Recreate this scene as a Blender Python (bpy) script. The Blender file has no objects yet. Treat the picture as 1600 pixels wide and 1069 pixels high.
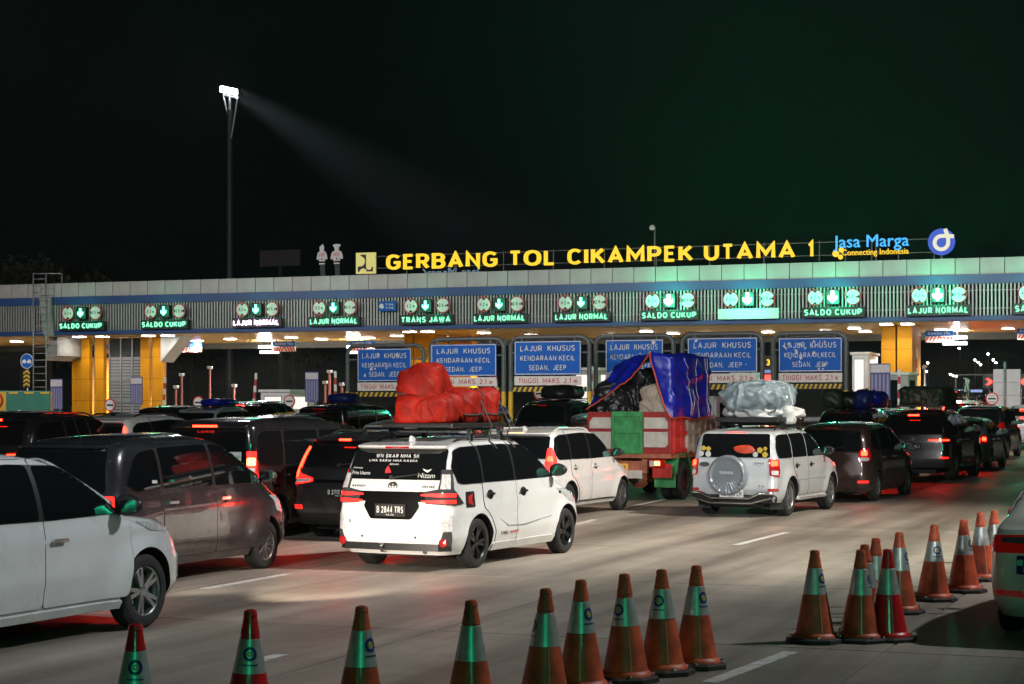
import bpy, bmesh, math, random
import numpy as np
from mathutils import Vector, Matrix, noise
random.seed(7)
PI = math.pi
scene = bpy.context.scene
C = scene.collection

# ------------------------------------------------------------------ camera
F = 2900.0; HOR = 634.0; CH = 2.06          # focal length in px of the 1600 px picture, horizon row, eye height
cam_d = bpy.data.cameras.new('camera'); cam = bpy.data.objects.new('camera', cam_d); C.objects.link(cam)
cam.location = (0, 0, CH); cam.rotation_euler = (PI/2, 0, 0)
cam_d.sensor_width = 36; cam_d.lens = F/1600*36
cam_d.shift_y = (HOR-534.5)/1600
cam_d.clip_start = 0.1; cam_d.clip_end = 3000
scene.camera = cam

# ------------------------------------------------------------------ world: night sky
w = bpy.data.worlds.new('World'); scene.world = w; w.use_nodes = True
nt = w.node_tree; nt.nodes.clear()
sky = nt.nodes.new('ShaderNodeTexSky'); sky.sky_type = 'NISHITA'; sky.sun_disc = False
sky.sun_elevation = math.radians(-6); sky.sun_rotation = math.radians(120)
b1 = nt.nodes.new('ShaderNodeBackground'); b1.inputs[1].default_value = 0.03
b2 = nt.nodes.new('ShaderNodeBackground'); b2.inputs[0].default_value = (0.0016, 0.0042, 0.0044, 1); b2.inputs[1].default_value = 0.32
ad = nt.nodes.new('ShaderNodeAddShader'); wo = nt.nodes.new('ShaderNodeOutputWorld')
nt.links.new(sky.outputs[0], b1.inputs[0]); nt.links.new(b1.outputs[0], ad.inputs[0]); nt.links.new(b2.outputs[0], ad.inputs[1]); nt.links.new(ad.outputs[0], wo.inputs[0])

# ------------------------------------------------------------------ lamps: faint moon, flood mast at the right, added fills behind the camera, green LED gate behind
def lamp(name, kind, loc, target=None, **kw):
    d = bpy.data.lights.new(name, kind); o = bpy.data.objects.new(name, d); C.objects.link(o); o.location = loc
    if target is not None:
        o.rotation_euler = (Vector(target)-Vector(loc)).to_track_quat('-Z', 'Y').to_euler()
    for k, v in kw.items(): setattr(d, k, v)
    return o
lamp('moon', 'SUN', (0, 0, 60), (-20, 40, 0), energy=0.012, angle=0.01, color=(0.8, 0.9, 1))
lamp('mast_and_fill_light', 'SPOT', (26, 20, 27), (4.8, 30.0, 0), energy=88000, spot_size=math.radians(36), spot_blend=1.0, shadow_soft_size=0.5, color=(1.0, 0.92, 0.79))
lamp('mast_and_fill_light', 'SPOT', (26, 21.5, 27), (-8.5, 20.5, 0), energy=36000, spot_size=math.radians(42), spot_blend=1.0, shadow_soft_size=0.5, color=(0.95, 0.97, 1.0))
lamp('mast_and_fill_light', 'SPOT', (6, -14, 9), (3.2, 38, 0.9), energy=36000, spot_size=math.radians(13), spot_blend=0.9, shadow_soft_size=0.5, color=(0.98, 0.98, 1.0))  # added fill for the car and truck rears, no mast stands there
lamp('mast_and_fill_light', 'SPOT', (-14, -12, 14), (2, 62, 2.5), energy=30000, spot_size=math.radians(46), spot_blend=0.8, shadow_soft_size=0.8, color=(0.95, 0.97, 1.0))  # weak fill added behind the camera for gloss on dark cars
lamp('gate_led_light', 'AREA', (3, -30, 10), (4, 20, 0), energy=1250, shape='RECTANGLE', size=9.0, size_y=1.4, color=(0.03, 1.0, 0.48))

scene.view_settings.view_transform = 'Standard'; scene.view_settings.look = 'None'
scene.view_settings.exposure = 0.0; scene.view_settings.gamma = 1.0; scene.view_settings.use_curve_mapping = False
scene.render.engine = 'CYCLES'
cy = scene.cycles
cy.use_denoising = True; cy.max_bounces = 6; cy.diffuse_bounces = 3; cy.glossy_bounces = 3; cy.transmission_bounces = 4; cy.volume_bounces = 0
cy.sample_clamp_indirect = 4.0; cy.caustics_reflective = False; cy.caustics_refractive = False
cy.use_adaptive_sampling = True; cy.adaptive_threshold = 0.02

# ------------------------------------------------------------------ frame of the toll plaza: u along the gate (to the right), v along the traffic (away)
TH = math.radians(21.0); D0 = 90.0
ST, CT = math.sin(TH), math.cos(TH)
G2 = Vector((CT, -ST, 0)); T2 = Vector((ST, CT, 0)); OG = Vector((0, D0, 0)); VD = D0*CT
def gz(v): return 0.0125*max(0.0, v+48.0)*min(1.0, max(0.0, v+48.0)/12.0) if v < 60 else 0.0125*108
def W(u, v, z=0.0): return OG+G2*u+T2*v+Vector((0, 0, z))
def UV(p):
    d = Vector((p[0], p[1], 0))-OG
    return d.dot(G2), d.dot(T2)
def U(px, v):
    a = (px-800)/F; t = (VD+v)/(a*ST+CT)
    return (Vector((a*t, t, 0))-OG).dot(G2), t
def ZP(py, D): return CH+(HOR-py)/F*D
def GP(px, py, z=0.0):
    D = F*(CH-z)/(py-HOR); return Vector(((px-800)/F*D, D, z))
def AT(px, D, z=0.0): return Vector(((px-800)/F*D, D, z))
def GZ(p): return gz(UV(p)[1])

for u_ in (-30, -6, 18, 38):            # added unseen spots that brighten the gate front, above the frame, without masts
    lamp('gate_fill_light', 'SPOT', W(u_, -42, 16.5), W(u_-1, 0, 6.8), energy=15500, spot_size=math.radians(80), spot_blend=0.7, shadow_soft_size=0.5, color=(1.0, 0.95, 0.92))

# ------------------------------------------------------------------ materials
MATS = {}
def mat(name, col, rough=0.5, metal=0.0, coat=0.0, emit=None, es=0.0, var=0.0, scale=3.0, bump=0.0, bscale=40.0, spec=0.5, coat_r=0.03, rvar=0.0, detail=5.0, trans=0.0, aniso=None, sheen=0.0):
    if name in MATS: return MATS[name]
    m = bpy.data.materials.new(name); m.use_nodes = True; n = m.node_tree.nodes; l = m.node_tree.links
    p = n['Principled BSDF']
    p.inputs['Base Color'].default_value = (*col, 1); p.inputs['Roughness'].default_value = rough; p.inputs['Metallic'].default_value = metal
    p.inputs['Coat Weight'].default_value = coat; p.inputs['Coat Roughness'].default_value = coat_r
    p.inputs['Specular IOR Level'].default_value = spec
    if trans: p.inputs['Transmission Weight'].default_value = trans
    if emit is not None:
        p.inputs['Emission Color'].default_value = (*emit, 1); p.inputs['Emission Strength'].default_value = es
    if var or bump or rvar:
        tc = n.new('ShaderNodeTexCoord'); src = tc.outputs['Object']
        if aniso:
            mp = n.new('ShaderNodeMapping'); mp.inputs['Scale'].default_value = aniso; l.new(src, mp.inputs[0]); src = mp.outputs[0]
        nz = n.new('ShaderNodeTexNoise'); nz.inputs['Scale'].default_value = scale; nz.inputs['Detail'].default_value = detail; l.new(src, nz.inputs['Vector'])
        if var:
            r = n.new('ShaderNodeValToRGB'); l.new(nz.outputs['Fac'], r.inputs[0])
            r.color_ramp.elements[0].position = 0.3; r.color_ramp.elements[1].position = 0.7
            r.color_ramp.elements[0].color = (*[c*(1-var) for c in col], 1); r.color_ramp.elements[1].color = (*[min(1, c*(1+var)) for c in col], 1)
            l.new(r.outputs[0], p.inputs['Base Color'])
        if rvar:
            mr = n.new('ShaderNodeMapRange'); mr.inputs['From Min'].default_value = 0.3; mr.inputs['From Max'].default_value = 0.7
            mr.inputs['To Min'].default_value = max(0.02, rough-rvar); mr.inputs['To Max'].default_value = min(1, rough+rvar)
            l.new(nz.outputs['Fac'], mr.inputs['Value']); l.new(mr.outputs[0], p.inputs['Roughness'])
        if bump:
            n2 = n.new('ShaderNodeTexNoise'); n2.inputs['Scale'].default_value = bscale; n2.inputs['Detail'].default_value = 6; l.new(src, n2.inputs['Vector'])
            bp = n.new('ShaderNodeBump'); bp.inputs['Strength'].default_value = bump; bp.inputs['Distance'].default_value = 0.02
            l.new(n2.outputs['Fac'], bp.inputs['Height']); l.new(bp.outputs[0], p.inputs['Normal'])
    MATS[name] = m
    return m
def glow(name, col, s): return mat(name, (0.02, 0.02, 0.02), 0.5, emit=col, es=s)
def paint(name, col, metal=0.0, rough=0.32, dirt=0.12, dust=0.8):
    """lacquered car paint with a film of road dust on the lower body"""
    m = mat(name, col, rough, metal, coat=1.0, coat_r=0.04, var=dirt, scale=1.3, rvar=0.08)
    n = m.node_tree.nodes; l = m.node_tree.links; p = n['Principled BSDF']; src = p.inputs['Base Color'].links[0].from_socket
    tc = n.new('ShaderNodeTexCoord'); sx = n.new('ShaderNodeSeparateXYZ'); l.new(tc.outputs['Object'], sx.inputs[0])
    mr = n.new('ShaderNodeMapRange'); mr.inputs[1].default_value = 0.2; mr.inputs[2].default_value = 0.85; mr.inputs[3].default_value = 0.85; mr.inputs[4].default_value = 0.06; l.new(sx.outputs['Z'], mr.inputs[0])
    nz = n.new('ShaderNodeTexNoise'); nz.inputs['Scale'].default_value = 3.5; nz.inputs['Detail'].default_value = 8; nz.inputs['Roughness'].default_value = 0.65; l.new(tc.outputs['Object'], nz.inputs['Vector'])
    m2 = n.new('ShaderNodeMapRange'); m2.inputs[1].default_value = 0.35; m2.inputs[2].default_value = 0.75; m2.inputs[4].default_value = dust; l.new(nz.outputs['Fac'], m2.inputs[0])
    mu = n.new('ShaderNodeMath'); mu.operation = 'MULTIPLY'; l.new(mr.outputs[0], mu.inputs[0]); l.new(m2.outputs[0], mu.inputs[1])
    mx = n.new('ShaderNodeMix'); mx.data_type = 'RGBA'; l.new(mu.outputs[0], mx.inputs['Factor']); l.new(src, mx.inputs['A']); mx.inputs['B'].default_value = (0.17, 0.145, 0.115, 1); l.new(mx.outputs['Result'], p.inputs['Base Color'])
    iv = n.new('ShaderNodeMath'); iv.operation = 'SUBTRACT'; iv.inputs[0].default_value = 1.0; l.new(mu.outputs[0], iv.inputs[1]); l.new(iv.outputs[0], p.inputs['Coat Weight'])
    return m

M_black = mat('black_plastic', (0.012, 0.012, 0.013), 0.45, var=0.25, scale=9)
M_rubber = mat('tyre_rubber', (0.016, 0.016, 0.016), 0.8, var=0.45, scale=6, bump=0.2, bscale=60)
M_glass = mat('tinted_glass', (0.006, 0.007, 0.008), 0.04, coat=0.6, coat_r=0.02, spec=0.6)
M_gap = mat('panel_gap', (0.006, 0.006, 0.006), 0.7)
M_chrome = mat('chrome', (0.75, 0.76, 0.78), 0.12, 1.0, var=0.06)
M_alloy = mat('alloy', (0.55, 0.55, 0.56), 0.28, 0.9, var=0.15, scale=10)
M_alloyd = mat('alloy_dark', (0.03, 0.03, 0.032), 0.3, 0.6, coat=0.5)
M_steel = mat('galvanised_steel', (0.36, 0.37, 0.38), 0.45, 0.5, var=0.2, scale=5)
M_dsteel = mat('dark_steel', (0.07, 0.075, 0.075), 0.5, 0.3, var=0.25, scale=5)
M_white = mat('white_paint', (0.72, 0.72, 0.70), 0.45, var=0.08, scale=4)
M_redl = glow('brake_light_glow', (1.0, 0.012, 0.004), 36.0)
M_redm = glow('tail_light_glow', (1.0, 0.008, 0.005), 4.5)
M_redd = mat('red_lens', (0.35, 0.008, 0.008), 0.12, coat=1.0, emit=(1, 0.02, 0.01), es=0.05)
M_clear = mat('clear_lens', (0.55, 0.55, 0.56), 0.12, coat=1.0, var=0.3, scale=25)
M_amber = glow('amber_glow', (1.0, 0.30, 0.06), 12.0)
M_dlens = mat('smoked_lens', (0.05, 0.05, 0.055), 0.1, coat=1.0)

# ------------------------------------------------------------------ mesh helpers
def bx(bm, x0, x1, y0, y1, z0, z1, mi=0):
    v = [bm.verts.new(p) for p in ((x0, y0, z0), (x1, y0, z0), (x1, y1, z0), (x0, y1, z0), (x0, y0, z1), (x1, y0, z1), (x1, y1, z1), (x0, y1, z1))]
    fs = []
    for q in ((0, 3, 2, 1), (4, 5, 6, 7), (0, 1, 5, 4), (1, 2, 6, 5), (2, 3, 7, 6), (3, 0, 4, 7)):
        f = bm.faces.new([v[i] for i in q]); f.material_index = mi; fs.append(f)
    return v
def box(x0, x1, y0, y1, z0, z1, bev=0.0):
    bm = bmesh.new(); bx(bm, x0, x1, y0, y1, z0, z1)
    if bev: bmesh.ops.bevel(bm, geom=list(bm.edges), offset=bev, segments=2, affect='EDGES', profile=0.6)
    return bm
def tube(bm, pts, r, n=8, mi=0, caps=True, closed=False):
    pts = [Vector(p) for p in pts]; rs = r if isinstance(r, (list, tuple)) else [r]*len(pts)
    rings = []; up = None
    for i, p in enumerate(pts):
        if closed: d = pts[(i+1) % len(pts)]-pts[i-1]
        else: d = pts[min(i+1, len(pts)-1)]-pts[max(i-1, 0)]
        d.normalize()
        if up is None: up = d.orthogonal().normalized()
        else:
            up = up-d*up.dot(d)
            up = up.normalized() if up.length > 1e-6 else d.orthogonal().normalized()
        s = d.cross(up)
        rings.append([bm.verts.new(p+(up*math.cos(2*PI*k/n)+s*math.sin(2*PI*k/n))*rs[i]) for k in range(n)])
    m = len(rings)
    for i in range(m if closed else m-1):
        a, b = rings[i], rings[(i+1) % m]
        for k in range(n):
            f = bm.faces.new((a[k], a[(k+1) % n], b[(k+1) % n], b[k])); f.material_index = mi; f.smooth = True
    if caps and not closed:
        f = bm.faces.new(rings[0][::-1]); f.material_index = mi
        f = bm.faces.new(rings[-1]); f.material_index = mi
def lathe(bm, prof, n=32, axis='Z', mi=0, origin=(0, 0, 0), smooth=True, mis=None, caps=True):
    rings = []; o = Vector(origin)
    for r, h in prof:
        ring = []
        for k in range(n):
            a = 2*PI*k/n; c, s = r*math.cos(a), r*math.sin(a)
            p = (c, s, h) if axis == 'Z' else ((c, h, s) if axis == 'Y' else (h, c, s))
            ring.append(bm.verts.new(o+Vector(p)))
        rings.append(ring)
    for i in range(len(rings)-1):
        for k in range(n):
            f = bm.faces.new((rings[i][k], rings[i][(k+1) % n], rings[i+1][(k+1) % n], rings[i+1][k])); f.smooth = smooth
            f.material_index = mis[i] if mis else mi
    for ring in ((rings[0], rings[-1]) if caps else ()):
        try:
            f = bm.faces.new(ring); f.material_index = mi
        except ValueError: pass
def prism(bm, poly, y0, y1, mi=0):           # poly in (x, z), extruded along y
    a = [bm.verts.new((x, y0, z)) for x, z in poly]; b = [bm.verts.new((x, y1, z)) for x, z in poly]
    n = len(poly)
    f = bm.faces.new(a); f.material_index = mi; f = bm.faces.new(b[::-1]); f.material_index = mi
    for i in range(n):
        f = bm.faces.new((a[i], b[i], b[(i+1) % n], a[(i+1) % n])); f.material_index = mi
def disc_poly(cx, cz, r, n=32, a0=0, a1=2*PI):
    return [(cx+r*math.cos(a0+(a1-a0)*k/n), cz+r*math.sin(a0+(a1-a0)*k/n)) for k in range(n if abs(a1-a0-2*PI) < 1e-6 else n+1)]
def finish(name, bm, mats, smooth=None):
    bmesh.ops.recalc_face_normals(bm, faces=bm.faces)
    me = bpy.data.meshes.new(name); bm.to_mesh(me); bm.free()
    for m in (mats if isinstance(mats, (list, tuple)) else [mats]): me.materials.append(m)
    if smooth is not None:
        me.shade_smooth(); me.set_sharp_from_angle(angle=math.radians(smooth))
    return me
def tagp(o, label=None, cat=None, group=None, kind=None):
    if label: o['label'] = label
    if cat: o['category'] = cat
    if group: o['group'] = group
    if kind: o['kind'] = kind
    return o
def link(name, me, parent=None, loc=None, rot=None):
    o = bpy.data.objects.new(name, me); C.objects.link(o)
    if parent is not None: o.parent = parent
    if loc is not None: o.location = loc
    if rot is not None: o.rotation_euler = rot
    return o
def obj(name, bm, mats, parent=None, smooth=None, loc=None, rot=None): return link(name, finish(name, bm, mats, smooth), parent, loc, rot)
def thing(name, label, cat, loc=(0, 0, 0), rz=0.0, group=None):
    o = bpy.data.objects.new(name, None); C.objects.link(o); o.location = loc; o.rotation_euler = (0, 0, rz); o.empty_display_size = 0.2
    return tagp(o, label, cat, group)
def plaza(name, label, cat, u, v, z=None, group=None): return thing(name, label, cat, W(u, v, gz(v) if z is None else z), -TH, group)
def kids(o): return [c for c in bpy.data.objects if c.parent == o]
def copy_tree(o, parent=None, cmap=None):
    if cmap is None:
        cmap = {}
        for x in bpy.data.objects:
            if x.parent is not None: cmap.setdefault(x.parent.name, []).append(x)
    c = o.copy(); C.objects.link(c)
    if parent is not None: c.parent = parent
    for k in cmap.get(o.name, []): copy_tree(k, c, cmap)
    return c
_tc = {}
def text_me(s, height=1.0, width=None, ext=0.01, bold=0.0, space=1.0, shear=0.0):
    """mesh of a line of text in the xz plane facing -y, centred, cap height given"""
    key = (s, height, width, ext, bold, space, shear)
    if key in _tc: return _tc[key]
    cu = bpy.data.curves.new('lettering', 'FONT'); cu.body = s; cu.size = 1.0; cu.resolution_u = 2
    cu.offset = bold; cu.space_character = space; cu.shear = shear
    to = bpy.data.objects.new('lettering', cu); me = bpy.data.meshes.new_from_object(to)
    bpy.data.objects.remove(to); bpy.data.curves.remove(cu)
    bm = bmesh.new(); bm.from_mesh(me); bpy.data.meshes.remove(me)
    r = bmesh.ops.extrude_face_region(bm, geom=bm.faces[:])
    for e in r['geom']:
        if isinstance(e, bmesh.types.BMVert): e.co.z += 1.0
    x0 = min(v.co.x for v in bm.verts); x1 = max(v.co.x for v in bm.verts); cap = 0.70
    sz = height/cap; sx = (width/(x1-x0)) if width else sz
    for v in bm.verts:
        v.co = Vector(((v.co.x-(x0+x1)/2)*sx, -ext*v.co.z, v.co.y*sz))
    bmesh.ops.recalc_face_normals(bm, faces=bm.faces)
    out = bpy.data.meshes.new('lettering'); bm.to_mesh(out); bm.free()
    _tc[key] = out
    return out
def text(s, parent, loc, m, height, width=None, ext=0.01, bold=0.0, name='lettering', rot=None, **k):
    me = text_me(s, height, width, ext, bold, **k).copy(); me.materials.clear(); me.materials.append(m)
    return link(name, me, parent, loc, rot)
# ------------------------------------------------------------------ block lettering of the signs: strokes in a unit-high box
def arc(cx, cy, rx, ry, a0, a1, n=9): return [(cx+rx*math.cos(math.radians(a0+(a1-a0)*k/(n-1))), cy+ry*math.sin(math.radians(a0+(a1-a0)*k/(n-1)))) for k in range(n)]
GL = {
 'A': (.74, [[(0, 0), (.37, 1), (.74, 0)], [(.13, .3), (.61, .3)]]),
 'B': (.62, [[(0, .53), (.35, .53)]+arc(.35, .765, .24, .235, -90, 90)+[(0, 1), (0, 0)]+[(.36, 0)]+arc(.36, .265, .26, .265, -90, 90)]),
 'C': (.66, [arc(.36, .66, .36, .34, 35, 180)+arc(.36, .34, .36, .34, 180, 325)]),
 'D': (.68, [[(0, 0), (.3, 0)]+arc(.3, .5, .38, .5, -90, 90, 12)+[(0, 1), (0, -.07)]]),
 'E': (.54, [[(.54, 1), (0, 1), (0, 0), (.54, 0)], [(0, .52), (.46, .52)]]),
 'F': (.52, [[(.52, 1), (0, 1), (0, 0)], [(0, .52), (.44, .52)]]),
 'G': (.72, [arc(.37, .66, .37, .34, 35, 180)+arc(.37, .34, .37, .34, 180, 330)+[(.70, .46), (.40, .46)]]),
 'H': (.64, [[(0, 0), (0, 1)], [(.64, 0), (.64, 1)], [(0, .52), (.64, .52)]]),
 'I': (.0, [[(0, 0), (0, 1)]]),
 'J': (.44, [[(.44, 1), (.44, .25)]+arc(.22, .25, .22, .25, 0, -170)]),
 'K': (.62, [[(0, 0), (0, 1)], [(.60, 1), (.06, .44)], [(.22, .58), (.64, 0)]]),
 'L': (.50, [[(0, 1), (0, 0), (.50, 0)]]),
 'M': (.86, [[(0, 0), (0, 1), (.43, .30), (.86, 1), (.86, 0)]]),
 'N': (.66, [[(0, 0), (0, 1), (.66, 0), (.66, 1)]]),
 'O': (.74, [arc(.37, .62, .37, .38, 0, 180)+arc(.37, .38, .37, .38, 180, 360)+[(.74, .62), (.735, .66)]]),
 'P': (.60, [[(0, 0), (0, 1), (.34, 1)]+arc(.34, .72, .26, .28, 90, -90)+[(0, .44)]]),
 'R': (.62, [[(0, 0), (0, 1), (.34, 1)]+arc(.34, .73, .26, .27, 90, -90)+[(0, .46)], [(.32, .46), (.62, 0)]]),
 'S': (.58, [arc(.30, .76, .28, .24, 30, 180)+arc(.30, .76, .28, .24, 190, 262, 4)+arc(.29, .26, .29, .26, 82, -150)]),
 'T': (.64, [[(0, 1), (.64, 1)], [(.32, 1), (.32, 0)]]),
 'U': (.64, [[(0, 1), (0, .32)]+arc(.32, .32, .32, .32, 180, 360)+[(.64, 1)]]),
 'V': (.70, [[(0, 1), (.35, 0), (.70, 1)]]),
 'W': (1.0, [[(0, 1), (.25, 0), (.5, .9), (.75, 0), (1.0, 1)]]),
 'X': (.66, [[(0, 0), (.66, 1)], [(0, 1), (.66, 0)]]),
 'Y': (.66, [[(0, 1), (.33, .48), (.66, 1)], [(.33, .5), (.33, 0)]]),
 'Z': (.58, [[(0, 1), (.58, 1), (0, 0), (.58, 0)]]),
 '0': (.54, [arc(.27, .68, .27, .32, 0, 180)+arc(.27, .32, .27, .32, 180, 360)+[(.54, .68), (.535, .72)]]),
 '1': (.20, [[(0, .78), (.2, 1), (.2, 0)]]),
 '2': (.54, [arc(.27, .72, .27, .28, 170, -30)+[(0, 0), (.56, 0)]]),
 '3': (.52, [arc(.25, .75, .25, .25, 160, -80)+arc(.26, .26, .27, .27, 80, -160)]),
 '4': (.58, [[(.44, 0), (.44, 1), (0, .28), (.60, .28)]]),
 '5': (.52, [[(.48, 1), (.06, 1), (.03, .56)]+arc(.25, .32, .27, .32, 120, -150)]),
 '6': (.54, [arc(.27, .3, .27, .3, 90, 450, 14)+[], [(.40, 1), (.06, .48), (.01, .34)]]),
 '7': (.52, [[(0, 1), (.52, 1), (.18, 0)]]),
 '8': (.54, [arc(.27, .76, .24, .24, -90, 270, 14), arc(.27, .26, .27, .26, 90, 450, 14)]),
 '9': (.54, [arc(.27, .7, .27, .3, -90, 270, 14), [(.12, 0), (.48, .52), (.53, .66)]]),
 '.': (.0, [[(0, -.02), (0, .10)]]), ',': (.0, [[(0, .1), (-.04, -.1)]]), '-': (.3, [[(0, .45), (.3, .45)]]),
 'm': (.62, [[(0, 0), (0, .6)], [(0, .4)]+arc(.155, .42, .155, .2, 160, 0, 6)+[(.31, 0)], [(.31, .4)]+arc(.465, .42, .155, .2, 160, 0, 6)+[(.62, 0)]]),
}
def strokes(bm, polys, t, h, sx, x0, ext, k0=0):
    for si, pl in enumerate(polys):
        P = [Vector((x0+(x*sx), t/2+y*(h-t))) for x, y in pl]
        Q = [P[0]]
        for q in P[1:]:
            if (q-Q[-1]).length > 1e-5*1: Q.append(q)
        P = Q; n = len(P); L, R = [], []
        for i in range(n):
            d0 = (P[i]-P[i-1]).normalized() if i else None; d1 = (P[i+1]-P[i]).normalized() if i < n-1 else None
            if d0 is None: d0 = d1
            if d1 is None: d1 = d0
            b = d0+d1
            b = b.normalized() if b.length > 1e-4 else d1
            nn = Vector((-b.y, b.x)); c = max(0.42, nn.dot(Vector((-d0.y, d0.x)))); e = Vector((0, 0))
            if i == 0: e = -d1*t*0.5*(1 if abs(d1.y) < abs(d1.x) or True else 0)*0.0
            L.append(P[i]+nn*t/2/c); R.append(P[i]-nn*t/2/c)
        y0 = -ext-0.0008*(si+k0); mk = lambda a, y: bm.verts.new((a.x, y, a.y))
        fl = [mk(a, y0) for a in L]; fr = [mk(a, y0) for a in R]; bl = [mk(a, 0) for a in L]; br = [mk(a, 0) for a in R]
        for i in range(n-1):
            bm.faces.new((fl[i], fl[i+1], fr[i+1], fr[i])); bm.faces.new((fl[i], bl[i], bl[i+1], fl[i+1])); bm.faces.new((fr[i+1], br[i+1], br[i], fr[i]))
        bm.faces.new((fl[0], fr[0], br[0], bl[0])); bm.faces.new((fl[-1], bl[-1], br[-1], fr[-1]))
def sign_me(s, h, width=None, ext=0.006, wt=0.16, gap=0.26):
    key = ('S', s, h, width, ext, wt, gap)
    if key in _tc: return _tc[key]
    t = h*wt; sx = h-t; W0 = 0.0; xs = []
    for ch in s:
        if ch == ' ': W0 += 0.42*h; xs.append(None); continue
        xs.append(W0+t/2); W0 += GL[ch][0]*sx+t+gap*h*0.8
    W0 -= gap*h*0.8
    bm = bmesh.new(); k = 0
    for ch, x in zip(s, xs):
        if x is not None: strokes(bm, GL[ch][1], t, h, sx, x, ext)
    f = width/W0 if width else 1.0
    for v in bm.verts: v.co.x = (v.co.x-W0/2)*f
    bmesh.ops.recalc_face_normals(bm, faces=bm.faces)
    me = bpy.data.meshes.new('lettering'); bm.to_mesh(me); bm.free(); _tc[key] = me
    return me
def stext(s, parent, loc, m, h, width=None, ext=0.006, wt=0.16, name='lettering', rot=None, gap=0.26):
    me = sign_me(s, h, width, ext, wt, gap).copy(); me.materials.append(m); return link(name, me, parent, loc, rot)
# ================================================================== STRUCTURE
def road_mat(name, base, slab=False):
    m = bpy.data.materials.new(name); m.use_nodes = True; n = m.node_tree.nodes; l = m.node_tree.links; p = n['Principled BSDF']
    geo = n.new('ShaderNodeNewGeometry')
    mp = n.new('ShaderNodeMapping'); mp.inputs['Rotation'].default_value = (0, 0, TH); l.new(geo.outputs['Position'], mp.inputs[0])
    def nz(scale, sc=(1, 1, 1), det=6, rough=0.6):
        m2 = n.new('ShaderNodeMapping'); m2.inputs['Scale'].default_value = sc; l.new(mp.outputs[0], m2.inputs[0])
        t = n.new('ShaderNodeTexNoise'); t.inputs['Scale'].default_value = scale; t.inputs['Detail'].default_value = det; t.inputs['Roughness'].default_value = rough
        l.new(m2.outputs[0], t.inputs['Vector']); return t.outputs['Fac']
    def rng(s, a, b, c, d):
        r = n.new('ShaderNodeMapRange'); r.inputs[1].default_value = a; r.inputs[2].default_value = b; r.inputs[3].default_value = c; r.inputs[4].default_value = d; l.new(s, r.inputs[0]); return r.outputs[0]
    def mul(a, b):
        x = n.new('ShaderNodeMath'); x.operation = 'MULTIPLY'; l.new(a, x.inputs[0]); l.new(b, x.inputs[1]); return x.outputs[0]
    f = mul(mul(rng(nz(0.25), 0.3, 0.7, 0.66, 1.2), rng(nz(1.1, (1.0, 0.05, 1)), 0.38, 0.66, 1.18, 0.50)), mul(rng(nz(3.0), 0.3, 0.75, 1.08, 0.88), rng(nz(60.0, det=3), 0.3, 0.7, 0.85, 1.15)))
    f = mul(f, rng(nz(1.7, det=8, rough=0.7), 0.62, 0.72, 1.0, 0.62))
    f = mul(f, rng(nz(7.0, det=4), 0.68, 0.74, 1.0, 0.55))
    if slab:
        oi = n.new('ShaderNodeObjectInfo'); f = mul(f, rng(oi.outputs['Random'], 0, 1, 0.86, 1.1))
    mx = n.new('ShaderNodeVectorMath'); mx.operation = 'SCALE'; mx.inputs[0].default_value = base; l.new(f, mx.inputs['Scale']); l.new(mx.outputs[0], p.inputs['Base Color'])
    l.new(rng(nz(0.8, (1, 0.15, 1)), 0.3, 0.7, 0.44, 0.68), p.inputs['Roughness'])
    bp = n.new('ShaderNodeBump'); bp.inputs['Strength'].default_value = 0.35; bp.inputs['Distance'].default_value = 0.01; l.new(nz(22.0, (1, 0.4, 1)), bp.inputs['Height']); l.new(bp.outputs[0], p.inputs['Normal'])
    return m
M_road = road_mat('concrete_road', (0.25, 0.222, 0.185))
M_slab = road_mat('concrete_slab', (0.30, 0.265, 0.22), True)
M_mark = mat('road_marking_paint', (0.55, 0.55, 0.52), 0.6, var=0.35, scale=9)
M_gyel = mat('kerb_yellow', (0.6, 0.5, 0.03), 0.6, var=0.25, scale=4)
# ground: one sheet to the horizon, gently rising towards the gate
bm = bmesh.new()
vs = [-400, -120]+[-60+3*i for i in range(41)]+[120, 900]
us = [-900, -120, -60, 0, 60, 120, 900]
gr = [[bm.verts.new(W(u, v, gz(v)-0.012)) for u in us] for v in vs]
for i in range(len(vs)-1):
    for j in range(len(us)-1): bm.faces.new((gr[i][j], gr[i][j+1], gr[i+1][j+1], gr[i+1][j])).smooth = True
ground = tagp(obj('ground', bm, M_road), kind='structure')
# concrete slabs of the near plaza, joints between them
SW, SL = 4.1, 5.2
slab_me = None
for iu in range(-4, 9):
    for iv in range(0, 9):
        u0 = 0.9+SW*iu; v0 = -84+SL*iv
        p = W(u0+SW/2, v0+SL/2, 0)
        if v0+SL > -47 or p.y < 3: continue
        if abs(p.x) > p.y*0.30+7: continue
        if slab_me is None:
            bm = bmesh.new(); g = 0.014
            bx(bm, -SW/2+g, SW/2-g, -SL/2+g, SL/2-g, -0.011, 0.0)
            slab_me = finish('road_slab', bm, M_slab)
        link('road_slab', slab_me, ground, p, (0, 0, -TH))
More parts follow.
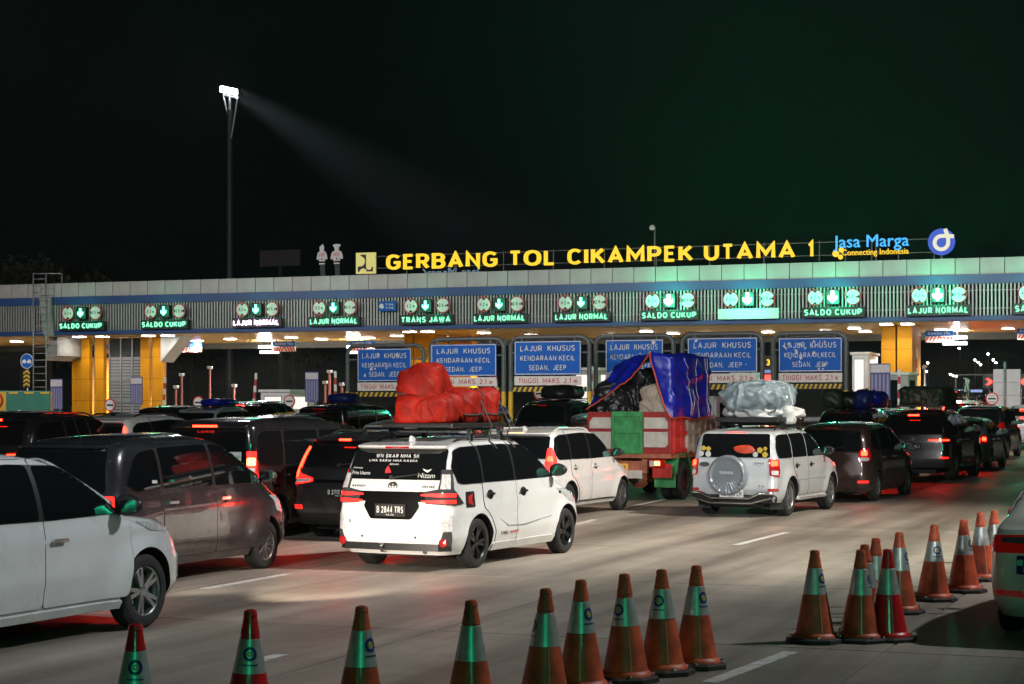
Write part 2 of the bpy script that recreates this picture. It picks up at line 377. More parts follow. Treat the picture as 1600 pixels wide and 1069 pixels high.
# lane markings
bm = bmesh.new()
def dash(pa, pb, wd=0.14):
    a, b = Vector((pa[0], pa[1], 0)), Vector((pb[0], pb[1], 0)); d = (b-a).normalized(); s = Vector((d.y, -d.x, 0))*wd/2
    n = max(1, int((b-a).length/3))
    for i in range(n):
        q0 = a+(b-a)*i/n; q1 = a+(b-a)*(i+1)/n
        bm.faces.new([bm.verts.new(q+Vector((0, 0, GZ(q)+0.004))) for q in (q0-s, q0+s, q1+s, q1-s)])
for (x0, y0, x1, y1) in ((1108, 1067, 1236, 1019), (318, 921, 452, 897), (1150, 852, 1230, 832), (400, 1034, 440, 1023), (970, 795, 1040, 781), (930, 812, 900, 820), (1405, 941, 1468, 932), (1480, 921, 1503, 916)):
    a = GP(x0, y0); b = GP(x1, y1); dash(a, b, 0.13)
mk = tagp(obj('lane_markings', bm, M_mark), kind='structure')
# rumble grooves by the cones
bm = bmesh.new()
for (x0, y0, x1) in ((1432, 879, 1496), (1466, 880, 1520), (1470, 895, 1504), (1474, 905, 1506), (1424, 917, 1470), (1290, 949, 1345), (1290, 965, 1345), (1285, 977, 1340), (1235, 983, 1290), (1450, 959, 1500), (1540, 905, 1600)):
    a = GP(x0, y0); b = GP(x1, y0)
    bm.faces.new([bm.verts.new(q+Vector((0, d, 0.003))) for q, d in ((a, -0.02), (b, -0.02), (b, 0.02), (a, 0.02))])
tagp(obj('road_grooves', bm, mat('groove_black', (0.02, 0.02, 0.02), 0.8)), kind='structure')
# yellow nosed kerb island between the lanes
p = GP(474, 822); t = thing('kerb_island', 'yellow painted kerb nose of the traffic island beside the dark vans', 'kerb', p, PI/2-TH)
bm = bmesh.new(); prism(bm, [(-0.8, 0), (6.5, 0), (6.5, 0.16), (-0.5, 0.16), (-0.75, 0.1)], -0.55, 0.55)
bmesh.ops.bevel(bm, geom=bm.edges[:], offset=0.03, segments=2, affect='EDGES'); obj('kerb', bm, M_gyel, t)

# ------------------------------------------------------------------ toll gate canopy
ZT, ZPB, ZB1, ZS0, ZBT = 8.60, 7.86, 7.45, 6.05, 5.85
UL, UR = -46.0, 36.0
M_panel = mat('grey_cladding', (0.42, 0.40, 0.39), 0.45, 0.1, var=0.1, scale=1.5)
M_blue = mat('blue_band', (0.02, 0.07, 0.22), 0.4, var=0.12, scale=1)
M_slat = mat('slat_aluminium', (0.42, 0.43, 0.42), 0.4, 0.2)
M_dark = mat('dark_void', (0.035, 0.04, 0.04), 0.8)
M_orange = mat('orange_cladding', (0.64, 0.27, 0.008), 0.5, spec=0.2, var=0.12, scale=0.7)
M_soffit = mat('soffit_panel', (0.70, 0.44, 0.15), 0.26, var=0.12, scale=0.4)
M_tile = mat('grey_tile', (0.26, 0.265, 0.27), 0.35, var=0.15, scale=2)
canopy = plaza('toll_gate_canopy', 'long grey and blue toll gate canopy with vertical slats standing on yellow towers', 'toll gate', 0, 0, 0)
pw = 1.065; k = 0
bm = bmesh.new(); bx(bm, 0.013, pw-0.013, -0.05, 0.0, ZPB+0.004, ZT); bmesh.ops.bevel(bm, geom=bm.edges[:], offset=0.008, segments=1, affect='EDGES')
fp_me = finish('fascia_panel', bm, M_panel)
u = UL
while u < UR:
    link('fascia_panel', fp_me, canopy, (u, -0.01, 0)); u += pw
bm = bmesh.new(); bx(bm, UL, UR, 0.0, 0.05, ZPB-0.1, ZT-0.02); bx(bm, UL, UR, 0.35, 0.45, ZBT, ZPB)
obj('backing_wall', bm, M_dark, canopy)
obj('roof_deck', box(UL, UR, 0.05, 13.4, ZPB, ZPB+0.15), M_dark, canopy)
obj('upper_blue_band', box(UL, UR, -0.13, 0.3, ZB1, ZPB), M_blue, canopy)
obj('lower_blue_band', box(UL, UR, -0.16, 0.3, ZBT-0.02, ZS0), M_blue, canopy)
bm = bmesh.new(); u = UL
while u < UR:
    bx(bm, u, u+0.07, -0.06, 0.06, ZS0, ZB1); u += 0.165
bx(bm, UL, UR, 0.07, 0.1, ZS0+0.3, ZS0+0.34); bx(bm, UL, UR, 0.07, 0.1, ZB1-0.3, ZB1-0.26)
tagp(obj('slat_screen', bm, M_slat, canopy), kind='stuff')
bm = bmesh.new(); bx(bm, UL, UR, 0.0, 13.4, ZBT-0.05, ZBT-0.022); obj('soffit', bm, M_soffit, canopy)
bm = bmesh.new(); bx(bm, UL, UR, 13.4, 13.6, ZBT-0.4, ZT-0.3); obj('rear_beam', bm, M_dark, canopy)
for c in range(int((UR-UL)/1.2)):
    pass
# downlights in the soffit
dl_me = None
M_dl = glow('downlight_glow', (1.0, 0.97, 0.90), 30.0)
M_dlh = mat('downlight_rim', (0.5, 0.5, 0.48), 0.4)
def downlight(u, v, power=0):
    global dl_me
    if dl_me is None:
        bm = bmesh.new(); bx(bm, -0.3, 0.3, -0.3, 0.3, -0.03, 0.0); bx(bm, -0.26, 0.26, -0.26, 0.26, -0.045, -0.031, 1); dl_me = finish('downlight', bm, [M_dlh, M_dl])
    o = link('downlight', dl_me, canopy, (u, v, ZBT-0.05))
    if power:
        l = lamp('downlight_lamp', 'SPOT', (0, 0, 0), None, energy=power, spot_size=math.radians(150), spot_blend=0.6, shadow_soft_size=0.25, color=(1, 0.93, 0.80)); l.parent = canopy; l.location = (u, v, ZBT-0.12)
for px, v, pwr in ((26, 6, 700), (191, 8, 500), (248, 8, 900), (308, 9, 400), (360, 7, 500), (410, 9, 500), (455, 6, 1100), (502, 9, 300), (576, 8, 700), (620, 6, 400), (700, 9, 600), (756, 4, 0), (830, 8, 700), (952, 9, 600), (1010, 5, 0), (1052, 8, 700), (1100, 9, 400), (1200, 8, 800), (1290, 8, 400), (1335, 5, 500), (1352, 9, 700), (1470, 8, 700), (1505, 9, 400), (1575, 8, 700)):
    downlight(U(px, v)[0], v, pwr*13.0)
for px in (124, 160, 232, 262, 640, 668, 1385, 1418): downlight(U(px, 1.3)[0], 1.3, 75)  # extra downlights added to brighten the tower pillars
# towers with yellow pillars, tiled in panels
panel_cache = {}
def pillar(u0, u1, v0, v1, z1, parent=canopy):
    p = bpy.data.objects.new('pillar', None)
    bm = bmesh.new(); bx(bm, u0+0.02, u1-0.02, v0+0.02, v1-0.02, 0, z1); p = obj('pillar', bm, M_gap, parent)
    h = 1.17; nz = int(math.ceil(z1/h))
    for i in range(nz):
        za, zb = i*h+0.008, min(z1, (i+1)*h)-0.008
        if zb < 1.6: continue
        for side in ('front', 'left', 'right'):
            key = (side, round(u1-u0, 3), round(v1-v0, 3), round(zb-za, 3))
            if key not in panel_cache:
                bm = bmesh.new()
                if side == 'front': bx(bm, 0, u1-u0, -0.0, 0.03, 0, zb-za)
                elif side == 'left': bx(bm, 0, 0.03, 0.032, v1-v0, 0, zb-za)
                else: bx(bm, u1-u0-0.03, u1-u0, 0.032, v1-v0, 0, zb-za)
                panel_cache[key] = finish('cladding_panel', bm, M_orange)
            link('cladding_panel', panel_cache[key], p, (u0, v0, za))
    return p
def grid_wall(u0, u1, v, z1, parent=canopy):
    g = obj('grid_window', box(u0, u1, v, v+0.06, 0, z1), M_dark, parent)
    nu = 3; h = 1.17; du = (u1-u0)/nu
    for i in range(nu):
        for j in range(int(z1/h)):
            if j < 1: continue
            bm = bmesh.new(); 
            for q in range(7): bx(bm, 0.04, du-0.04, -0.05-0.01*(q % 2), 0.0, q*h/7+0.03, (q+1)*h/7-0.012)
            o = obj('louvre_pane', bm, M_tile, g, loc=(u0+i*du, v, j*h))
    bm = bmesh.new()
    for i in range(nu+1): bx(bm, u0+i*du-0.03, u0+i*du+0.03, v-0.11, v-0.02, 0.5, z1)
    for j in range(1, int(z1/h)+1): bx(bm, u0, u1, v-0.1, v-0.03, j*h-0.025, j*h+0.025)
    obj('mullion', bm, M_steel, g)
def tower(pxs, v, width_grid=True):
    us = [U(p, v)[0] for p in pxs]; return us
v0 = 2.5
a = [U(p, v0)[0] for p in (108, 127, 146, 163, 165, 217, 217, 234, 238, 258)]
pillar(a[1], U(139.5, v0)[0], v0, v0+0.3, ZBT-0.05)
pillar(a[2], a[3]-0.15, v0+0.15, v0+0.45, ZBT-0.05)
pillar(a[6], a[7]-0.15, v0+0.15, v0+0.45, ZBT-0.05)
pillar(a[8], a[9]-0.12, v0, v0+0.3, ZBT-0.05)
pillar(a[0]-0.05, a[1]-0.1, v0+0.35, v0+3.4, 4.75)
grid_wall(U(139.5, v0)[0]+0.02, a[2]-0.02, v0+0.6, 5.7); grid_wall(a[4]-0.1, a[5]-0.02, v0+0.6, 5.75); grid_wall(a[7]+0.02, a[8]-0.02, v0+0.6, 5.7)
# haunch brackets of grey concrete at the left tower
M_conc = mat('light_concrete', (0.34, 0.34, 0.33), 0.6, var=0.12, scale=2)
bm = bmesh.new(); ua, ub = U(70, 0)[0], a[1]-0.1
prism(bm, [(ua, ZBT-0.05), (ua+0.5, ZBT-0.05), (ub, 4.75), (ub, ZBT-0.06), (ub, 5.8), (ub, 4.2), (ub-0.6, 4.2)][:0] or [(ua, 5.78), (ub, 5.78), (ub, 4.76), (ub-0.75, 4.5)], 0.4, 3.2); obj('haunch', bm, M_conc, canopy)
bm = bmesh.new(); uc = a[9]+0.03; prism(bm, [(uc, 5.78), (uc+1.3, 5.78), (uc, 4.4)], 2.0, 3.3); obj('haunch', bm, M_conc, canopy)
bm = bmesh.new(); u1 = U(70, -0.3)[0]; prism(bm, [(u1-0.35, ZPB-0.02), (u1+0.35, ZPB-0.02), (u1+0.55, ZBT-0.1), (u1-0.05, ZBT-0.1)], -0.32, -0.17); obj('expansion_post', bm, M_conc, canopy)
# centre and right towers
for (pa, pb, pc, pd, vv) in ((630, 643, 647, 668, 5.0), (1376, 1398, 1402, 1425, 2.5)):
    pillar(U(pa, vv)[0], U(pb, vv)[0], vv+0.2, vv+3.0, ZBT-0.05); pillar(U(pc, vv)[0], U(pd, vv)[0], vv, vv+2.6, ZBT-0.05)
pillar(U(702, 8)[0], U(735, 8)[0], 8, 9, ZBT-0.05)
# access ladder on the left end
ul = U(52, -0.7)[0]; wl = U(82, -0.7)[0]-ul
lad = plaza('access_ladder', 'tall galvanised access ladder climbing the left end of the canopy', 'ladder', ul, -0.7)
lh = ZP(427, U(52, -0.7)[1])-gz(-0.7)
wr = U(72, -0.7)[0]-ul
for x in (0.0, wr): obj('rail', (lambda b: (tube(b, [(x, 0, 0), (x, 0, lh)], 0.035, 6), b)[1])(bmesh.new()), M_steel, lad)
for i in range(int(lh/0.36)):
    bm = bmesh.new(); tube(bm, [(0, 0, 0.3+0.36*i), (wr, 0, 0.3+0.36*i)], 0.022, 6); obj('rung', bm, M_steel, lad)
bm = bmesh.new(); tube(bm, [(0, 0, lh-0.02), (wl*1.2, 0.5, lh-0.02), (wl*1.2, 0.5, ZT-gz(-0.7))], 0.03, 6); obj('top_rail', bm, M_steel, lad)
# ================================================================== SIGNS ON THE GATE
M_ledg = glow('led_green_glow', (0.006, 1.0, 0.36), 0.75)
M_ledw = glow('led_mint_glow', (0.34, 1.0, 0.64), 1.5)
M_ledA = glow('led_arrow_glow', (0.10, 1.0, 0.50), 9.0)
M_ledB = glow('led_arrow_bright_glow', (0.10, 1.0, 0.46), 110.0)
M_ledp = glow('led_pink_glow', (1.0, 0.80, 1.0), 5.0)
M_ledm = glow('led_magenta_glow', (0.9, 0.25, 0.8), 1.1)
M_ledbox = mat('led_housing', (0.012, 0.016, 0.014), 0.4)
M_signw = mat('sign_white', (0.75, 0.75, 0.72), 0.4, var=0.08, scale=6)
M_signr = mat('sign_red', (0.55, 0.02, 0.025), 0.4, var=0.1, scale=6)
M_signk = mat('sign_black', (0.01, 0.01, 0.01), 0.5)
M_signb = mat('sign_blue', (0.004, 0.105, 0.46), 0.55, spec=0.25, var=0.08, scale=3)
ordn = ['leftmost', 'second', 'third', 'fourth', 'fifth', 'sixth', 'seventh', 'eighth', 'ninth', 'tenth', 'eleventh', 'twelfth']
def ordl(i): return 'leftmost' if i == 0 else ordn[i]+' from the left'
_round = {}
def round_sign(root, txt, dirn):
    r = 0.38
    key = (txt, dirn)
    if 'plate' not in _round:
        bm = bmesh.new(); prism(bm, disc_poly(0, 0, r, 32), 0.0, 0.03); _round['plate'] = finish('red_rim', bm, M_signr)
        bm = bmesh.new(); prism(bm, disc_poly(0, 0, r*0.86, 32), -0.012, -0.002); _round['face'] = finish('sign_face', bm, M_signw)
        bm = bmesh.new(); bx(bm, -0.03, 0.03, 0.031, 0.2, -0.3, 0.3); _round['bracket'] = finish('bracket', bm, M_dsteel)
    link('red_rim', _round['plate'], root); link('sign_face', _round['face'], root); link('bracket', _round['bracket'], root)
    bm = bmesh.new()
    for s in (1, -1):
        t = [(-0.12, s*r*0.83), (0.12, s*r*0.83), (0, s*r*0.5)] if dirn == 'h' else [(s*r*0.83, -0.12), (s*r*0.83, 0.12), (s*r*0.5, 0)]
        prism(bm, t, -0.02, -0.013)
    obj('limit_triangles', bm, M_signk, root)
    stext(txt, root, (0, -0.013, -0.08), M_signk, 0.17, 0.42, 0.006, 0.14)
lanes = [(126, 489, 'SALDO CUKUP', '3.5', 0), (256, 486.5, 'SALDO CUKUP', '3.5', 0), (400, 483, 'LAJUR NORMAL', '3.5', 0), (521, 480.5, 'LAJUR NORMAL', '3.5', 0), (665, 478, 'TRANS JAWA', '2.8', 0), (780, 474, 'LAJUR NORMAL', '2.8', 0), (908, 472.5, 'LAJUR NORMAL', '2.9', 0), (1045, 469.5, 'SALDO CUKUP', '2.9', 1), (1168, 467, '', '2.9', 1), (1301, 464, 'SALDO CUKUP', '2.9', 1), (1465, 461, 'LAJUR NORMAL', '3.5', 1), (1634, 459, 'SALDO CUKUP', '3.5', 1)]
arrow = [(-0.05, 0.24), (0.05, 0.24), (0.05, -0.03), (0.16, 0.06), (0.16, -0.07), (0, -0.22), (-0.16, -0.07), (-0.16, 0.06), (-0.05, -0.03)]
for i, (px, py, s, wl_, br) in enumerate(lanes):
    vv = -0.42
    uc, D = U(px, vv); zc = 6.97
    nm = (ordn[i]+' lane from the left') if i else 'leftmost lane'
    board = ('"'+s+'"') if s else 'blank'
    r = plaza('height_limit_sign', f'red rimmed 4.2 m height limit sign over the {nm}', 'traffic sign', uc-0.80, vv, zc, 'height limit signs over the gate lanes'); round_sign(r, '4.2 m', 'h')
    r = plaza('width_limit_sign', f'red rimmed {wl_} m width limit sign over the {nm}', 'traffic sign', uc+0.92, vv, zc, 'width limit signs over the gate lanes'); round_sign(r, wl_+' m', 'w')
    r = plaza('lane_arrow_signal', (f'glaring' if br else f'lit')+f' green down arrow signal over the {nm}', 'signal', uc, vv, zc, 'green down arrow signals over the gate lanes')
    obj('housing', box(-0.3, 0.3, 0.0, 0.22, -0.32, 0.32, 0.02), M_ledbox, r); bm = bmesh.new(); prism(bm, [(x_*(1.25 if br else 1), z_*(1.15 if br else 1)) for x_, z_ in arrow], -0.06, -0.03); obj('led_arrow', bm, M_ledB if br else M_ledA, r)
    bm = bmesh.new()
    for q in (0.3, -0.32): bx(bm, -0.3, 0.3, -0.05, 0.0, q, q+0.02)
    obj('visor', bm, M_ledbox, r)
    l = lamp('haze_glow_light', 'SPOT', (0, 0, 0), None, energy=(12500 if br else 600), spot_size=math.radians(84), spot_blend=0.4, shadow_soft_size=0.25, color=(0.03, 1.0, 0.45)); l.parent = r; l.location = (0, -0.25, 0); l.rotation_euler = (math.radians(-135), 0, 0)  # added spot tilted skyward so the haze glows green above the gate
    l = lamp('signal_bloom_light', 'POINT', (0, 0, 0), None, energy=(210 if br else 26), shadow_soft_size=0.3, color=(0.03, 1.0, 0.45)); l.parent = r; l.location = (0, -0.75, 0)  # added point lamp imitating lens bloom around the arrow
    r = plaza('lane_name_board', f'{"unlit blank" if not s else ("pink glowing " if i == 2 else "green glowing ")+s} LED board over the {nm}', 'LED board', uc+0.02, vv, 6.29, 'LED lane name boards on the gate')
    obj('housing', box(-1.42, 1.42, 0.0, 0.2, -0.24, 0.24, 0.015), M_ledbox if s else M_signw, r)
    if s:
        stext(s, r, (0, -0.01, -0.155), M_ledm if i == 2 else M_ledg, 0.31, 2.66, 0.03, 0.27, name='led_halo')  # wider glowing letters behind the text stand in for bloom
        stext(s, r, (0, -0.05, -0.13), M_ledp if i == 2 else M_ledw, 0.26, 2.60, 0.02, 0.17, name='led_text')
# small blue notice between the fourth and fifth lanes
uc, D = U(605, -0.3); r = plaza('blue_notice', 'small blue notice board hung on the slats left of the TRANS JAWA board', 'sign', uc, -0.3, 7.0)
obj('panel', box(-0.48, 0.48, 0, 0.05, -0.24, 0.24), M_signb, r); bm = bmesh.new(); prism(bm, disc_poly(-0.3, 0, 0.13, 16, PI*0.3, PI*1.9), -0.01, -0.003); obj('mark', bm, M_signw, r)
for q in range(2): stext('TOL', r, (0.15, -0.006, 0.03-0.17*q), M_signw, 0.1, 0.5, 0.004)

# ------------------------------------------------------------------ rooftop lettering
M_yel = glow('letter_yellow_glow', (1.0, 0.62, 0.015), 1.15)
M_yel2 = mat('letter_side', (0.7, 0.5, 0.02), 0.4, emit=(1, 0.5, 0.01), es=0.4)
M_cy = glow('letter_cyan_glow', (0.04, 0.42, 1.0), 1.25)
vr = 0.7
rt = plaza('rooftop_lettering', 'glowing yellow rooftop lettering GERBANG TOL CIKAMPEK UTAMA 1 on the canopy', 'sign lettering', U(940, vr)[0], vr, ZT)
u00 = U(940, vr)[0]
from_z = 8.87-ZT
for wd, p0, p1 in (('GERBANG', 605, 778), ('TOL', 797, 868), ('CIKAMPEK', 888, 1083), ('UTAMA', 1101, 1243), ('1', 1263, 1274)):
    ua, ub = U(p0, vr)[0]-u00, U(p1, vr)[0]-u00
    ws = []
    for ch in wd:
        me = sign_me(ch, 0.76, None, 0.14, 0.175); xs = [v.co.x for v in me.vertices]; ws.append(max(xs)-min(xs))
    fx = ((ub-ua)-0.17*(len(wd)-1))/sum(ws) if len(wd) > 1 else 1.0; gap = 0.17; x = ua
    for ch, cw in zip(wd, ws):
        cw *= fx
        o = stext(ch, rt, (x+cw/2, 0, from_z), M_yel, 0.76, cw, 0.14, 0.175, name='letter'); x += cw+gap
bm = bmesh.new(); ua, ub = U(560, vr)[0]-u00, U(1480, vr)[0]-u00
for z in (0.35, 0.95): bx(bm, ua, ub, 0.05, 0.09, z, z+0.04)
x = ua
while x < ub: bx(bm, x, x+0.05, 0.1, 0.15, 0, 1.05); x += 2.6
tagp(obj('support_frame', bm, M_dsteel, rt), kind='stuff')
uj = U(1361, vr)[0]; t = plaza('company_lettering', 'glowing blue company name above a small yellow slogan on the roof', 'sign lettering', uj, vr, ZT)
ua, ub = U(1302, vr)[0]-uj, U(1420, vr)[0]-uj; wj = ub-ua
text('Jasa Marga', t, (0, 0, 9.29-ZT), M_cy, 0.56, wj, 0.1, 0.0)
ua2 = U(1316, vr)[0]-uj; text('Connecting Indonesia', t, ((ua2+ub)/2, 0, 8.93-ZT), M_yel, 0.27, ub-ua2, 0.08, 0.0, name='slogan')
for dx, dz, rr in ((0.12, 9.02, 0.15), (0.38, 9.19, 0.12), (0.34, 8.86, 0.11)):
    bm = bmesh.new(); prism(bm, disc_poly(ua+dx, dz-ZT, rr, 18), -0.08, 0.0); obj('dot', bm, M_yel, t)
bm = bmesh.new()
for x in (-1.2, 0, 1.2): bx(bm, x, x+0.05, 0.03, 0.08, 0, 1.0)
bx(bm, ua, ub, 0.0, 0.04, 0.42, 0.46); obj('frame', bm, M_dsteel, t)
# round logo
ul_, Dl = U(1471, vr); t = plaza('round_logo', 'round blue and white looped road logo glowing on the roof right of the lettering', 'logo sign', ul_, vr, ZT)
zc = 9.42-ZT; R = 0.60
M_lb = glow('logo_blue_glow', (0.015, 0.08, 0.72), 0.75); M_lw = glow('logo_cream_glow', (0.95, 0.9, 0.66), 0.85)
bm = bmesh.new(); prism(bm, disc_poly(0, zc, R, 40), 0.0, 0.1); obj('disc', bm, M_lb, t)
bm = bmesh.new()
def band(bm, pts, wd, y0, y1):
    for i in range(len(pts)-1):
        a, b = Vector((pts[i][0], pts[i][1])), Vector((pts[i+1][0], pts[i+1][1])); d = (b-a).normalized(); s = Vector((-d.y, d.x))*wd/2; e = d*0.004
        prism(bm, [tuple(a-s-e), tuple(b-s+e), tuple(b+s+e), tuple(a+s-e)], y0, y1)
lp = [(-0.0+0.30*math.cos(a), zc-0.04+0.30*math.sin(a)) for a in np.linspace(PI*0.5, PI*2.0, 26)]
band(bm, [(0.55, zc+0.22), (0.30, zc+0.26)]+[(0.0, zc+0.26)]+lp+[(0.30, zc+0.1), (0.26, zc+0.3), (0.16, zc+0.57)], 0.17, -0.03, -0.004); obj('road_loop', bm, M_lw, t)
bm = bmesh.new(); bx(bm, -0.04, 0.04, 0.02, 0.08, 0, zc-R); obj('post', bm, M_dsteel, t)
# square emblem
ue, De = U(571, vr); t = plaza('square_emblem', 'square pale yellow lit emblem with black curved figure left of the roof lettering', 'logo sign', ue, vr, ZT)
z0 = 8.72-ZT; S = 1.06
M_em = glow('emblem_cream_glow', (0.80, 0.72, 0.22), 0.75)
obj('panel', box(-S/2, S/2, 0, 0.14, z0, z0+S), M_em, t); bm = bmesh.new(); bx(bm, -0.04, 0.04, 0.03, 0.1, 0, z0); obj('post', bm, M_dsteel, t)
fig = [(-0.30, 0.96), (0.04, 0.96), (0.04, 0.34)]+[(0.20-0.16*math.cos(a), 0.34-0.16*math.sin(a)) for a in np.linspace(0, PI, 10)]+[(0.42, 0.34), (0.42, 0.10), (0.06, 0.10)]+[(-0.12+0.2*math.cos(a), 0.10+0.16*math.sin(a)) for a in np.linspace(0.3, PI-0.1, 10)]+[(-0.42, 0.08), (-0.42, 0.36)]+[(-0.28+0.26*math.cos(a), 0.62+0.26*math.sin(a)) for a in np.linspace(-1.2, 1.3, 10)]
bm = bmesh.new(); prism(bm, [(x, z0+z) for x, z in fig], -0.02, -0.004); obj('figure', bm, M_signk, t)
# pale cut-out figures of a couple in festive dress
M_cut = mat('cutout_pale', (0.62, 0.58, 0.58), 0.5, var=0.1, scale=5)
for nm, px, hat in (('pale cut-out of a figure with a pointed hair piece on the canopy roof', 503, 0), ('pale cut-out of a figure with a flared head cloth on the canopy roof', 526, 1)):
    uf, Df = U(px, 1.0); t = plaza('cutout_figure', nm, 'roof figure', uf, 1.0, ZT, 'cut-out figures on the roof'); z0 = 0.66
    bm = bmesh.new(); k = 1.0 if hat else 0.88
    prism(bm, [(x*k, z0+0.12+z) for x, z in ((-0.20, 0.05), (0.20, 0.05), (0.18, 0.16), (0.34, 0.14), (0.34, 0.26), (0.26, 0.52), (0.12, 0.58), (-0.12, 0.58), (-0.26, 0.52), (-0.34, 0.26), (-0.34, 0.14), (-0.18, 0.16))], 0, 0.05); obj('torso', bm, M_cut, t)
    bm = bmesh.new()
    prism(bm, [(x, z0+0.70+z) for x, z in (((-0.10, 0.0), (0.10, 0.0), (0.13, 0.14), (0.24, 0.30), (0.0, 0.34), (-0.24, 0.30), (-0.13, 0.14)) if hat else ((-0.12, 0.0), (0.10, 0.0), (0.12, 0.20), (0.04, 0.36), (-0.04, 0.28), (-0.14, 0.22)))], 0.002, 0.052); obj('head', bm, M_cut, t)
    bm = bmesh.new(); prism(bm, [(-0.17, z0+0.02), (0.17, z0+0.02), (0.15, z0+0.09), (-0.15, z0+0.09)], 0.002, 0.05); obj('sash', bm, M_cut, t)
    bm = bmesh.new(); prism(bm, [(-0.10, 0.05), (0.16, 0.05), (0.13, z0+0.05), (-0.15, z0+0.05)], 0.053, 0.09); obj('skirt', bm, mat('cutout_dark', (0.03, 0.03, 0.035), 0.6), t)
    bm = bmesh.new(); prism(bm, [(-0.05, z0+0.24), (0.05, z0+0.24), (0.0, z0+0.36)], -0.01, -0.002); obj('brooch', bm, M_signk, t)
    bm = bmesh.new()
    for q in range(4): bx(bm, -0.15+0.08*q, -0.12+0.08*q, -0.01, -0.002, z0+0.42, z0+0.60)
    obj('trim_stripes', bm, M_signr, t)
# dim reversed lettering on the far roof edge
uf, Df = U(708, 12.5); t = plaza('reversed_lettering', 'dim pale mirror-written lettering showing over the roof edge below the yellow letters', 'sign lettering', uf, 12.5, ZT)
text('Jasa Marga', t, (0, 0, 0.72), glow('dim_blue_glow', (0.35, 0.6, 0.8), 0.30), 0.56, 3.3, 0.06, 0.0, rot=(0, 0, PI))
bm = bmesh.new(); prism(bm, disc_poly(-2.2, 0.75, 0.6, 20, PI*1.62, PI*2.3)+disc_poly(-2.2, 0.75, 0.53, 20, PI*1.62, PI*2.3)[::-1], 0, 0.06); obj('arc', bm, MATS['dim_blue_glow'], t)
bm = bmesh.new(); bx(bm, -2.4, 2.0, 0.02, 0.06, 0.66, 0.7); bx(bm, -1.5, -1.45, 0.02, 0.06, 0, 0.7); bx(bm, 1.4, 1.45, 0.02, 0.06, 0, 0.7); obj('frame', bm, M_dsteel, t)
# dim billboard behind, camera pole on the roof
p = AT(437, 140, 0); t = thing('dark_billboard', 'unlit dark billboard standing behind the canopy left of the cut-out figures', 'billboard', p, -TH)
zb0, zb1 = ZP(416, 140), ZP(391, 140); obj('panel', box(-1.7, 1.7, 0, 0.2, zb0, zb1), mat('dim_panel', (0.04, 0.036, 0.04), 0.7, var=0.15), t); bm = bmesh.new(); tube(bm, [(0, 0.12, 0), (0, 0.12, zb0)], 0.15, 10); obj('pole', bm, M_dsteel, t)
uf, Df = U(1023, 3); t = plaza('camera_pole', 'thin pole with a surveillance camera on the canopy roof above CIKAMPEK', 'camera pole', uf, 3, ZPB+0.15)
hh = ZP(357, Df)-ZPB-0.15; bm = bmesh.new(); tube(bm, [(0, 0, 0), (0, 0, hh)], 0.035, 8); obj('pole', bm, M_steel, t); bm = bmesh.new(); lathe(bm, [(0.02, 0), (0.13, 0.03), (0.16, 0.15), (0.1, 0.25), (0.02, 0.28)], 16, origin=(-0.12, 0, hh-0.1)); obj('camera', bm, M_white, t, 40)

# ------------------------------------------------------------------ signs hung under the canopy
M_stripe = M_signr
def chevron_sign(px, py, v, wpx, i, teal=False):
    uc, D = U(px, v); z = ZP(py, D); wd = wpx*D/F*1.1/2
    t = plaza('hanging_lane_sign', f'small blue sign with red and white stripes under the canopy, {ordl(i)}', 'hanging sign', uc, v, z, 'striped lane signs under the canopy')
    obj('blue_panel', box(-wd, wd, 0, 0.05, 0.02, 0.30), M_signb, t); obj('stripe_panel', box(-wd, wd, 0, 0.05, -0.27, 0.01), M_signw, t)
    stext('GARDU TOL', t, (0, -0.004, 0.1), M_signw, 0.12, wd*1.6, 0.003)
    bm = bmesh.new(); n = 8
    for q in range(n):
        s = 1 if q < n/2 else -1; x = -wd+(q+0.25)*2*wd/n; d = s*0.14; ww = wd/n
        prism(bm, [(max(-wd, min(wd, x-d/2)), -0.26), (max(-wd, min(wd, x+ww-d/2)), -0.26), (max(-wd, min(wd, x+ww+d/2)), 0.0), (max(-wd, min(wd, x+d/2)), 0.0)], -0.008, -0.002)
    obj('stripes', bm, M_stripe, t); bm = bmesh.new()
    for x in (-wd*0.7, wd*0.7): bx(bm, x, x+0.03, 0.01, 0.04, 0.31, ZBT-0.05-z)
    obj('hanger', bm, M_dsteel, t)
for i, (px, py, wpx) in enumerate(((182, 545, 36), (298, 543, 36), (444, 542, 36), (566, 541, 38), (1468, 526, 40), (1612, 522, 40))): chevron_sign(px, py, 9.0, wpx, i)
M_tube = glow('tube_light_glow', (1, 1, 0.98), 3.0)
for i, (px, py, wpx) in enumerate(((417, 547, 34), (556, 547, 36), (1488, 533, 40))):
    uc, D = U(px, 11.0); z = ZP(py, D); t = plaza('tube_light', f'white twin tube light hung below the canopy, {ordl(i)} of three', 'light', uc, 11.0, z, 'twin tube lights below the canopy'); wd = wpx*D/F/2
    for q, dz in enumerate((0.1, -0.2)):
        bm = bmesh.new(); bx(bm, -wd*0.9+0.1*q, wd*1.1, 0, 0.2, dz, dz+0.17); obj('tube', bm, M_tube, t)
    bm = bmesh.new(); bx(bm, 0.2, 0.24, 0.21, 0.25, -0.2, ZBT-z+0.3); obj('hanger', bm, M_dsteel, t)
    l = lamp('tube_lamp', 'POINT', (0, 0, 0), None, energy=800, shadow_soft_size=0.4, color=(1, 0.97, 0.92)); l.parent = t; l.location = (0, -0.3, 0.4)

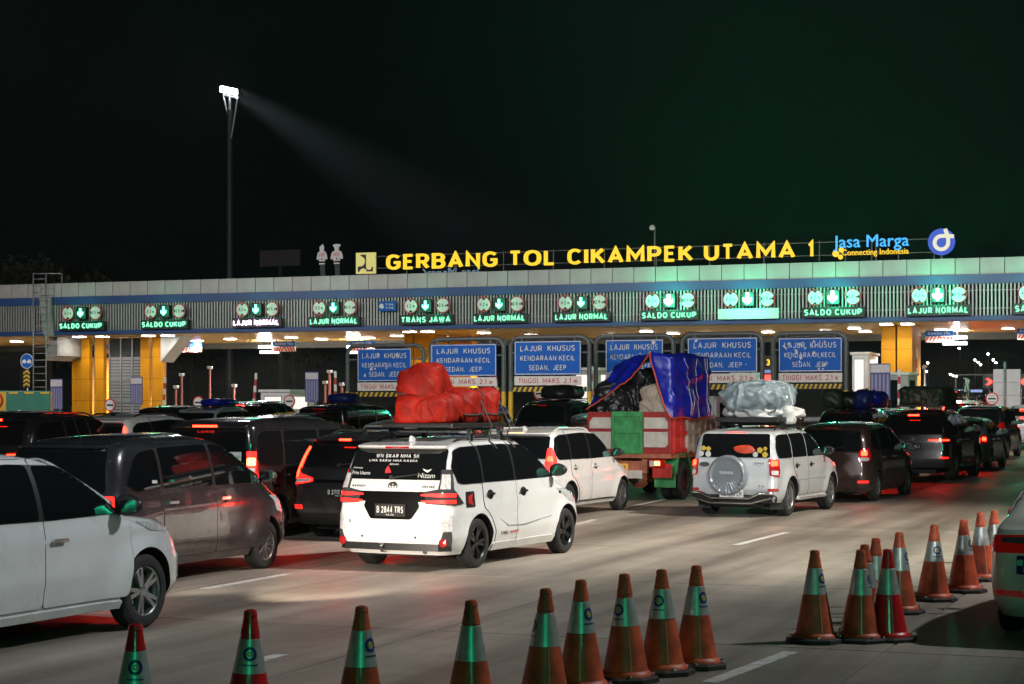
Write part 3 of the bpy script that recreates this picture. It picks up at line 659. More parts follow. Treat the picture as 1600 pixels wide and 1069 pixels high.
# ------------------------------------------------------------------ height restriction portals with blue lane signs
M_lett = mat('sign_lettering', (0.62, 0.62, 0.58), 0.4, var=0.2, scale=8)
M_wear = mat('sign_wear', (0.55, 0.55, 0.54), 0.6, var=0.3, scale=10)
M_pinkw = mat('sign_pale', (0.66, 0.60, 0.56), 0.5, var=0.1, scale=5)
M_hz_y = mat('hazard_yellow', (0.55, 0.36, 0.02), 0.5, var=0.15)
M_redtxt = mat('sign_red_text', (0.42, 0.03, 0.03), 0.5)
M_ylw = mat('post_yellow', (0.6, 0.36, 0.02), 0.45, var=0.15, scale=4)
M_post = mat('post_grey', (0.10, 0.11, 0.11), 0.45, 0.2, var=0.2, scale=4)
desc = ['left of the red load', 'behind the red load', 'cleanest, left of the truck', 'half hidden by the truck tarp', 'right of the truck tarp', 'most peeled, rightmost']
portals = [(543, 662, 540, 561, 645, 545, 596, 1, -9), (673, 787, 530, 676, 778, 538, 588, 0.25, -12), (798, 921, 527, 806, 910, 533, 586, 0.1, -13), (931, 1052, 525, 948, 1038, 531, 584, 0.7, -11), (1066, 1191, 522, 1076, 1185, 528, 582, 0.35, -12), (1208, 1322, 521, 1218, 1317, 528, 581, 1.4, -11)]
rr_ = random.Random(3)
for i, (pl, pr, pt, sl, sr, st_, sb, wear, v) in enumerate(portals):
    uc, D = U((pl+pr)/2, v); t = plaza('height_limit_portal', 'blue LAJUR KHUSUS sign on grey pipe portal, '+desc[i], 'lane sign', uc, v, None, 'blue lane signs on pipe portals'); g = gz(v)
    ua, ub = U(pl, v)[0]-uc, U(pr, v)[0]-uc; zt = ZP(pt, D)-g
    bm = bmesh.new(); r = 0.4
    pts = [(ua, 0, 0.01), (ua, 0, 1.0), (ua, 0, zt-r)]+[(ua+r-r*math.cos(a), 0, zt-r+r*math.sin(a)) for a in np.linspace(0.2, PI/2, 6)]
    pts += [(ub-r+r*math.sin(a), 0, zt-r+r*math.cos(a)) for a in np.linspace(0, PI/2-0.2, 6)]+[(ub, 0, zt-r), (ub, 0, 1.0), (ub, 0, 0.01)]
    tube(bm, pts, 0.095, 10); obj('pipe_frame', bm, M_post, t, 50)
    for x in (ua, ub):
        bm = bmesh.new(); tube(bm, [(x, 0, 0.0), (x, 0, 2.2)], 0.1, 12); obj('yellow_sleeve', bm, M_ylw, t, 50)
    sa, sb_ = U(sl, v)[0]-uc, U(sr, v)[0]-uc; za, zb = ZP(sb, D)-g, ZP(st_, D)-g; cx = (sa+sb_)/2; wd = sb_-sa; hd = zb-za
    sp = obj('blue_panel', box(sa, sb_, -0.17, -0.13, za, zb, 0.01), M_signb, t)
    bm = bmesh.new()
    for q in ((sa+0.02, sb_-0.02, za+0.02, za+0.05), (sa+0.02, sb_-0.02, zb-0.05, zb-0.02), (sa+0.02, sa+0.05, za+0.055, zb-0.055), (sb_-0.05, sb_-0.02, za+0.055, zb-0.055)): bx(bm, q[0], q[1], -0.176, -0.171, q[2], q[3])
    obj('white_border', bm, M_lett, sp)
    for s, fz, fw, fh in (('LAJUR  KHUSUS', 0.70, 0.82, 0.17), ('KENDARAAN KECIL', 0.42, 0.82, 0.15), ('SEDAN,  JEEP', 0.14, 0.56, 0.15)):
        stext(s, sp, (cx, -0.172, za+hd*fz), M_lett, hd*fh, wd*fw, 0.006, 0.14)
    if wear > 0.3:
        bm = bmesh.new()
        for q in range(int(14*wear)):
            x, z = rr_.uniform(sa+0.15, sb_-0.15), rr_.uniform(za+0.1, zb-0.1); n = rr_.randint(5, 8); a0 = rr_.random()*6; el = rr_.uniform(0.25, 1)
            ca, sa_ = math.cos(a0), math.sin(a0); R = rr_.uniform(0.04, 0.13)
            pl_ = []
            for k in range(n):
                rk = R*rr_.uniform(0.35, 1); xx, zz = rk*math.cos(2*PI*k/n), el*rk*math.sin(2*PI*k/n); pl_.append((x+xx*ca-zz*sa_, z+xx*sa_+zz*ca))
            prism(bm, pl_, -0.1795-0.0004*q, -0.1785-0.0004*q)
        tagp(obj('peeling_patches', bm, M_wear, sp), kind='stuff')
    h2 = 0.37
    tp = obj('height_panel', box(sa, sb_, -0.17, -0.13, za-0.05-h2, za-0.05), M_pinkw, t)
    stext('TINGGI  MAKS. 2,1 m', tp, (cx, -0.172, za-0.05-h2*0.78), M_redtxt, h2*0.56, wd*0.88, 0.006, 0.14)
    zb_ = za-0.05-h2-0.26; bar = obj('hazard_bar', box(ua+0.12, ub-0.12, -0.12, 0.02, zb_, zb_+0.2), M_signk, t)
    bm = bmesh.new(); n = 14; L = ub-ua-0.24
    for q in range(n):
        x = ua+0.12+q*L/n; prism(bm, [(x, zb_+0.004), (x+L/n*0.5, zb_+0.004), (x+L/n*0.9, zb_+0.196), (x+L/n*0.4, zb_+0.196)], -0.126, -0.121)
    obj('hazard_stripes', bm, M_hz_y, bar)
    bm = bmesh.new()
    for x in (sa+0.3, sb_-0.3): bx(bm, x-0.025, x+0.025, -0.12, -0.02, zb_+0.201, zt)
    bx(bm, ua, ub, -0.04, 0.04, zb-0.5, zb-0.44)
    obj('hanger', bm, M_post, t)
# ================================================================== CARS
def pchip(pts):
    x = np.array([p[0] for p in pts], float); y = np.array([p[1] for p in pts], float)
    h = np.diff(x); d = np.diff(y)/h; m = np.zeros_like(y); m[0], m[-1] = d[0], d[-1]
    for i in range(1, len(x)-1):
        if d[i-1]*d[i] > 0:
            w1, w2 = 2*h[i]+h[i-1], h[i]+2*h[i-1]; m[i] = (w1+w2)/(w1/d[i-1]+w2/d[i])
    def f(q):
        q = min(max(q, x[0]), x[-1]); i = min(int(np.searchsorted(x, q, side='right'))-1, len(h)-1); i = max(i, 0)
        t = (q-x[i])/h[i]
        return float(y[i]*(1+2*t)*(1-t)**2+h[i]*m[i]*t*(1-t)**2+y[i+1]*t*t*(3-2*t)+h[i+1 if False else i]*m[i+1]*t*t*(t-1))
    return f
class Body:
    """closed car body given by horizontal slices: rear and front profile x(z), half width w(z), corner radii"""
    def __init__(s, rear, front, width, rc=0.16, fc=0.5, bow=0.05, fbow=0.16, taper=0.1, rtaper=0.03, wheels=None, flare=0.025, z0=0.2, htop=1.7, hood=(0.85, 1.15), crease=None):
        s.xr, s.xf, s.w = pchip(rear), pchip(front), pchip(width)
        s.rcf = rc if callable(rc) else (lambda z: rc); s.fcf = fc if callable(fc) else (lambda z: fc)
        s.bow, s.fbow, s.taper, s.rtaper, s.wheels, s.flare, s.z0, s.ht = bow, fbow, taper, rtaper, wheels, flare, z0, htop
        s.hood = hood; s.crease = crease; s.cache = {}
    def side(s, x, z, wv=None):
        wv = s.w(z) if wv is None else wv
        g = 0.0; xw = s.wheels
        if x > xw[1]-0.35: g = s.taper*((x-xw[1]+0.35)/1.2)**2
        if x < xw[0]+0.1: g = s.rtaper*((xw[0]+0.1-x)/0.9)**2
        y = wv*(1-g)
        for wx in (xw[0], xw[1]):
            r = math.hypot(x-wx, (z-xw[2])); a = xw[2]+0.05
            if r < a+0.24: y += s.flare*(1 if r < a+0.03 else max(0, 1-(r-a-0.03)/0.2)**1.5)*(1 if z < a+xw[2]+0.2 else 0.5)
        if s.crease:
            for zc, amp, wd, tilt in s.crease: y += amp*math.exp(-((z-zc-tilt*x)/wd)**2)
        return y
    def half(s, z):
        """half perimeter from rear centre to front centre as a list of (x, y)"""
        k = round(z, 4)
        if k in s.cache: return s.cache[k]
        xr, xf, w = s.xr(z), s.xf(z), s.w(z); L = max(0.02, xf-xr)
        rc = min(s.rcf(z), w*0.6, L*0.3); fc = min(s.fcf(z), w*0.8, L*0.4); bw = min(s.bow, L*0.1); fb = min(s.fbow, L*0.15)
        P = []
        for i in range(8): y = (w-rc)*i/8; P.append((xr+bw*(y/w)**2, y))
        xc = xr+bw*((w-rc)/w)**2+rc; xfc = xf-fb*((w-fc)/w)**2-fc
        ys = s.side(xc, z, w)
        for i in range(8):
            a = PI/2*i/8; P.append((xc-rc*math.cos(a), (w-rc)+(ys-(w-rc))*math.sin(a)))
        n = 62
        for i in range(n+1): x = xc+(xfc-xc)*i/n; P.append((x, s.side(x, z, w)))
        yf = s.side(xfc, z, w); yc = w-fc
        for i in range(1, 10):
            a = PI/2*i/10; P.append((xfc+fc*math.sin(a), yc+(yf-yc)*math.cos(a)))
        for i in range(9): y = yc*(1-i/8); P.append((xf-fb*(y/w)**2, y))
        arr = np.array(P); s.cache[k] = arr
        return arr
    def zs(s):
        q = list(np.linspace(s.z0, s.ht-0.16, 34))+list(np.linspace(s.ht-0.16, s.ht-0.02, 12))+[s.ht-0.012, s.ht-0.006, s.ht-0.002]+list(np.linspace(s.hood[0], s.hood[1], 12))
        q = sorted(q); out = [q[0]]
        for z in q[1:]:
            if z-out[-1] > 0.0018: out.append(z)
        return out
    def mesh(s):
        bm = bmesh.new(); rings = []
        for z in s.zs():
            h = s.half(z); r = [bm.verts.new((x, y, z)) for x, y in h]+[bm.verts.new((x, -y, z)) for x, y in h[-2:0:-1]]
            rings.append(r)
        n = len(rings[0])
        for i in range(len(rings)-1):
            for k in range(n): bm.faces.new((rings[i][k], rings[i][(k+1) % n], rings[i+1][(k+1) % n], rings[i+1][k]))
        bm.faces.new(rings[0][::-1]); bm.faces.new(rings[-1])
        return bm
    # ---- surface mappings (outside point for 2d coordinates)
    def p_side(s, x, z):
        h = s.half(z); i = int(np.argmax(h[:, 1])); xs, ys = h[9:-9, 0], h[9:-9, 1]
        return Vector((x, float(np.interp(x, xs, ys)), z))
    def p_rear(s, y, z):
        h = s.half(z)[:17]; return Vector((float(np.interp(abs(y), h[:, 1], h[:, 0])), y, z))
    def p_front(s, y, z):
        h = s.half(z)[-19:][::-1]; return Vector((float(np.interp(abs(y), h[:, 1], h[:, 0])), y, z))
    def p_corner(s, q, z):                     # q: distance round the rear corner, 0 = its middle, + = onto the side
        h = s.half(z); d = np.hypot(np.diff(h[:, 0]), np.diff(h[:, 1])); c = np.concatenate(([0], np.cumsum(d))); m = c[12]
        return Vector((float(np.interp(m+q, c, h[:, 0])), float(np.interp(m+q, c, h[:, 1])), z))
    def p_fcorner(s, q, z):                    # q: 0 = middle of the front corner, + = towards the nose
        h = s.half(z); d = np.hypot(np.diff(h[:, 0]), np.diff(h[:, 1])); c = np.concatenate(([0], np.cumsum(d))); m = c[8+8+62+5]
        return Vector((float(np.interp(m+q, c, h[:, 0])), float(np.interp(m+q, c, h[:, 1])), z))
    def p_roof(s, x, y):                       # highest z with (x, y) inside
        lo, hi = s.z0+0.5, s.ht-0.002
        for _ in range(22):
            z = (lo+hi)/2; h = s.half(z)
            ins = h[0, 0] <= x <= h[-1, 0] and abs(y) <= (np.interp(x, h[10:-8, 0], h[10:-8, 1]) if h[10, 0] < x < h[-9, 0] else (np.interp(x, h[:17, 0], h[:17, 1]) if x <= h[10, 0] else np.interp(x, h[-19:, 0], h[-19:, 1])))
            if ins: lo = z
            else: hi = z
        return Vector((x, y, lo))

def rnd(poly, r, n=4):
    out = []; m = len(poly)
    for i in range(m):
        p, a, b = Vector(poly[i][:2]), Vector(poly[i-1][:2]), Vector(poly[(i+1) % m][:2])
        rr = poly[i][2] if len(poly[i]) > 2 else r
        da, db = (a-p), (b-p); d = min(rr, da.length*0.45, db.length*0.45)
        if d < 1e-4: out.append((p.x, p.y)); continue
        s, e = p+da.normalized()*d, p+db.normalized()*d
        for k in range(n+1):
            t = k/n; q = s*(1-t)**2+p*2*t*(1-t)+e*t*t; out.append((q.x, q.y))
    return out
def clipx(poly, x, keep):                      # keep='>' or '<'; x may be (x at z=0.., slope)
    x0, sl = x if isinstance(x, tuple) else (x, 0.0)
    f = (lambda p: p[0]-(x0+sl*p[1])) if keep == '>' else (lambda p: (x0+sl*p[1])-p[0])
    out = []
    for i in range(len(poly)):
        a, b = poly[i-1][:2], poly[i][:2]; fa, fb = f(a), f(b)
        if (fa >= 0) != (fb >= 0): t = fa/(fa-fb); out.append((a[0]+(b[0]-a[0])*t, a[1]+(b[1]-a[1])*t))
        if fb >= 0: out.append((b[0], b[1]))
    return out
def grow(poly, d):
    n = len(poly); A = sum(poly[i-1][0]*poly[i][1]-poly[i][0]*poly[i-1][1] for i in range(n)); sg = 1 if A > 0 else -1; out = []
    for i in range(n):
        a, p, b = Vector(poly[i-1][:2]), Vector(poly[i][:2]), Vector(poly[(i+1) % n][:2]); e0 = (p-a); e1 = (b-p)
        if e0.length < 1e-6 or e1.length < 1e-6: out.append((p.x, p.y)); continue
        n0 = Vector((e0.y, -e0.x)).normalized()*sg; n1 = Vector((e1.y, -e1.x)).normalized()*sg; m = n0+n1
        m = m/max(0.35, m.length_squared)*2 if m.length > 1e-4 else n0
        out.append((p.x+m.x*d, p.y+m.y*d))
    return out
def patch_me(name, fmap, poly, off, mats, step=0.09, mirror=1, inward=0.006, center=(0, 0, 0.8), gapw=0.0):
    bm = bmesh.new()
    try: bm.faces.new([bm.verts.new((p[0], p[1], 0)) for p in poly])
    except ValueError: pass
    lo = [min(p[i] for p in poly) for i in (0, 1)]; hi = [max(p[i] for p in poly) for i in (0, 1)]
    for ax in (0, 1):
        n = int((hi[ax]-lo[ax])/step)
        for k in range(1, n+1):
            c = lo[ax]+(hi[ax]-lo[ax])*k/(n+1); co = [0, 0, 0]; no = [0, 0, 0]; co[ax] = c; no[ax] = 1
            bmesh.ops.bisect_plane(bm, geom=bm.verts[:]+bm.edges[:]+bm.faces[:], plane_co=co, plane_no=no, dist=1e-6)
    bmesh.ops.triangulate(bm, faces=[f for f in bm.faces if len(f.verts) > 4])
    cen = Vector(center); e = 0.006; nor = {}
    for v in bm.verts:
        a, b = v.co.x, v.co.y; p = fmap(a, b); du = fmap(a+e, b)-fmap(a-e, b); dv = fmap(a, b+e)-fmap(a, b-e)
        n = du.cross(dv)
        n = n.normalized() if n.length > 1e-9 else (p-cen).normalized()
        if n.dot(p-Vector((p.x*0.75, 0, 0.7))) < 0: n = -n
        v.co = p+n*off; nor[v] = n
    be = [x for x in bm.edges if len(x.link_faces) == 1]
    r = bmesh.ops.extrude_edge_only(bm, edges=be)
    nv = [x for x in r['geom'] if isinstance(x, bmesh.types.BMVert)]
    nf = [x for x in r['geom'] if isinstance(x, bmesh.types.BMFace)]
    old = list(nor.keys())
    pos = {tuple(round(c, 6) for c in v.co): nor[v] for v in old}
    for v in nv:
        n = pos.get(tuple(round(c, 6) for c in v.co))
        if n is not None: v.co = v.co-n*(off+inward)
    for f in nf: f.material_index = 1 if len(mats) > 1 else 0
    for f in bm.faces: f.smooth = True
    if mirror < 0:
        for v in bm.verts: v.co.y = -v.co.y
    bmesh.ops.recalc_face_normals(bm, faces=bm.faces)
    # outward check
    s = sum(((f.calc_center_median()-Vector((f.calc_center_median().x*0.75, 0, 0.7))).dot(f.normal))*f.calc_area() for f in bm.faces)
    if s < 0: bmesh.ops.reverse_faces(bm, faces=bm.faces)
    me = bpy.data.meshes.new(name); bm.to_mesh(me); bm.free()
    for m in mats: me.materials.append(m)
    me.set_sharp_from_angle(angle=math.radians(40))
    return me

_wh = {}
def wheel_meshes(r, wd, style, rimr=None):
    key = (r, wd, style, rimr)
    if key in _wh: return _wh[key]
    rr = rimr or r*0.66; h = wd/2
    bm = bmesh.new()
    prof = [(rr*0.97, -h*0.85), (rr*1.02, -h*0.98), (r*0.86, -h*1.02), (r*0.95, -h*0.9), (r*0.99, -h*0.72)]
    for q in (-0.42, -0.14, 0.14, 0.42): prof += [(r, h*(q-0.11)), (r*0.978, h*(q-0.085)), (r*0.978, h*(q-0.06)), (r, h*(q-0.035))]
    prof += [(r*0.99, h*0.72), (r*0.95, h*0.9), (r*0.86, h*1.02), (rr*1.02, h*0.98), (rr*0.97, h*0.85)]
    lathe(bm, prof, 44, 'Y', caps=False)
    ty = finish('tyre', bm, M_rubber, 45)
    bm = bmesh.new()                     # rim faces -y (outside); mirrored by rotating the wheel
    lathe(bm, [(rr*1.0, h*0.5), (rr*1.0, -h*0.82), (rr*0.965, -h*0.9), (rr*0.92, -h*0.8), (rr*0.88, -h*0.1), (rr*0.88, h*0.4)], 40, 'Y', mi=0, caps=False)
    lathe(bm, [(rr*0.9, -h*0.02), (0.02, -h*0.0)], 32, 'Y', mi=1)
    n, kind = style[0], style[1]
    for k in range(n):
        a = 2*PI*k/n
        if kind == 'multi': offs = [(-0.10, 0.052), (0.10, 0.052)]
        elif kind == 'double': offs = [(-0.17, 0.10), (0.17, 0.10)]
        elif kind == 'twist': offs = [(0.0, 0.16)]
        else: offs = [(0.0, 0.17)]
        for o, w_ in offs:
            a0, a1 = a+o*0.45, a+o+(0.28 if kind == 'twist' else 0)
            p0, p1 = (0.16*rr, a0), (0.94*rr, a1)
            def P(r_, a_, t, y): return Vector((r_*math.cos(a_)-t*math.sin(a_), y, r_*math.sin(a_)+t*math.cos(a_)))
            w0, w1 = w_*rr*0.9, w_*rr*0.75
            pts = []
            for (r_, a_), w__, y in ((p0, w0, -h*0.62), (p1, w1, -h*0.80)):
                pts += [P(r_, a_, -w__, y), P(r_, a_, w__, y), P(r_, a_, w__*1.15, y+h*0.35), P(r_, a_, -w__*1.15, y+h*0.35)]
            vs_ = [bm.verts.new(p) for p in pts]
            for q in ((0, 1, 5, 4), (1, 2, 6, 5), (3, 0, 4, 7), (0, 3, 2, 1), (4, 5, 6, 7)): bm.faces.new([vs_[i] for i in q])
    lathe(bm, [(rr*0.23, -h*0.3), (rr*0.22, -h*0.66), (rr*0.13, -h*0.72), (0.01, -h*0.74)], 20, 'Y')
    for k in range(5):
        a = 2*PI*k/5+0.3; lathe(bm, [(rr*0.035, -h*0.6), (rr*0.035, -h*0.7), (0.002, -h*0.7)], 6, 'Y', mi=1, origin=(rr*0.165*math.cos(a), 0, rr*0.165*math.sin(a)))
    rm = finish('rim', bm, [M_alloy if style[2] == 'bright' else M_alloyd, M_black], 35)
    bm = bmesh.new(); lathe(bm, [(rr*0.72, -h*0.12), (rr*0.72, h*0.0), (rr*0.3, h*0.0), (rr*0.3, -h*0.12)], 28, 'Y'); dm = finish('brake_disc', bm, M_steel, 40)
    _wh[key] = (ty, rm, dm)
    return _wh[key]

class Car:
    def __init__(s, name, label, group, body, col, cat='car'):
        s.b = body; s.root = thing(name, label, cat, group=group); s.paint = col
    def add(s, name, me, parent=None): return link(name, me, parent or s.root)
    def body(s, extra_cut=None, sill=True):
        b = s.b; me = finish('body', b.mesh(), [s.paint, M_gap, M_black])
        bo = link('body', me, s.root); r = b.wheels[2]+0.055; Wd = b.w(0.55)
        bm = bmesh.new()
        for wx in b.wheels[:2]:
            for sg in (1, -1):
                m0 = []; yi, yo = sg*(Wd-0.30), sg*(Wd+0.3)
                pl = [(wx+r*math.cos(a), b.wheels[2]+0.01+r*math.sin(a)) for a in np.linspace(0, PI, 22)]+[(wx-r, 0.0), (wx+r, 0.0)]
                prism(bm, pl, min(yi, yo), max(yi, yo))
        cme = finish('cut', bm, [M_gap]); co = link('cut', cme)
        md = bo.modifiers.new('arch', 'BOOLEAN'); md.operation = 'DIFFERENCE'; md.object = co; md.solver = 'EXACT'
        try: md.material_mode = 'TRANSFER'
        except Exception: pass
        dg = bpy.context.evaluated_depsgraph_get(); nm = bpy.data.meshes.new_from_object(bo.evaluated_get(dg))
        bo.modifiers.clear(); bo.data = nm; bpy.data.objects.remove(co)
        nm.shade_smooth(); nm.set_sharp_from_angle(angle=math.radians(32)); nm.name = 'body'
        s.bo = bo
        return bo
    def wheels(s, style, wd=0.2, rimr=None, track=None):
        b = s.b; r = b.wheels[2]; ty, rm, dm = wheel_meshes(r, wd, style, rimr)
        tr = (b.w(0.5)-wd/2-0.005) if track is None else track
        for wx in b.wheels[:2]:
            for sg in (-1, 1):
                wl = link('wheel', ty, s.root, (wx, sg*tr, r), (0, 0 if wx < 0 else 0.6, 0 if sg < 0 else PI))
                link('rim', rm, wl); link('brake_disc', dm, wl)
        s.tr = tr
    def sides(s, name, poly, m, off=0.004, rim=None, parent=None, step=0.09, both=True, ret=False, inward=0.006):
        out = []
        for sg in ((-1, 1) if both else (-1,)):
            out.append(s.add(name, patch_me(name, s.b.p_side, poly, off, [m]+([rim] if rim else []), step, sg, inward), parent[len(out)] if isinstance(parent, list) else parent))
        return out
    def corner(s, name, poly, m, off=0.006, rim=None, step=0.05, both=True, front=False, parent=None):
        return [s.add(name, patch_me(name, s.b.p_fcorner if front else s.b.p_corner, poly, off, [m]+([rim] if rim else []), step, sg), parent) for sg in ((-1, 1) if both else (-1,))]
    def rear(s, name, poly, m, off=0.004, rim=None, parent=None, step=0.09, inward=0.006): return s.add(name, patch_me(name, s.b.p_rear, poly, off, [m]+([rim] if rim else []), step, 1, inward), parent)
    def front(s, name, poly, m, off=0.004, rim=None, parent=None, step=0.09): return s.add(name, patch_me(name, s.b.p_front, poly, off, [m]+([rim] if rim else []), step), parent)
    def tail_glow(s, z, y, e=14):
        for sg in (1, -1):
            l = lamp('tail_lamp_light', 'SPOT', (0, 0, 0), None, energy=e, spot_size=math.radians(150), spot_blend=0.5, shadow_soft_size=0.08, color=(1.0, 0.03, 0.015)); l.parent = s.root; l.location = (s.b.xr(z)-0.10, sg*y, z); l.rotation_euler = (math.radians(60), 0, PI/2)
    def handle(s, x, z, door, L=0.2, m=None, cup=True):
        for sg, d in zip((-1, 1), door):
            p = s.b.p_side(x, z); bm = bmesh.new()
            bx(bm, -L/2, L/2, -0.012, 0.012, -0.016, 0.016); bmesh.ops.bevel(bm, geom=bm.edges[:], offset=0.008, segments=2, affect='EDGES')
            for q in (-L/2+0.02, L/2-0.05): bx(bm, q, q+0.03, -0.03, -0.008, -0.012, 0.012)
            if sg < 0:
                for v in bm.verts: v.co.y = -v.co.y
            o = obj('handle', bm, m or s.paint, d, 40, loc=(x, sg*(p.y+0.035), z))
        if cup:
            s.sides('handle_cup', disc_poly(x+0.02, z-0.008, 0.055, 16), M_gap if cup is True else cup, 0.009, parent=list(door), step=0.2)
    def mirror(s, x, z, m, sz=1.0, out=0.10, both=True):
        for sg in (-1, 1):
            p = s.b.p_side(x, z); bm = bmesh.new()
            bmesh.ops.create_icosphere(bm, subdivisions=3, radius=1.0)
            for v in bm.verts:
                c = v.co; k = 1.0 if c.x > -0.35 else 1.0
                v.co = Vector((max(c.x, -0.45)*0.085*sz, c.y*0.125*sz*(1.0), c.z*0.085*sz*(1.0+0.12*c.y)))
                v.co.y += 0
            tube(bm, [(0.0, -0.2*sg*sz, -0.09), (0.0, -0.05*sg*sz, -0.05)], 0.028, 8)
            o = obj('mirror', bm, m, s.root, 50, loc=(x, sg*(p.y+out+0.03), z+0.06))
            bm = bmesh.new(); prism(bm, [(-0.10*sz, -0.055), (0.1*sz, -0.06), (0.1*sz, 0.05), (-0.09*sz, 0.05)], 0, 0.004)
            for v in bm.verts: v.co = Vector((-0.042*sz-v.co.y, v.co.x, v.co.z))
            obj('mirror_glass', bm, M_chrome, o)
    def plate(s, txt, z, y=0.0, fg=None, bg=None, w_=0.43, h=0.135, tilt=0.0, off=0.02):
        p = s.b.p_rear(y, z); bm = bmesh.new(); bx(bm, -w_/2, w_/2, 0, 0.012, -h/2, h/2)
        bmesh.ops.bevel(bm, geom=bm.edges[:], offset=0.004, segments=1, affect='EDGES')
        o = obj('number_plate', bm, bg or M_signk, s.root, loc=(p.x-off-0.012, y, z), rot=(0, 0, -PI/2))
        stext(txt, o, (0, -0.001, -h*0.22), fg or M_signw, h*0.52, w_*0.86, 0.003, 0.17)
        stext('03.26', o, (0, -0.001, -h*0.42), fg or M_signw, h*0.13, w_*0.25, 0.002, 0.16)
        return o
    def strip(s, pts, name, m, wd=0.006, off=0.003, fmap=None, both=True):
        pass
    def rails(s, x0, x1, y, m, h=0.05):
        for sg in (-1, 1):
            bm = bmesh.new(); n = 12; pts = []
            for i in range(n+1):
                x = x0+(x1-x0)*i/n; p = s.b.p_roof(x, y); e = min(1, min(i, n-i)/1.5); pts.append((x, sg*y, p.z-0.01+h*e))
            tube(bm, pts, 0.017, 8); obj('roof_rail', bm, m, s.root, 60)
    def antenna(s, x, m, y=0.0, kind='fin'):
        p = s.b.p_roof(x, y); bm = bmesh.new()
        if kind == 'fin':
            for sg in (1,): prism(bm, [(-0.10, -0.01), (0.1, -0.01), (0.02, 0.03), (-0.06, 0.075), (-0.085, 0.06)], -0.018, 0.018)
            bmesh.ops.bevel(bm, geom=bm.edges[:], offset=0.006, segments=2, affect='EDGES')
        else: tube(bm, [(0, 0, 0), (-0.2, 0, 0.35)], [0.006, 0.003], 6)
        obj('antenna', bm, m, s.root, 40, loc=tuple(p))
    def spoiler(s, z, half, depth, m, th=0.045, xoff=0.0):
        """lip over the rear glass"""
        bm = bmesh.new(); n = 12; top, bot, back = [], [], []
        rows = []
        for i in range(n+1):
            y = -half+2*half*i/n; p = s.b.p_rear(y, z); e = 1-0.12*abs(y/half)**3
            x1 = p.x-depth*e+xoff
            rows.append([bm.verts.new(q) for q in ((p.x+0.26, y, z+0.048), (p.x+0.02, y, z+0.035), (x1, y, z+0.012), (x1-0.012, y, z-0.006), (x1+0.01, y, z-th*0.6), (p.x+0.03, y, z-th))])
        for i in range(n):
            for k in range(5): bm.faces.new((rows[i][k], rows[i][k+1], rows[i+1][k+1], rows[i+1][k]))
            bm.faces.new((rows[i][5], rows[i][0], rows[i+1][0], rows[i+1][5]))
        bm.faces.new(rows[0][::-1]); bm.faces.new(rows[-1])
        return obj('spoiler', bm, m, s.root, 40)
    def brake_strip(s, z, half, m, xo=0.0, th=0.02, parent=None):
        bm = bmesh.new(); p = s.b.p_rear(0, z); bx(bm, p.x-xo-0.012, p.x-xo, -half, half, z-th/2, z+th/2); obj('brake_light', bm, m, parent or s.root)
    def emblem(s, z, m, kind='oval', r=0.06, y=0.0, off=0.012):
        p = s.b.p_rear(y, z); bm = bmesh.new()
        def ring(rx, rz, cz=0.0): tube(bm, [(0, rx*math.cos(a), cz+rz*math.sin(a)) for a in np.linspace(0, 2*PI, 25)[:-1]], r*0.11, 6, closed=True)
        if kind == 'oval': ring(r, r*0.68); ring(r*0.36, r*0.62); ring(r*0.72, r*0.26, r*0.32)
        elif kind == 'three':
            for k in range(3):
                a = PI/2+k*2*PI/3; d = Vector((0, math.cos(a), math.sin(a)))*r; sd = Vector((0, -d.z, d.y))*0.5
                vs_ = [bm.verts.new(q) for q in ((0, 0, 0), d*0.5+sd*0.55, d, d*0.5-sd*0.55)]; bm.faces.new(vs_)
        elif kind == 'square':
            tube(bm, [(0, -r, -r*0.8), (0, -r*0.8, r*0.8), (0, r*0.8, r*0.8), (0, r, -r*0.8)], r*0.12, 6, closed=True); tube(bm, [(0, -r*0.6, 0.7*r), (0, -r*0.4, -0.6*r)], r*.1, 6); tube(bm, [(0, r*0.6, 0.7*r), (0, r*0.4, -0.6*r)], r*.1, 6); tube(bm, [(0, -r*0.45, 0), (0, r*0.45, 0)], r*.1, 6)
        else:
            tube(bm, [(0, r*0.7, r*0.5), (0, 0, r*0.75), (0, -r*0.6, r*0.4), (0, r*0.6, -r*0.4), (0, 0, -r*0.75), (0, -r*0.7, -r*0.5)], r*0.14, 6)
        obj('emblem', bm, m, s.root, 60, loc=(p.x-off, y, z))
    def words(s, txt, y, z, m, h, wd=None, off=0.013, caps=True, parent=None, name='lettering'):
        p = s.b.p_rear(y, z)
        sl = math.atan2(s.b.p_rear(y, z+0.05).x-s.b.p_rear(y, z-0.05).x, 0.1)
        o = (stext(txt, None, None, m, h, wd, 0.002, 0.17, name) if caps else text(txt, None, None, m, h, wd, 0.002, 0.0, name))
        o.parent = parent or s.root; o.rotation_mode = 'XYZ'
        o.matrix_local = Matrix.Translation((p.x-off, y, z)) @ Matrix.Rotation(-PI/2, 4, 'Z') @ Matrix.Rotation(-sl, 4, 'X')
        return o
    def wiper(s, z, y=0.05, L=0.38, ang=0.15):
        p = s.b.p_rear(y, z); bm = bmesh.new(); q = []
        for i in range(7):
            t = i/6; yy, zz = y-L*t*math.cos(ang), z+0.02+L*t*math.sin(ang); pp = s.b.p_rear(yy, zz); q.append((pp.x-0.025, yy, zz))
        tube(bm, q, [0.016, 0.014, 0.012, 0.01, 0.009, 0.008, 0.007], 6); lathe(bm, [(0.03, -0.02), (0.03, 0.02), (0.02, 0.03)], 12, 'X', origin=(p.x-0.02, y, z+0.02)); obj('wiper', bm, M_black, s.root, 50)
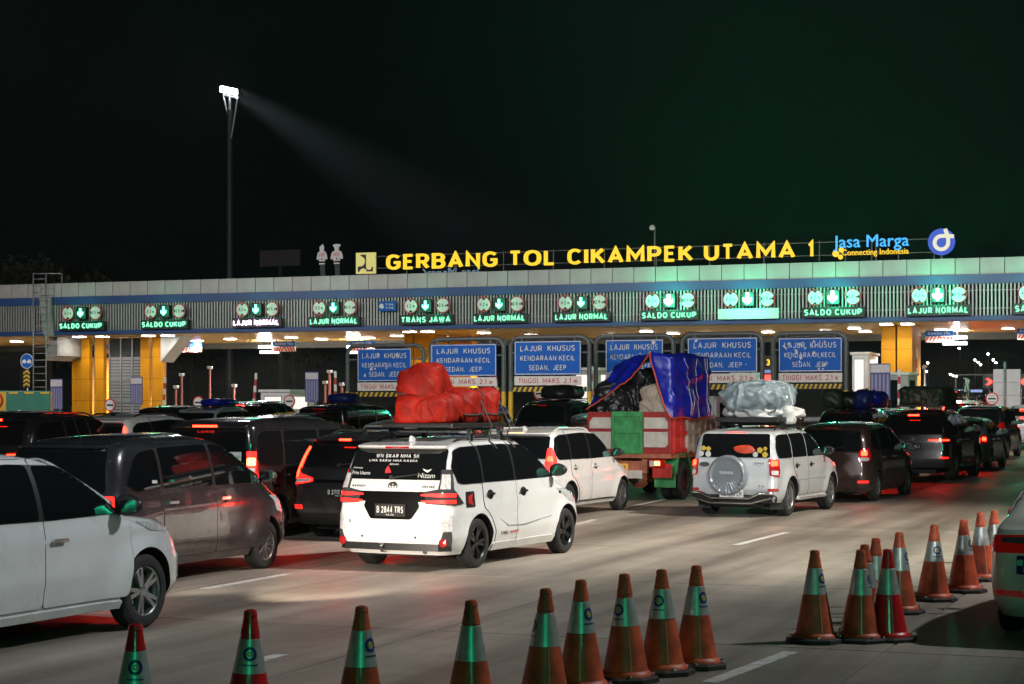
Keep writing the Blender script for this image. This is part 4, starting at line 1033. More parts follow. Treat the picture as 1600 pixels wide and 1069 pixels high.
    def exhaust(s, y, z=0.26):
        p = s.b.p_rear(y, 0.3); bm = bmesh.new(); tube(bm, [(p.x+0.5, y, z), (p.x+0.03, y, z-0.02)], 0.028, 10, caps=True); obj('exhaust', bm, M_dsteel, s.root)
    def under(s):
        b = s.b; bm = bmesh.new(); bx(bm, b.xr(0.35)+0.25, b.xf(0.35)-0.3, -b.w(0.3)+0.28, b.w(0.3)-0.28, 0.17, b.z0+0.05)
        for wx in b.wheels[:2]: tube(bm, [(wx, -s.tr, b.wheels[2]), (wx, s.tr, b.wheels[2])], 0.045, 8)
        obj('underbody', bm, M_gap, s.root)
    def place(s, ref, px, py=None, D=None, heading=0.0, zs=1.0):
        """stand the car so that its local ground point ref projects to the pixel"""
        h = PI/2-TH+math.radians(heading); s.root.rotation_euler = (0, 0, h)
        if py is not None: P = GP(px, py)
        else: P = AT(px, D)
        c, sn = math.cos(h), math.sin(h); rx, ry = ref
        p = P-Vector((rx*c-ry*sn, rx*sn+ry*c, 0)); p.z = GZ(p)
        s.root.location = p; s.root.scale.z = zs
        return s
def place_root(o, ref, px, py=None, D=None, heading=0.0):
    h = PI/2-TH+math.radians(heading); o.rotation_euler = (0, 0, h); P = GP(px, py) if py is not None else AT(px, D)
    c, sn = math.cos(h), math.sin(h); p = P-Vector((ref[0]*c-ref[1]*sn, ref[0]*sn+ref[1]*c, 0)); p.z = GZ(p); o.location = p

def profile(L, Wd, H, wb, ro, zb=1.0, hz=0.92, cowl=(1.12, 1.06), wsx=0.35, glass_lean=0.2, roof_r=0.12, apex=-0.2, bump=0.03, tumble=0.395, rbelt=0.06, nose=0.45, z0=0.2, belt_k=0.48):
    xr = -L/2
    rear = [(z0, xr+0.10), (z0+0.12, xr+0.02), (0.52, xr), (0.70, xr+0.02), (zb, xr+rbelt), (zb+0.06, xr+rbelt+0.03), (H-0.16, xr+rbelt+0.03+glass_lean), (H-0.09, xr+rbelt+0.05+glass_lean+roof_r), (H-0.045, xr+rbelt+glass_lean+roof_r+0.42), (H-0.015, apex-0.7), (H, apex)]
    front = [(z0, L/2-0.10), (0.42, L/2), (0.60, L/2-0.02), (hz-0.16, L/2-0.10), (hz, L/2-nose), (cowl[0]-0.03, cowl[1]+0.12), (cowl[0]+0.02, cowl[1]), (H-0.15, wsx), (H-0.085, wsx-0.2), (H-0.04, wsx-0.45), (H-0.012, wsx-0.8 if wsx-0.8 > apex+0.05 else apex+0.15), (H, apex+0.02)]
    wdt = [(z0, 0.445*Wd), (z0+0.14, 0.487*Wd), (0.55, 0.5*Wd), (0.82, 0.497*Wd), (zb, belt_k*Wd), (H-0.17, tumble*Wd), (H-0.10, (tumble-0.035)*Wd), (H-0.055, (tumble-0.085)*Wd), (H-0.025, (tumble-0.17)*Wd), (H-0.008, (tumble-0.27)*Wd), (H, 0.04*Wd)]
    return rear, front, wdt
def mkbody(L, Wd, H, wb, ro, wr, **k):
    if 'fc' in k and not callable(k['fc']):
        f0 = k['fc']; cz = k.get('cowl', (1.12, 1.06))[0]
        k['fc'] = lambda z: f0+(0.17-f0)*min(1, max(0, (z-cz+0.12)/0.2))
    bk = {q: k.pop(q) for q in list(k) if q in ('rc', 'fc', 'bow', 'fbow', 'taper', 'rtaper', 'flare', 'crease')}
    r, f, w_ = profile(L, Wd, H, wb, ro, **k)
    xw = -L/2+ro
    hz = k.get('hz', 0.92); cw = k.get('cowl', (1.12, 1.06))
    return Body(r, f, w_, wheels=(xw, xw+wb, wr), htop=H, hood=(hz-0.1, cw[0]+0.03), z0=k.get('z0', 0.2), **bk)
# ------------------------------------------------------------------ paints
P_white = paint('white_car_paint', (0.74, 0.74, 0.73), 0.0, 0.3, 0.05, 0.25)
P_pearl = paint('pearl_white_paint', (0.66, 0.67, 0.68), 0.0, 0.3, 0.06, 0.3)
P_silver = paint('silver_paint', (0.60, 0.62, 0.64), 0.2, 0.33, 0.06)
P_grey = paint('dark_grey_paint', (0.022, 0.023, 0.028), 0.2, 0.28, 0.12)
P_black = paint('black_car_paint', (0.012, 0.012, 0.014), 0.1, 0.25, 0.2)
P_char = paint('charcoal_paint', (0.020, 0.020, 0.023), 0.2, 0.3, 0.15)
P_brown = paint('brown_paint', (0.045, 0.024, 0.022), 0.3, 0.32, 0.15)
P_dbrown = paint('dark_brown_paint', (0.014, 0.009, 0.008), 0.15, 0.26, 0.15)
P_lgrey = paint('light_grey_paint', (0.26, 0.26, 0.27), 0.45, 0.34, 0.1)
P_rose = paint('rose_silver_paint', (0.40, 0.33, 0.36), 0.4, 0.34, 0.1)
M_sill = mat('cladding_black', (0.02, 0.02, 0.021), 0.55, var=0.2)
M_stick = mat('sticker_white', (0.62, 0.62, 0.62), 0.5, var=0.2, scale=60)
M_sticky = mat('sticker_yellow', (0.65, 0.45, 0.05), 0.5)
M_platew = mat('plate_white', (0.7, 0.7, 0.68), 0.45)
M_piano = mat('piano_black', (0.004, 0.004, 0.0045), 0.25, spec=0.3)
QC = 'cars queueing at the toll gate'

def std(c, dlo, splits, doors, zsill=0.30, wheel=(5, 'double', 'bright'), ww=0.2, rimr=None, surround=True, dtop=None, handle_z=None, hm=None, cup=True, rglass=None, gate=None, ws=True, archz=None, doorrim=True):
    b = c.b; c.body(); c.wheels(wheel, ww, rimr); c.under()
    xr, xf, wr = b.wheels; dls = []
    topz = dtop or max(p[1] for p in dlo)+0.035
    for k, (x0, x1) in enumerate(doors):
        poly = [(x0, zsill), (x1, zsill), (x1, topz), (x0, topz)]
        if x0 < xr+wr+0.16:                                # rear door: cut for the arch
            a = wr+0.14; n = [(xr+a*math.cos(t), wr+a*math.sin(t)) for t in np.linspace(0.05, 1.35, 7)]; n = [p for p in n if p[0] > x0]
            q = math.sqrt(max(0, a*a-(x0-xr)**2))+wr if abs(x0-xr) < a else zsill
            poly = [(xr+a, zsill), (x1, zsill), (x1, topz), (x0, topz), (x0, q)]+n[::-1]
        # follow the window line at the front
        hi = [p for p in dlo]
        if k == len(doors)-1:
            fx = max(p[0] for p in dlo); fz = min(p[1] for p in dlo if abs(p[0]-fx) < 0.05); tx = max(p[0] for p in dlo if p[1] > max(q[1] for q in dlo)-0.03)
            poly = [(x0, zsill), (x1-0.03, zsill), (x1, zsill+0.2), (max(x1, fx)+0.0, fz-0.03), (fx+0.05, fz+0.02), (tx+0.06, topz), (x0, topz)]
        pr = rnd(poly, 0.05); dls.append(c.sides('door', pr, c.paint, 0.006, M_gap, step=0.07, inward=0.004)); c.sides('door_gap', grow(pr, 0.0075), M_gap, 0.0025, step=0.07, inward=0.004, parent=dls[-1])
    if surround: c.sides('window_surround', rnd(dlo, 0.05), M_black, 0.009, parent=None, inward=0.004, step=0.045)
    es = [None]+list(splits)+[None]
    for i in range(len(es)-1):
        pl = [p[:2] for p in dlo]
        if es[i] is not None: pl = clipx(pl, (es[i][0]+0.025, es[i][1]) if isinstance(es[i], tuple) else es[i]+0.025, '>')
        if es[i+1] is not None: pl = clipx(pl, (es[i+1][0]-0.025, es[i+1][1]) if isinstance(es[i+1], tuple) else es[i+1]-0.025, '<')
        if len(pl) > 2:
            cx, cz = sum(p[0] for p in pl)/len(pl), sum(p[1] for p in pl)/len(pl)
            pl = [(cx+(x-cx)*0.985, cz+(z-cz)*0.965) for x, z in pl]
            c.sides('side_window', rnd(pl, 0.045), M_glass, 0.013, parent=None, inward=0.003, step=0.045)
    hz = handle_z
    if hz:
        for (x0, x1), d in zip(doors, dls): c.handle(x0+0.17, hz, d, m=hm, cup=cup)
    if rglass:
        c.rear('rear_window', rnd(rglass, 0.05), M_glass, 0.012)
    if ws:
        zt, zb_ = b.ht-0.13, b.hood[1]+0.02
        c.front('windscreen', rnd([(-b.w(zb_)*0.86, zb_), (b.w(zb_)*0.86, zb_), (b.w(zt)*0.82, zt), (-b.w(zt)*0.82, zt)], 0.06), M_glass, 0.006)
    return dls
def headlamps(c, q0, q1, z0, z1, up=0.06):
    for o in c.corner('headlight', rnd([(q0, z0+up), (q1, z0), (q1, z1-up*0.7), (q0, z1)], 0.03), M_clear, 0.008, M_chrome, front=True): pass
def grille(c, z0=0.5, z1=0.8, hw=0.45): c.front('grille', rnd([(-hw, z0), (hw, z0), (hw*0.9, z1), (-hw*0.9, z1)], 0.04), M_black, 0.008)

# ================================================================== the white wagon with the red roof load (centre)
B = mkbody(4.19, 1.66, 1.665, 2.655, 0.81, 0.315, zb=1.03, hz=0.93, cowl=(1.10, 1.16), wsx=0.42, glass_lean=0.17, roof_r=0.10, tumble=0.425, belt_k=0.487, rc=0.15, fc=0.48, crease=[(0.80, 0.010, 0.05, 0.05), (0.46, 0.012, 0.06, 0.02)])
c = Car('white_wagon', 'clean white wagon with blackened tail lamp band carrying the red wrapped roof load', QC, B, P_white)
dlo = [(-1.80, 1.10), (-1.86, 1.28), (-1.74, 1.50), (-1.55, 1.535), (-0.4, 1.555), (0.28, 1.53), (0.62, 1.36), (1.02, 1.11), (0.96, 1.085), (-0.2, 1.075), (-1.7, 1.075)]
dl = std(c, dlo, [(-1.13, 0.0), (-0.20, -0.02)], [(-1.15, -0.20), (-0.19, 0.98)], wheel=(5, 'double', 'dark'), ww=0.2, rimr=0.215, handle_z=0.93, hm=M_black, cup=M_black)
c.sides('sill_skirt', rnd([(-0.88, 0.19), (0.98, 0.19), (0.98, 0.30), (-0.88, 0.30)], 0.03), P_white, 0.022, step=0.2)
c.sides('fuel_flap', rnd([(-1.62, 0.78), (-1.40, 0.78), (-1.40, 0.98), (-1.62, 0.98)], 0.03), M_black, 0.008, both=False)
c.sides('flap_mark', [(-1.57, 0.84), (-1.45, 0.80), (-1.48, 0.88), (-1.44, 0.95), (-1.56, 0.92)], M_signr, 0.012, both=False)
c.sides('side_marker', rnd([(1.1, 0.85), (1.16, 0.85), (1.16, 0.88), (1.1, 0.88)], 0.01), M_black, 0.006, both=False)
c.sides('swoosh_stripe', [(-0.70, 0.60), (-0.45, 0.50), (0.0, 0.49), (0.85, 0.56), (0.85, 0.55), (0.0, 0.475), (-0.48, 0.485)], M_lgr if 'M_lgr' in globals() else M_steel, 0.0085, both=False)
for s_, x_, m_, wd_ in (('TRD', -0.58, M_signk, 0.22), ('SPORT', -0.28, M_signr, 0.26)):
    p = B.p_side(x_, 0.40); stext(s_, c.root, (x_, -(p.y+0.012), 0.385), m_, 0.06, wd_, 0.002)
c.rear('tailgate', rnd([(-0.66, 0.46), (0.66, 0.46), (0.70, 0.60), (0.70, 1.02), (0.68, 1.10), (-0.68, 1.10), (-0.70, 1.02), (-0.70, 0.60)], 0.06), P_white, 0.007, M_gap)
c.rear('rear_window', rnd([(-0.70, 1.13), (0.70, 1.13), (0.655, 1.52), (-0.655, 1.52)], 0.06), M_glass, 0.012)
c.rear('light_band', [(-0.76, 0.86), (0.76, 0.86), (0.76, 0.985), (-0.76, 0.985)], M_piano, 0.014)
c.rear('plate_recess', rnd([(-0.29, 0.64), (0.29, 0.64), (0.40, 0.80), (0.36, 0.90), (-0.36, 0.90), (-0.40, 0.80)], 0.03), M_piano, 0.018)
for q in c.corner('tail_light', [(-0.30, 0.84), (0.08, 0.82), (0.30, 0.84), (0.07, 1.02), (0.02, 1.26), (-0.10, 1.26), (-0.13, 1.02), (-0.32, 0.985)], M_dlens, 0.016, M_black): tl = q
for z0, z1 in ((0.845, 0.888), (0.925, 0.968)):
    c.corner('light_bar', [(-0.36, z0+0.012), (-0.12, z0), (0.10, z0), (0.10, z1), (-0.12, z1), (-0.36, z1-0.012)], M_redm, 0.021)
c.corner('reverse_light', [(-0.10, 1.02), (0.02, 1.02), (0.0, 1.20), (-0.09, 1.20)], M_clear, 0.02)
for z0, m_ in ((0.30, M_dlens), (0.50, M_clear)):
    c.corner('bumper_vent', rnd([(-0.12, z0), (0.07, z0), (0.05, z0+0.2), (-0.06, z0+0.2)], 0.02), m_, 0.01)
for sg in (1, -1):
    p = B.p_rear(sg*0.72, 0.35); bm = bmesh.new(); lathe(bm, [(0.055, 0.02), (0.055, -0.02), (0.03, -0.03), (0.001, -0.032)], 20, 'X'); obj('fog_light', bm, M_redd, c.root, 40, loc=(p.x, sg*0.72, 0.36))
bm = bmesh.new(); p = B.p_rear(0, 0.3)
rows = []
for i in range(15):
    y = -0.78+1.56*i/14; q = B.p_rear(y, 0.32); rows.append([bm.verts.new(v) for v in ((q.x+0.02, y, 0.345), (q.x-0.03, y, 0.34), (q.x-0.035, y, 0.255), (q.x+0.02, y, 0.25))])
for i in range(14):
    for k in range(4): bm.faces.new((rows[i][k], rows[i][(k+1) % 4], rows[i+1][(k+1) % 4], rows[i+1][k]))
bm.faces.new(rows[0]); bm.faces.new(rows[-1][::-1]); obj('bumper_bar', bm, M_black, c.root, 30)
bm = bmesh.new(); q = B.p_rear(0, 0.32); tube(bm, [(q.x+0.1, 0.1, 0.25), (q.x-0.06, 0.1, 0.25), (q.x-0.07, 0.1, 0.29)], 0.022, 8); lathe(bm, [(0.001, -0.03), (0.028, -0.015), (0.03, 0.0), (0.02, 0.024), (0.001, 0.03)], 12, 'Z', origin=(q.x-0.07, 0.1, 0.32)); obj('tow_ball', bm, M_chrome, c.root, 60)
c.spoiler(1.545, 0.64, 0.13, P_white, 0.04); c.wiper(1.14, 0.03, 0.40, 0.12)
c.brake_strip(1.535, 0.17, M_redd, 0.112, 0.025)
c.plate('B 2844 TRS', 0.755, 0.0, w_=0.44, h=0.16, off=0.024)
c.emblem(1.055, M_black, 'oval', 0.062)
c.words('AVANZA', 0.50, 1.035, M_black, 0.032, 0.20); c.words('VELOZ', -0.50, 1.035, M_black, 0.032, 0.18); c.words('G', 0.6, 0.585, M_black, 0.04)
c.words('Prio Utama', 0.50, 1.19, M_stick, 0.045, 0.26, 0.02, False); c.words('Keluarga', 0.56, 1.265, M_stick, 0.02, 0.13, 0.02, False); c.words('Nizam', -0.45, 1.16, M_stick, 0.065, 0.24, 0.02, False)
for dy, dz, w2, h2 in ((0.0, 1.405, 0.62, 0.05), (0.05, 1.355, 0.7, 0.03)): c.words('WN SKAR NMA SK' if h2 > 0.04 else 'LMA SARW MNA KASRA', dy, dz, M_stick, h2, w2, 0.02)
c.words('dakwah', 0.03, 1.315, M_stick, 0.025, 0.13, 0.02, False)
bm = bmesh.new(); q = B.p_rear(-0.45, 1.26); prism(bm, [(-0.07, 0.02), (0, 0), (0.07, 0.02), (0.03, -0.015), (0, -0.03), (-0.03, -0.015)], -0.003, 0); obj('wing_sticker', bm, M_stick, c.root, loc=(q.x-0.02, -0.45, 1.255), rot=(0, 0, -PI/2))
bm = bmesh.new(); q = B.p_rear(0.12, 1.25); prism(bm, [(-0.05, 0), (0.05, 0.01), (0.03, 0.05), (0.0, 0.11), (-0.04, 0.06)], -0.003, 0); obj('red_reflection_patch', bm, M_signr, c.root, loc=(q.x-0.02, 0.10, 1.2), rot=(0, 0, -PI/2))  # red patch painted as a reflection on the rear window
for y_ in (0.42, -0.35):
    p = B.p_rear(y_, 0.42); bm = bmesh.new(); lathe(bm, [(0.014, 0.01), (0.014, -0.006), (0.001, -0.006)], 10, 'X'); obj('parking_sensor', bm, M_black, c.root, loc=(p.x, y_, 0.42))
c.sides('handle_recess', [(x0+0.19+0.085*math.cos(a), 0.922+0.062*math.sin(a)) for x0 in (-1.15,) for a in np.linspace(0, 2*PI, 19)[:-1]], M_black, 0.0095, parent=dl[0], step=0.2); c.sides('handle_recess', [(-0.19+0.19+0.085*math.cos(a), 0.922+0.062*math.sin(a)) for a in np.linspace(0, 2*PI, 19)[:-1]], M_black, 0.0095, parent=dl[1], step=0.2)
c.mirror(0.92, 1.12, M_black, 1.05); c.rails(-1.5, 0.3, 0.56, M_black, 0.05); c.antenna(-1.5, P_white); headlamps(c, -0.5, 0.1, 0.68, 0.93); grille(c); c.exhaust(-0.45)
c.tail_glow(0.9, 0.75, 10)
VEL = c.place((B.wheels[0], -c.tr), 737, 887, heading=-5.5)

# ================================================================== older white wagon behind it, plus a shared older body
B2 = mkbody(4.12, 1.635, 1.67, 2.655, 0.80, 0.31, zb=1.0, hz=0.93, cowl=(1.09, 1.12), wsx=0.42, glass_lean=0.18, roof_r=0.10, tumble=0.42, belt_k=0.485, rc=0.17, fc=0.48, crease=[(0.78, 0.008, 0.05, 0.04)])
c = Car('white_wagon', 'off-white older wagon just ahead of the red load car, silver spoked wheels', QC, B2, P_white)
dlo = [(-1.78, 1.13), (-1.80, 1.26), (-1.70, 1.47), (-1.5, 1.52), (-0.4, 1.55), (0.28, 1.52), (0.6, 1.36), (1.0, 1.10), (0.94, 1.075), (-0.2, 1.06), (-1.68, 1.07)]
std(c, dlo, [(-1.15, 0.0), (-0.22, -0.02)], [(-1.17, -0.22), (-0.21, 0.96)], wheel=(6, 'multi', 'bright'), handle_z=0.92, hm=P_white, rglass=[(-0.68, 1.09), (0.68, 1.09), (0.63, 1.50), (-0.63, 1.50)])
c.rear('tailgate', rnd([(-0.66, 0.46), (0.66, 0.46), (0.70, 1.05), (-0.70, 1.05)], 0.06), P_white, 0.007, M_gap)
c.corner('tail_light', rnd([(-0.10, 0.86), (0.10, 0.90), (0.14, 1.0), (0.0, 1.30), (-0.08, 1.28), (-0.13, 1.0)], 0.02), M_redm, 0.014, M_redd)
c.corner('turn_light', rnd([(-0.10, 1.04), (0.02, 1.04), (0.0, 1.14), (-0.08, 1.14)], 0.02), M_redl, 0.019)
c.spoiler(1.55, 0.62, 0.12, P_white); c.brake_strip(1.56, 0.15, M_amber, 0.12, 0.02); c.plate('B 1624 KZP', 0.78); c.mirror(0.92, 1.1, M_black); c.antenna(-1.45, P_white); headlamps(c, -0.45, 0.1, 0.68, 0.9); grille(c); c.wiper(1.1)
c.rails(-1.45, 0.3, 0.56, P_white, 0.04)
c.sides('sill_strip', [(-0.88, 0.27), (1.0, 0.27), (1.0, 0.285), (-0.88, 0.285)], M_black, 0.008, step=0.2)
c.place((B2.wheels[1], -c.tr), 966, 797, heading=-4)
c.tail_glow(1.0, 0.75, 11)
AVA = c

# ================================================================== silver off-roader with spare wheel
B3 = mkbody(4.33, 1.70, 1.66, 2.685, 0.84, 0.345, zb=1.03, hz=1.0, cowl=(1.13, 1.05), wsx=0.42, glass_lean=0.09, roof_r=0.07, tumble=0.435, belt_k=0.487, rc=0.13, fc=0.4, bow=0.03, flare=0.045, z0=0.27, rbelt=0.03, crease=[(0.82, 0.008, 0.05, 0.03)])
c = Car('silver_off_roader', 'silver white off-roader with a covered spare wheel on its tailgate', QC, B3, P_silver)
dlo = [(-1.98, 1.12), (-1.99, 1.3), (-1.90, 1.49), (-1.75, 1.52), (-0.4, 1.54), (0.30, 1.52), (0.6, 1.36), (0.95, 1.12), (0.9, 1.09), (-0.2, 1.08), (-1.88, 1.08)]
std(c, dlo, [(-1.15, 0.0), (-0.20, -0.02)], [(-1.10, -0.20), (-0.19, 0.94)], zsill=0.38, wheel=(6, 'multi', 'bright'), ww=0.22, rimr=0.225, surround=False, handle_z=0.94, hm=M_black, rglass=[(-0.70, 1.10), (0.66, 1.10), (0.63, 1.53), (-0.66, 1.53)])
c.rear('tailgate', rnd([(-0.66, 0.52), (0.64, 0.52), (0.66, 1.07), (-0.68, 1.07)], 0.05), P_silver, 0.007, M_gap)
c.corner('tail_light', rnd([(-0.11, 0.78), (0.08, 0.74), (0.16, 0.86), (0.14, 1.06), (-0.11, 1.07)], 0.025), M_redd, 0.014, M_redd)
c.corner('brake_lens', rnd([(-0.07, 0.95), (0.06, 0.95), (0.08, 1.04), (-0.07, 1.05)], 0.02), M_redl, 0.019)
c.corner('reverse_light', rnd([(-0.07, 0.79), (0.05, 0.78), (0.07, 0.86), (-0.07, 0.87)], 0.02), M_clear, 0.02)
c.corner('bumper_reflector', rnd([(-0.14, 0.49), (0.10, 0.49), (0.08, 0.535), (-0.14, 0.535)], 0.012), M_redd, 0.012)
# spare wheel in a wrinkled cover
M_cover = mat('vinyl_cover', (0.24, 0.27, 0.30), 0.25, 0.3, coat=0.4, var=0.1, scale=3)
p = B3.p_rear(0.06, 0.78); bm = bmesh.new(); R = 0.37
prof = [(R*0.92, 0.0), (R, -0.02), (R*1.01, -0.09), (R*0.985, -0.16), (R*0.93, -0.188), (R*0.86, -0.192), (R*0.84, -0.186)]+[(R*q, -0.186-0.004*(1-q)) for q in (0.7, 0.55, 0.4, 0.25, 0.1, 0.01)]
lathe(bm, prof, 72, 'X')
for v in bm.verts:
    r_ = math.hypot(v.co.y, v.co.z)
    if v.co.x < -0.15 and r_ > 0.03 and v.co.z < -0.06: v.co.x += 0.014*math.sin(math.atan2(v.co.z, v.co.y)*26+v.co.y*8)*min(1, (r_-0.06)/0.2)*min(1, (-v.co.z-0.06)/0.1)
sw = obj('spare_wheel_cover', bm, M_cover, c.root, 50, loc=(p.x-0.015, 0.06, 0.78)); stext('TERIOS', sw, (-0.196, 0, 0.02), M_stick, 0.05, 0.27, 0.003, rot=(0, 0, -PI/2))
bm = bmesh.new(); tube(bm, [(-0.02-0.0, R*0.9*math.cos(a), R*0.9*math.sin(a)) for a in np.linspace(0, 2*PI, 33)[:-1]], 0.03, 6, closed=True); obj('cover_hem', bm, M_black, sw)
# bull bar of chrome pipe under the bumper
bm = bmesh.new(); q = B3.p_rear(0, 0.4).x; tube(bm, [(q+0.25, 0.80, 0.44), (q+0.0, 0.78, 0.45), (q-0.06, 0.60, 0.45), (q-0.07, 0.40, 0.36), (q-0.07, -0.34, 0.36), (q-0.06, -0.52, 0.45), (q-0.0, -0.74, 0.45), (q+0.25, -0.80, 0.44)], 0.028, 8); tube(bm, [(q-0.05, 0.78, 0.37), (q-0.08, 0.42, 0.27), (q-0.08, -0.36, 0.27), (q-0.05, -0.74, 0.37)], 0.024, 8); obj('bumper_bar', bm, M_chrome, c.root, 60)
c.rear('lower_bumper', rnd([(-0.78, 0.28), (0.78, 0.28), (0.80, 0.42), (-0.80, 0.42)], 0.03), M_sill, 0.012)
c.plate('AD 1388 CM', 0.43, 0.0, M_signk, M_platew, 0.46, 0.16, off=0.075)
c.emblem(0.97, M_dsteel, 'oval', 0.05, 0.56); bm = bmesh.new(); q = B3.p_rear(0.56, 0.97); prism(bm, disc_poly(0, 0, 1, 20), 0, 0.01); [setattr(v, 'co', Vector((v.co.x*0.10, v.co.y, v.co.z*0.045))) for v in bm.verts]; obj('badge', bm, M_dsteel, c.root, 50, loc=(q.x-0.016, 0.56, 0.97), rot=(0, 0, -PI/2))
c.words('TERIOS', -0.50, 0.98, M_dsteel, 0.035, 0.2); c.words('TX', -0.55, 0.56, M_dsteel, 0.035, 0.12)
for yy, zz, m_, rr in ((0.60, 1.27, M_sticky, 0.05), (0.64, 1.17, M_stick, 0.05), (0.50, 1.16, M_stick, 0.055), (0.50, 1.26, M_sticky, 0.05), (-0.50, 1.24, M_sticky, 0.06), (-0.42, 1.16, M_stick, 0.05), (-0.60, 1.27, M_sticky, 0.04), (-0.60, 1.16, M_sticky, 0.06)):
    q = B3.p_rear(yy, zz); bm = bmesh.new(); prism(bm, disc_poly(0, 0, rr, 9 if m_ is M_stick else 5, 0.3), -0.003, 0); obj('sticker', bm, m_, c.root, loc=(q.x-0.024, yy, zz), rot=(0, 0, -PI/2))
bm = bmesh.new()
for i in range(1): bmesh.ops.create_icosphere(bm, subdivisions=3, radius=1)
for v in bm.verts: v.co = Vector((v.co.x*0.03, v.co.y*0.26, v.co.z*0.13+0.02*noise.noise(v.co*3)))
q = B3.p_rear(-0.15, 1.22); obj('red_bag_behind_glass', bm, mat('red_bag', (0.6, 0.06, 0.02), 0.4, var=0.3, scale=6), c.root, 60, loc=(q.x+0.01, -0.18, 1.21))
c.brake_strip(1.555, 0.19, M_redm, -0.02, 0.03); c.mirror(0.88, 1.12, M_black, 1.05); headlamps(c, -0.4, 0.1, 0.74, 0.95); grille(c)
c.sides('sill_step', rnd([(-0.85, 0.29), (0.95, 0.29), (0.95, 0.34), (-0.85, 0.34)], 0.02), P_silver, 0.05, step=0.2, inward=0.05)
c.sides('door_moulding', [(-0.9, 0.66), (0.95, 0.66), (0.95, 0.70), (-0.9, 0.70)], P_silver, 0.016, step=0.2)
for sg in (1, -1):
    bm = bmesh.new(); bx(bm, -0.012, 0.012, -0.13, 0.13, -0.2, 0.12); bmesh.ops.bevel(bm, geom=bm.edges[:], offset=0.006, segments=1, affect='EDGES'); obj('mud_flap', bm, M_sill, c.root, loc=(B3.wheels[0]-0.40, sg*0.70, 0.33))
c.rails(-1.6, 0.3, 0.60, M_black, 0.07); c.exhaust(-0.35, 0.27)
TER = c.place((B3.wheels[0], -c.tr), 1226, 806, heading=-5)

# ================================================================== dark grey van-like wagon, left
B4 = mkbody(4.22, 1.70, 1.735, 2.74, 0.66, 0.305, zb=1.03, hz=0.98, cowl=(1.10, 1.42), wsx=0.55, glass_lean=0.20, roof_r=0.16, tumble=0.415, belt_k=0.485, rc=0.24, fc=0.5, apex=0.0, nose=0.36, crease=[(0.84, 0.010, 0.05, 0.02), (0.42, 0.010, 0.06, 0.0)])
c = Car('grey_wagon', 'dark grey wagon with sliding door beside the white car at the left edge', QC, B4, P_grey)
dlo = [(-1.72, 1.18), (-1.52, 1.45), (-1.40, 1.53), (-1.0, 1.575), (0.2, 1.60), (0.52, 1.56), (0.95, 1.36), (1.42, 1.11), (1.36, 1.085), (0.2, 1.09), (-1.3, 1.10), (-1.55, 1.08)]
std(c, dlo, [(-1.03, 0.0), (0.10, -0.02), (0.98, 0.0)], [(-1.02, 0.10), (0.11, 1.28)], wheel=(10, 'multi', 'bright'), ww=0.19, rimr=0.2, handle_z=0.94, hm=M_chrome, rglass=[(-0.70, 1.08), (0.70, 1.08), (0.60, 1.57), (-0.60, 1.57)])
c.sides('slide_rail', [(-1.95, 0.985), (-1.03, 0.985), (-1.03, 1.0), (-1.95, 1.0)], M_gap, 0.007, step=0.2)
c.sides('window_sticker', [(-1.22, 1.17), (-1.12, 1.17), (-1.12, 1.205), (-1.22, 1.205)], M_stick, 0.016, both=False)
c.rear('tailgate', rnd([(-0.66, 0.46), (0.66, 0.46), (0.70, 1.04), (-0.70, 1.04)], 0.06), P_grey, 0.007, M_gap)
c.corner('tail_light', rnd([(-0.12, 0.80), (0.06, 0.80), (0.05, 1.05), (-0.12, 1.05)], 0.03), M_redm, 0.014, M_redd)
c.spoiler(1.60, 0.60, 0.10, P_grey); c.mirror(1.25, 1.12, P_grey); headlamps(c, -0.38, 0.16, 0.66, 0.93); grille(c); c.antenna(-1.45, M_black, 0, 'whip'); c.plate('B 1907 SRE', 0.75)
c.tail_glow(0.9, 0.75, 15); c.place((B4.wheels[1], -c.tr), 407, 888, heading=-2.0)

# ================================================================== white wagon cut by the left edge
B5 = mkbody(4.50, 1.75, 1.68, 2.775, 0.86, 0.345, zb=1.04, hz=0.99, cowl=(1.10, 1.18), wsx=0.42, glass_lean=0.25, roof_r=0.12, tumble=0.41, belt_k=0.487, rc=0.18, fc=0.5, flare=0.04, z0=0.24, apex=-0.3, nose=0.38, crease=[(0.90, 0.012, 0.045, 0.03), (0.45, -0.012, 0.08, 0.02)])
c = Car('white_wagon', 'pearl white wagon cut by the left edge of the photo, five split spoke wheel', QC, B5, P_pearl)
dlo = [(-1.86, 1.26), (-1.78, 1.42), (-1.6, 1.50), (-0.4, 1.56), (0.25, 1.535), (0.65, 1.37), (1.12, 1.115), (1.05, 1.085), (0.0, 1.07), (-1.4, 1.08), (-1.7, 1.12)]
std(c, dlo, [(-1.14, 0.0), (-0.10, -0.02), (0.98, 0.0)], [(-1.1, -0.10), (-0.09, 1.12)], zsill=0.33, wheel=(5, 'double', 'bright'), ww=0.21, rimr=0.235, handle_z=0.90, hm=M_chrome, cup=P_pearl)
c.sides('sill_skirt', rnd([(-0.95, 0.22), (1.02, 0.22), (1.02, 0.30), (-0.95, 0.30)], 0.02), P_pearl, 0.018, step=0.2)
c.mirror(0.98, 1.1, M_black, 1.15, 0.12); headlamps(c, -0.50, -0.1, 0.86, 1.0, 0.05); grille(c, 0.45, 0.85, 0.55); c.corner('fog_light', rnd([(-0.15, 0.42), (0.1, 0.42), (0.1, 0.62), (-0.1, 0.66)], 0.03), M_clear, 0.01, front=True)
c.corner('tail_light', rnd([(-0.12, 0.80), (0.06, 0.80), (0.05, 1.05), (-0.12, 1.05)], 0.03), M_redm, 0.014, M_redd)
c.place((B5.wheels[1], -c.tr), 214, 981, heading=-3.0)
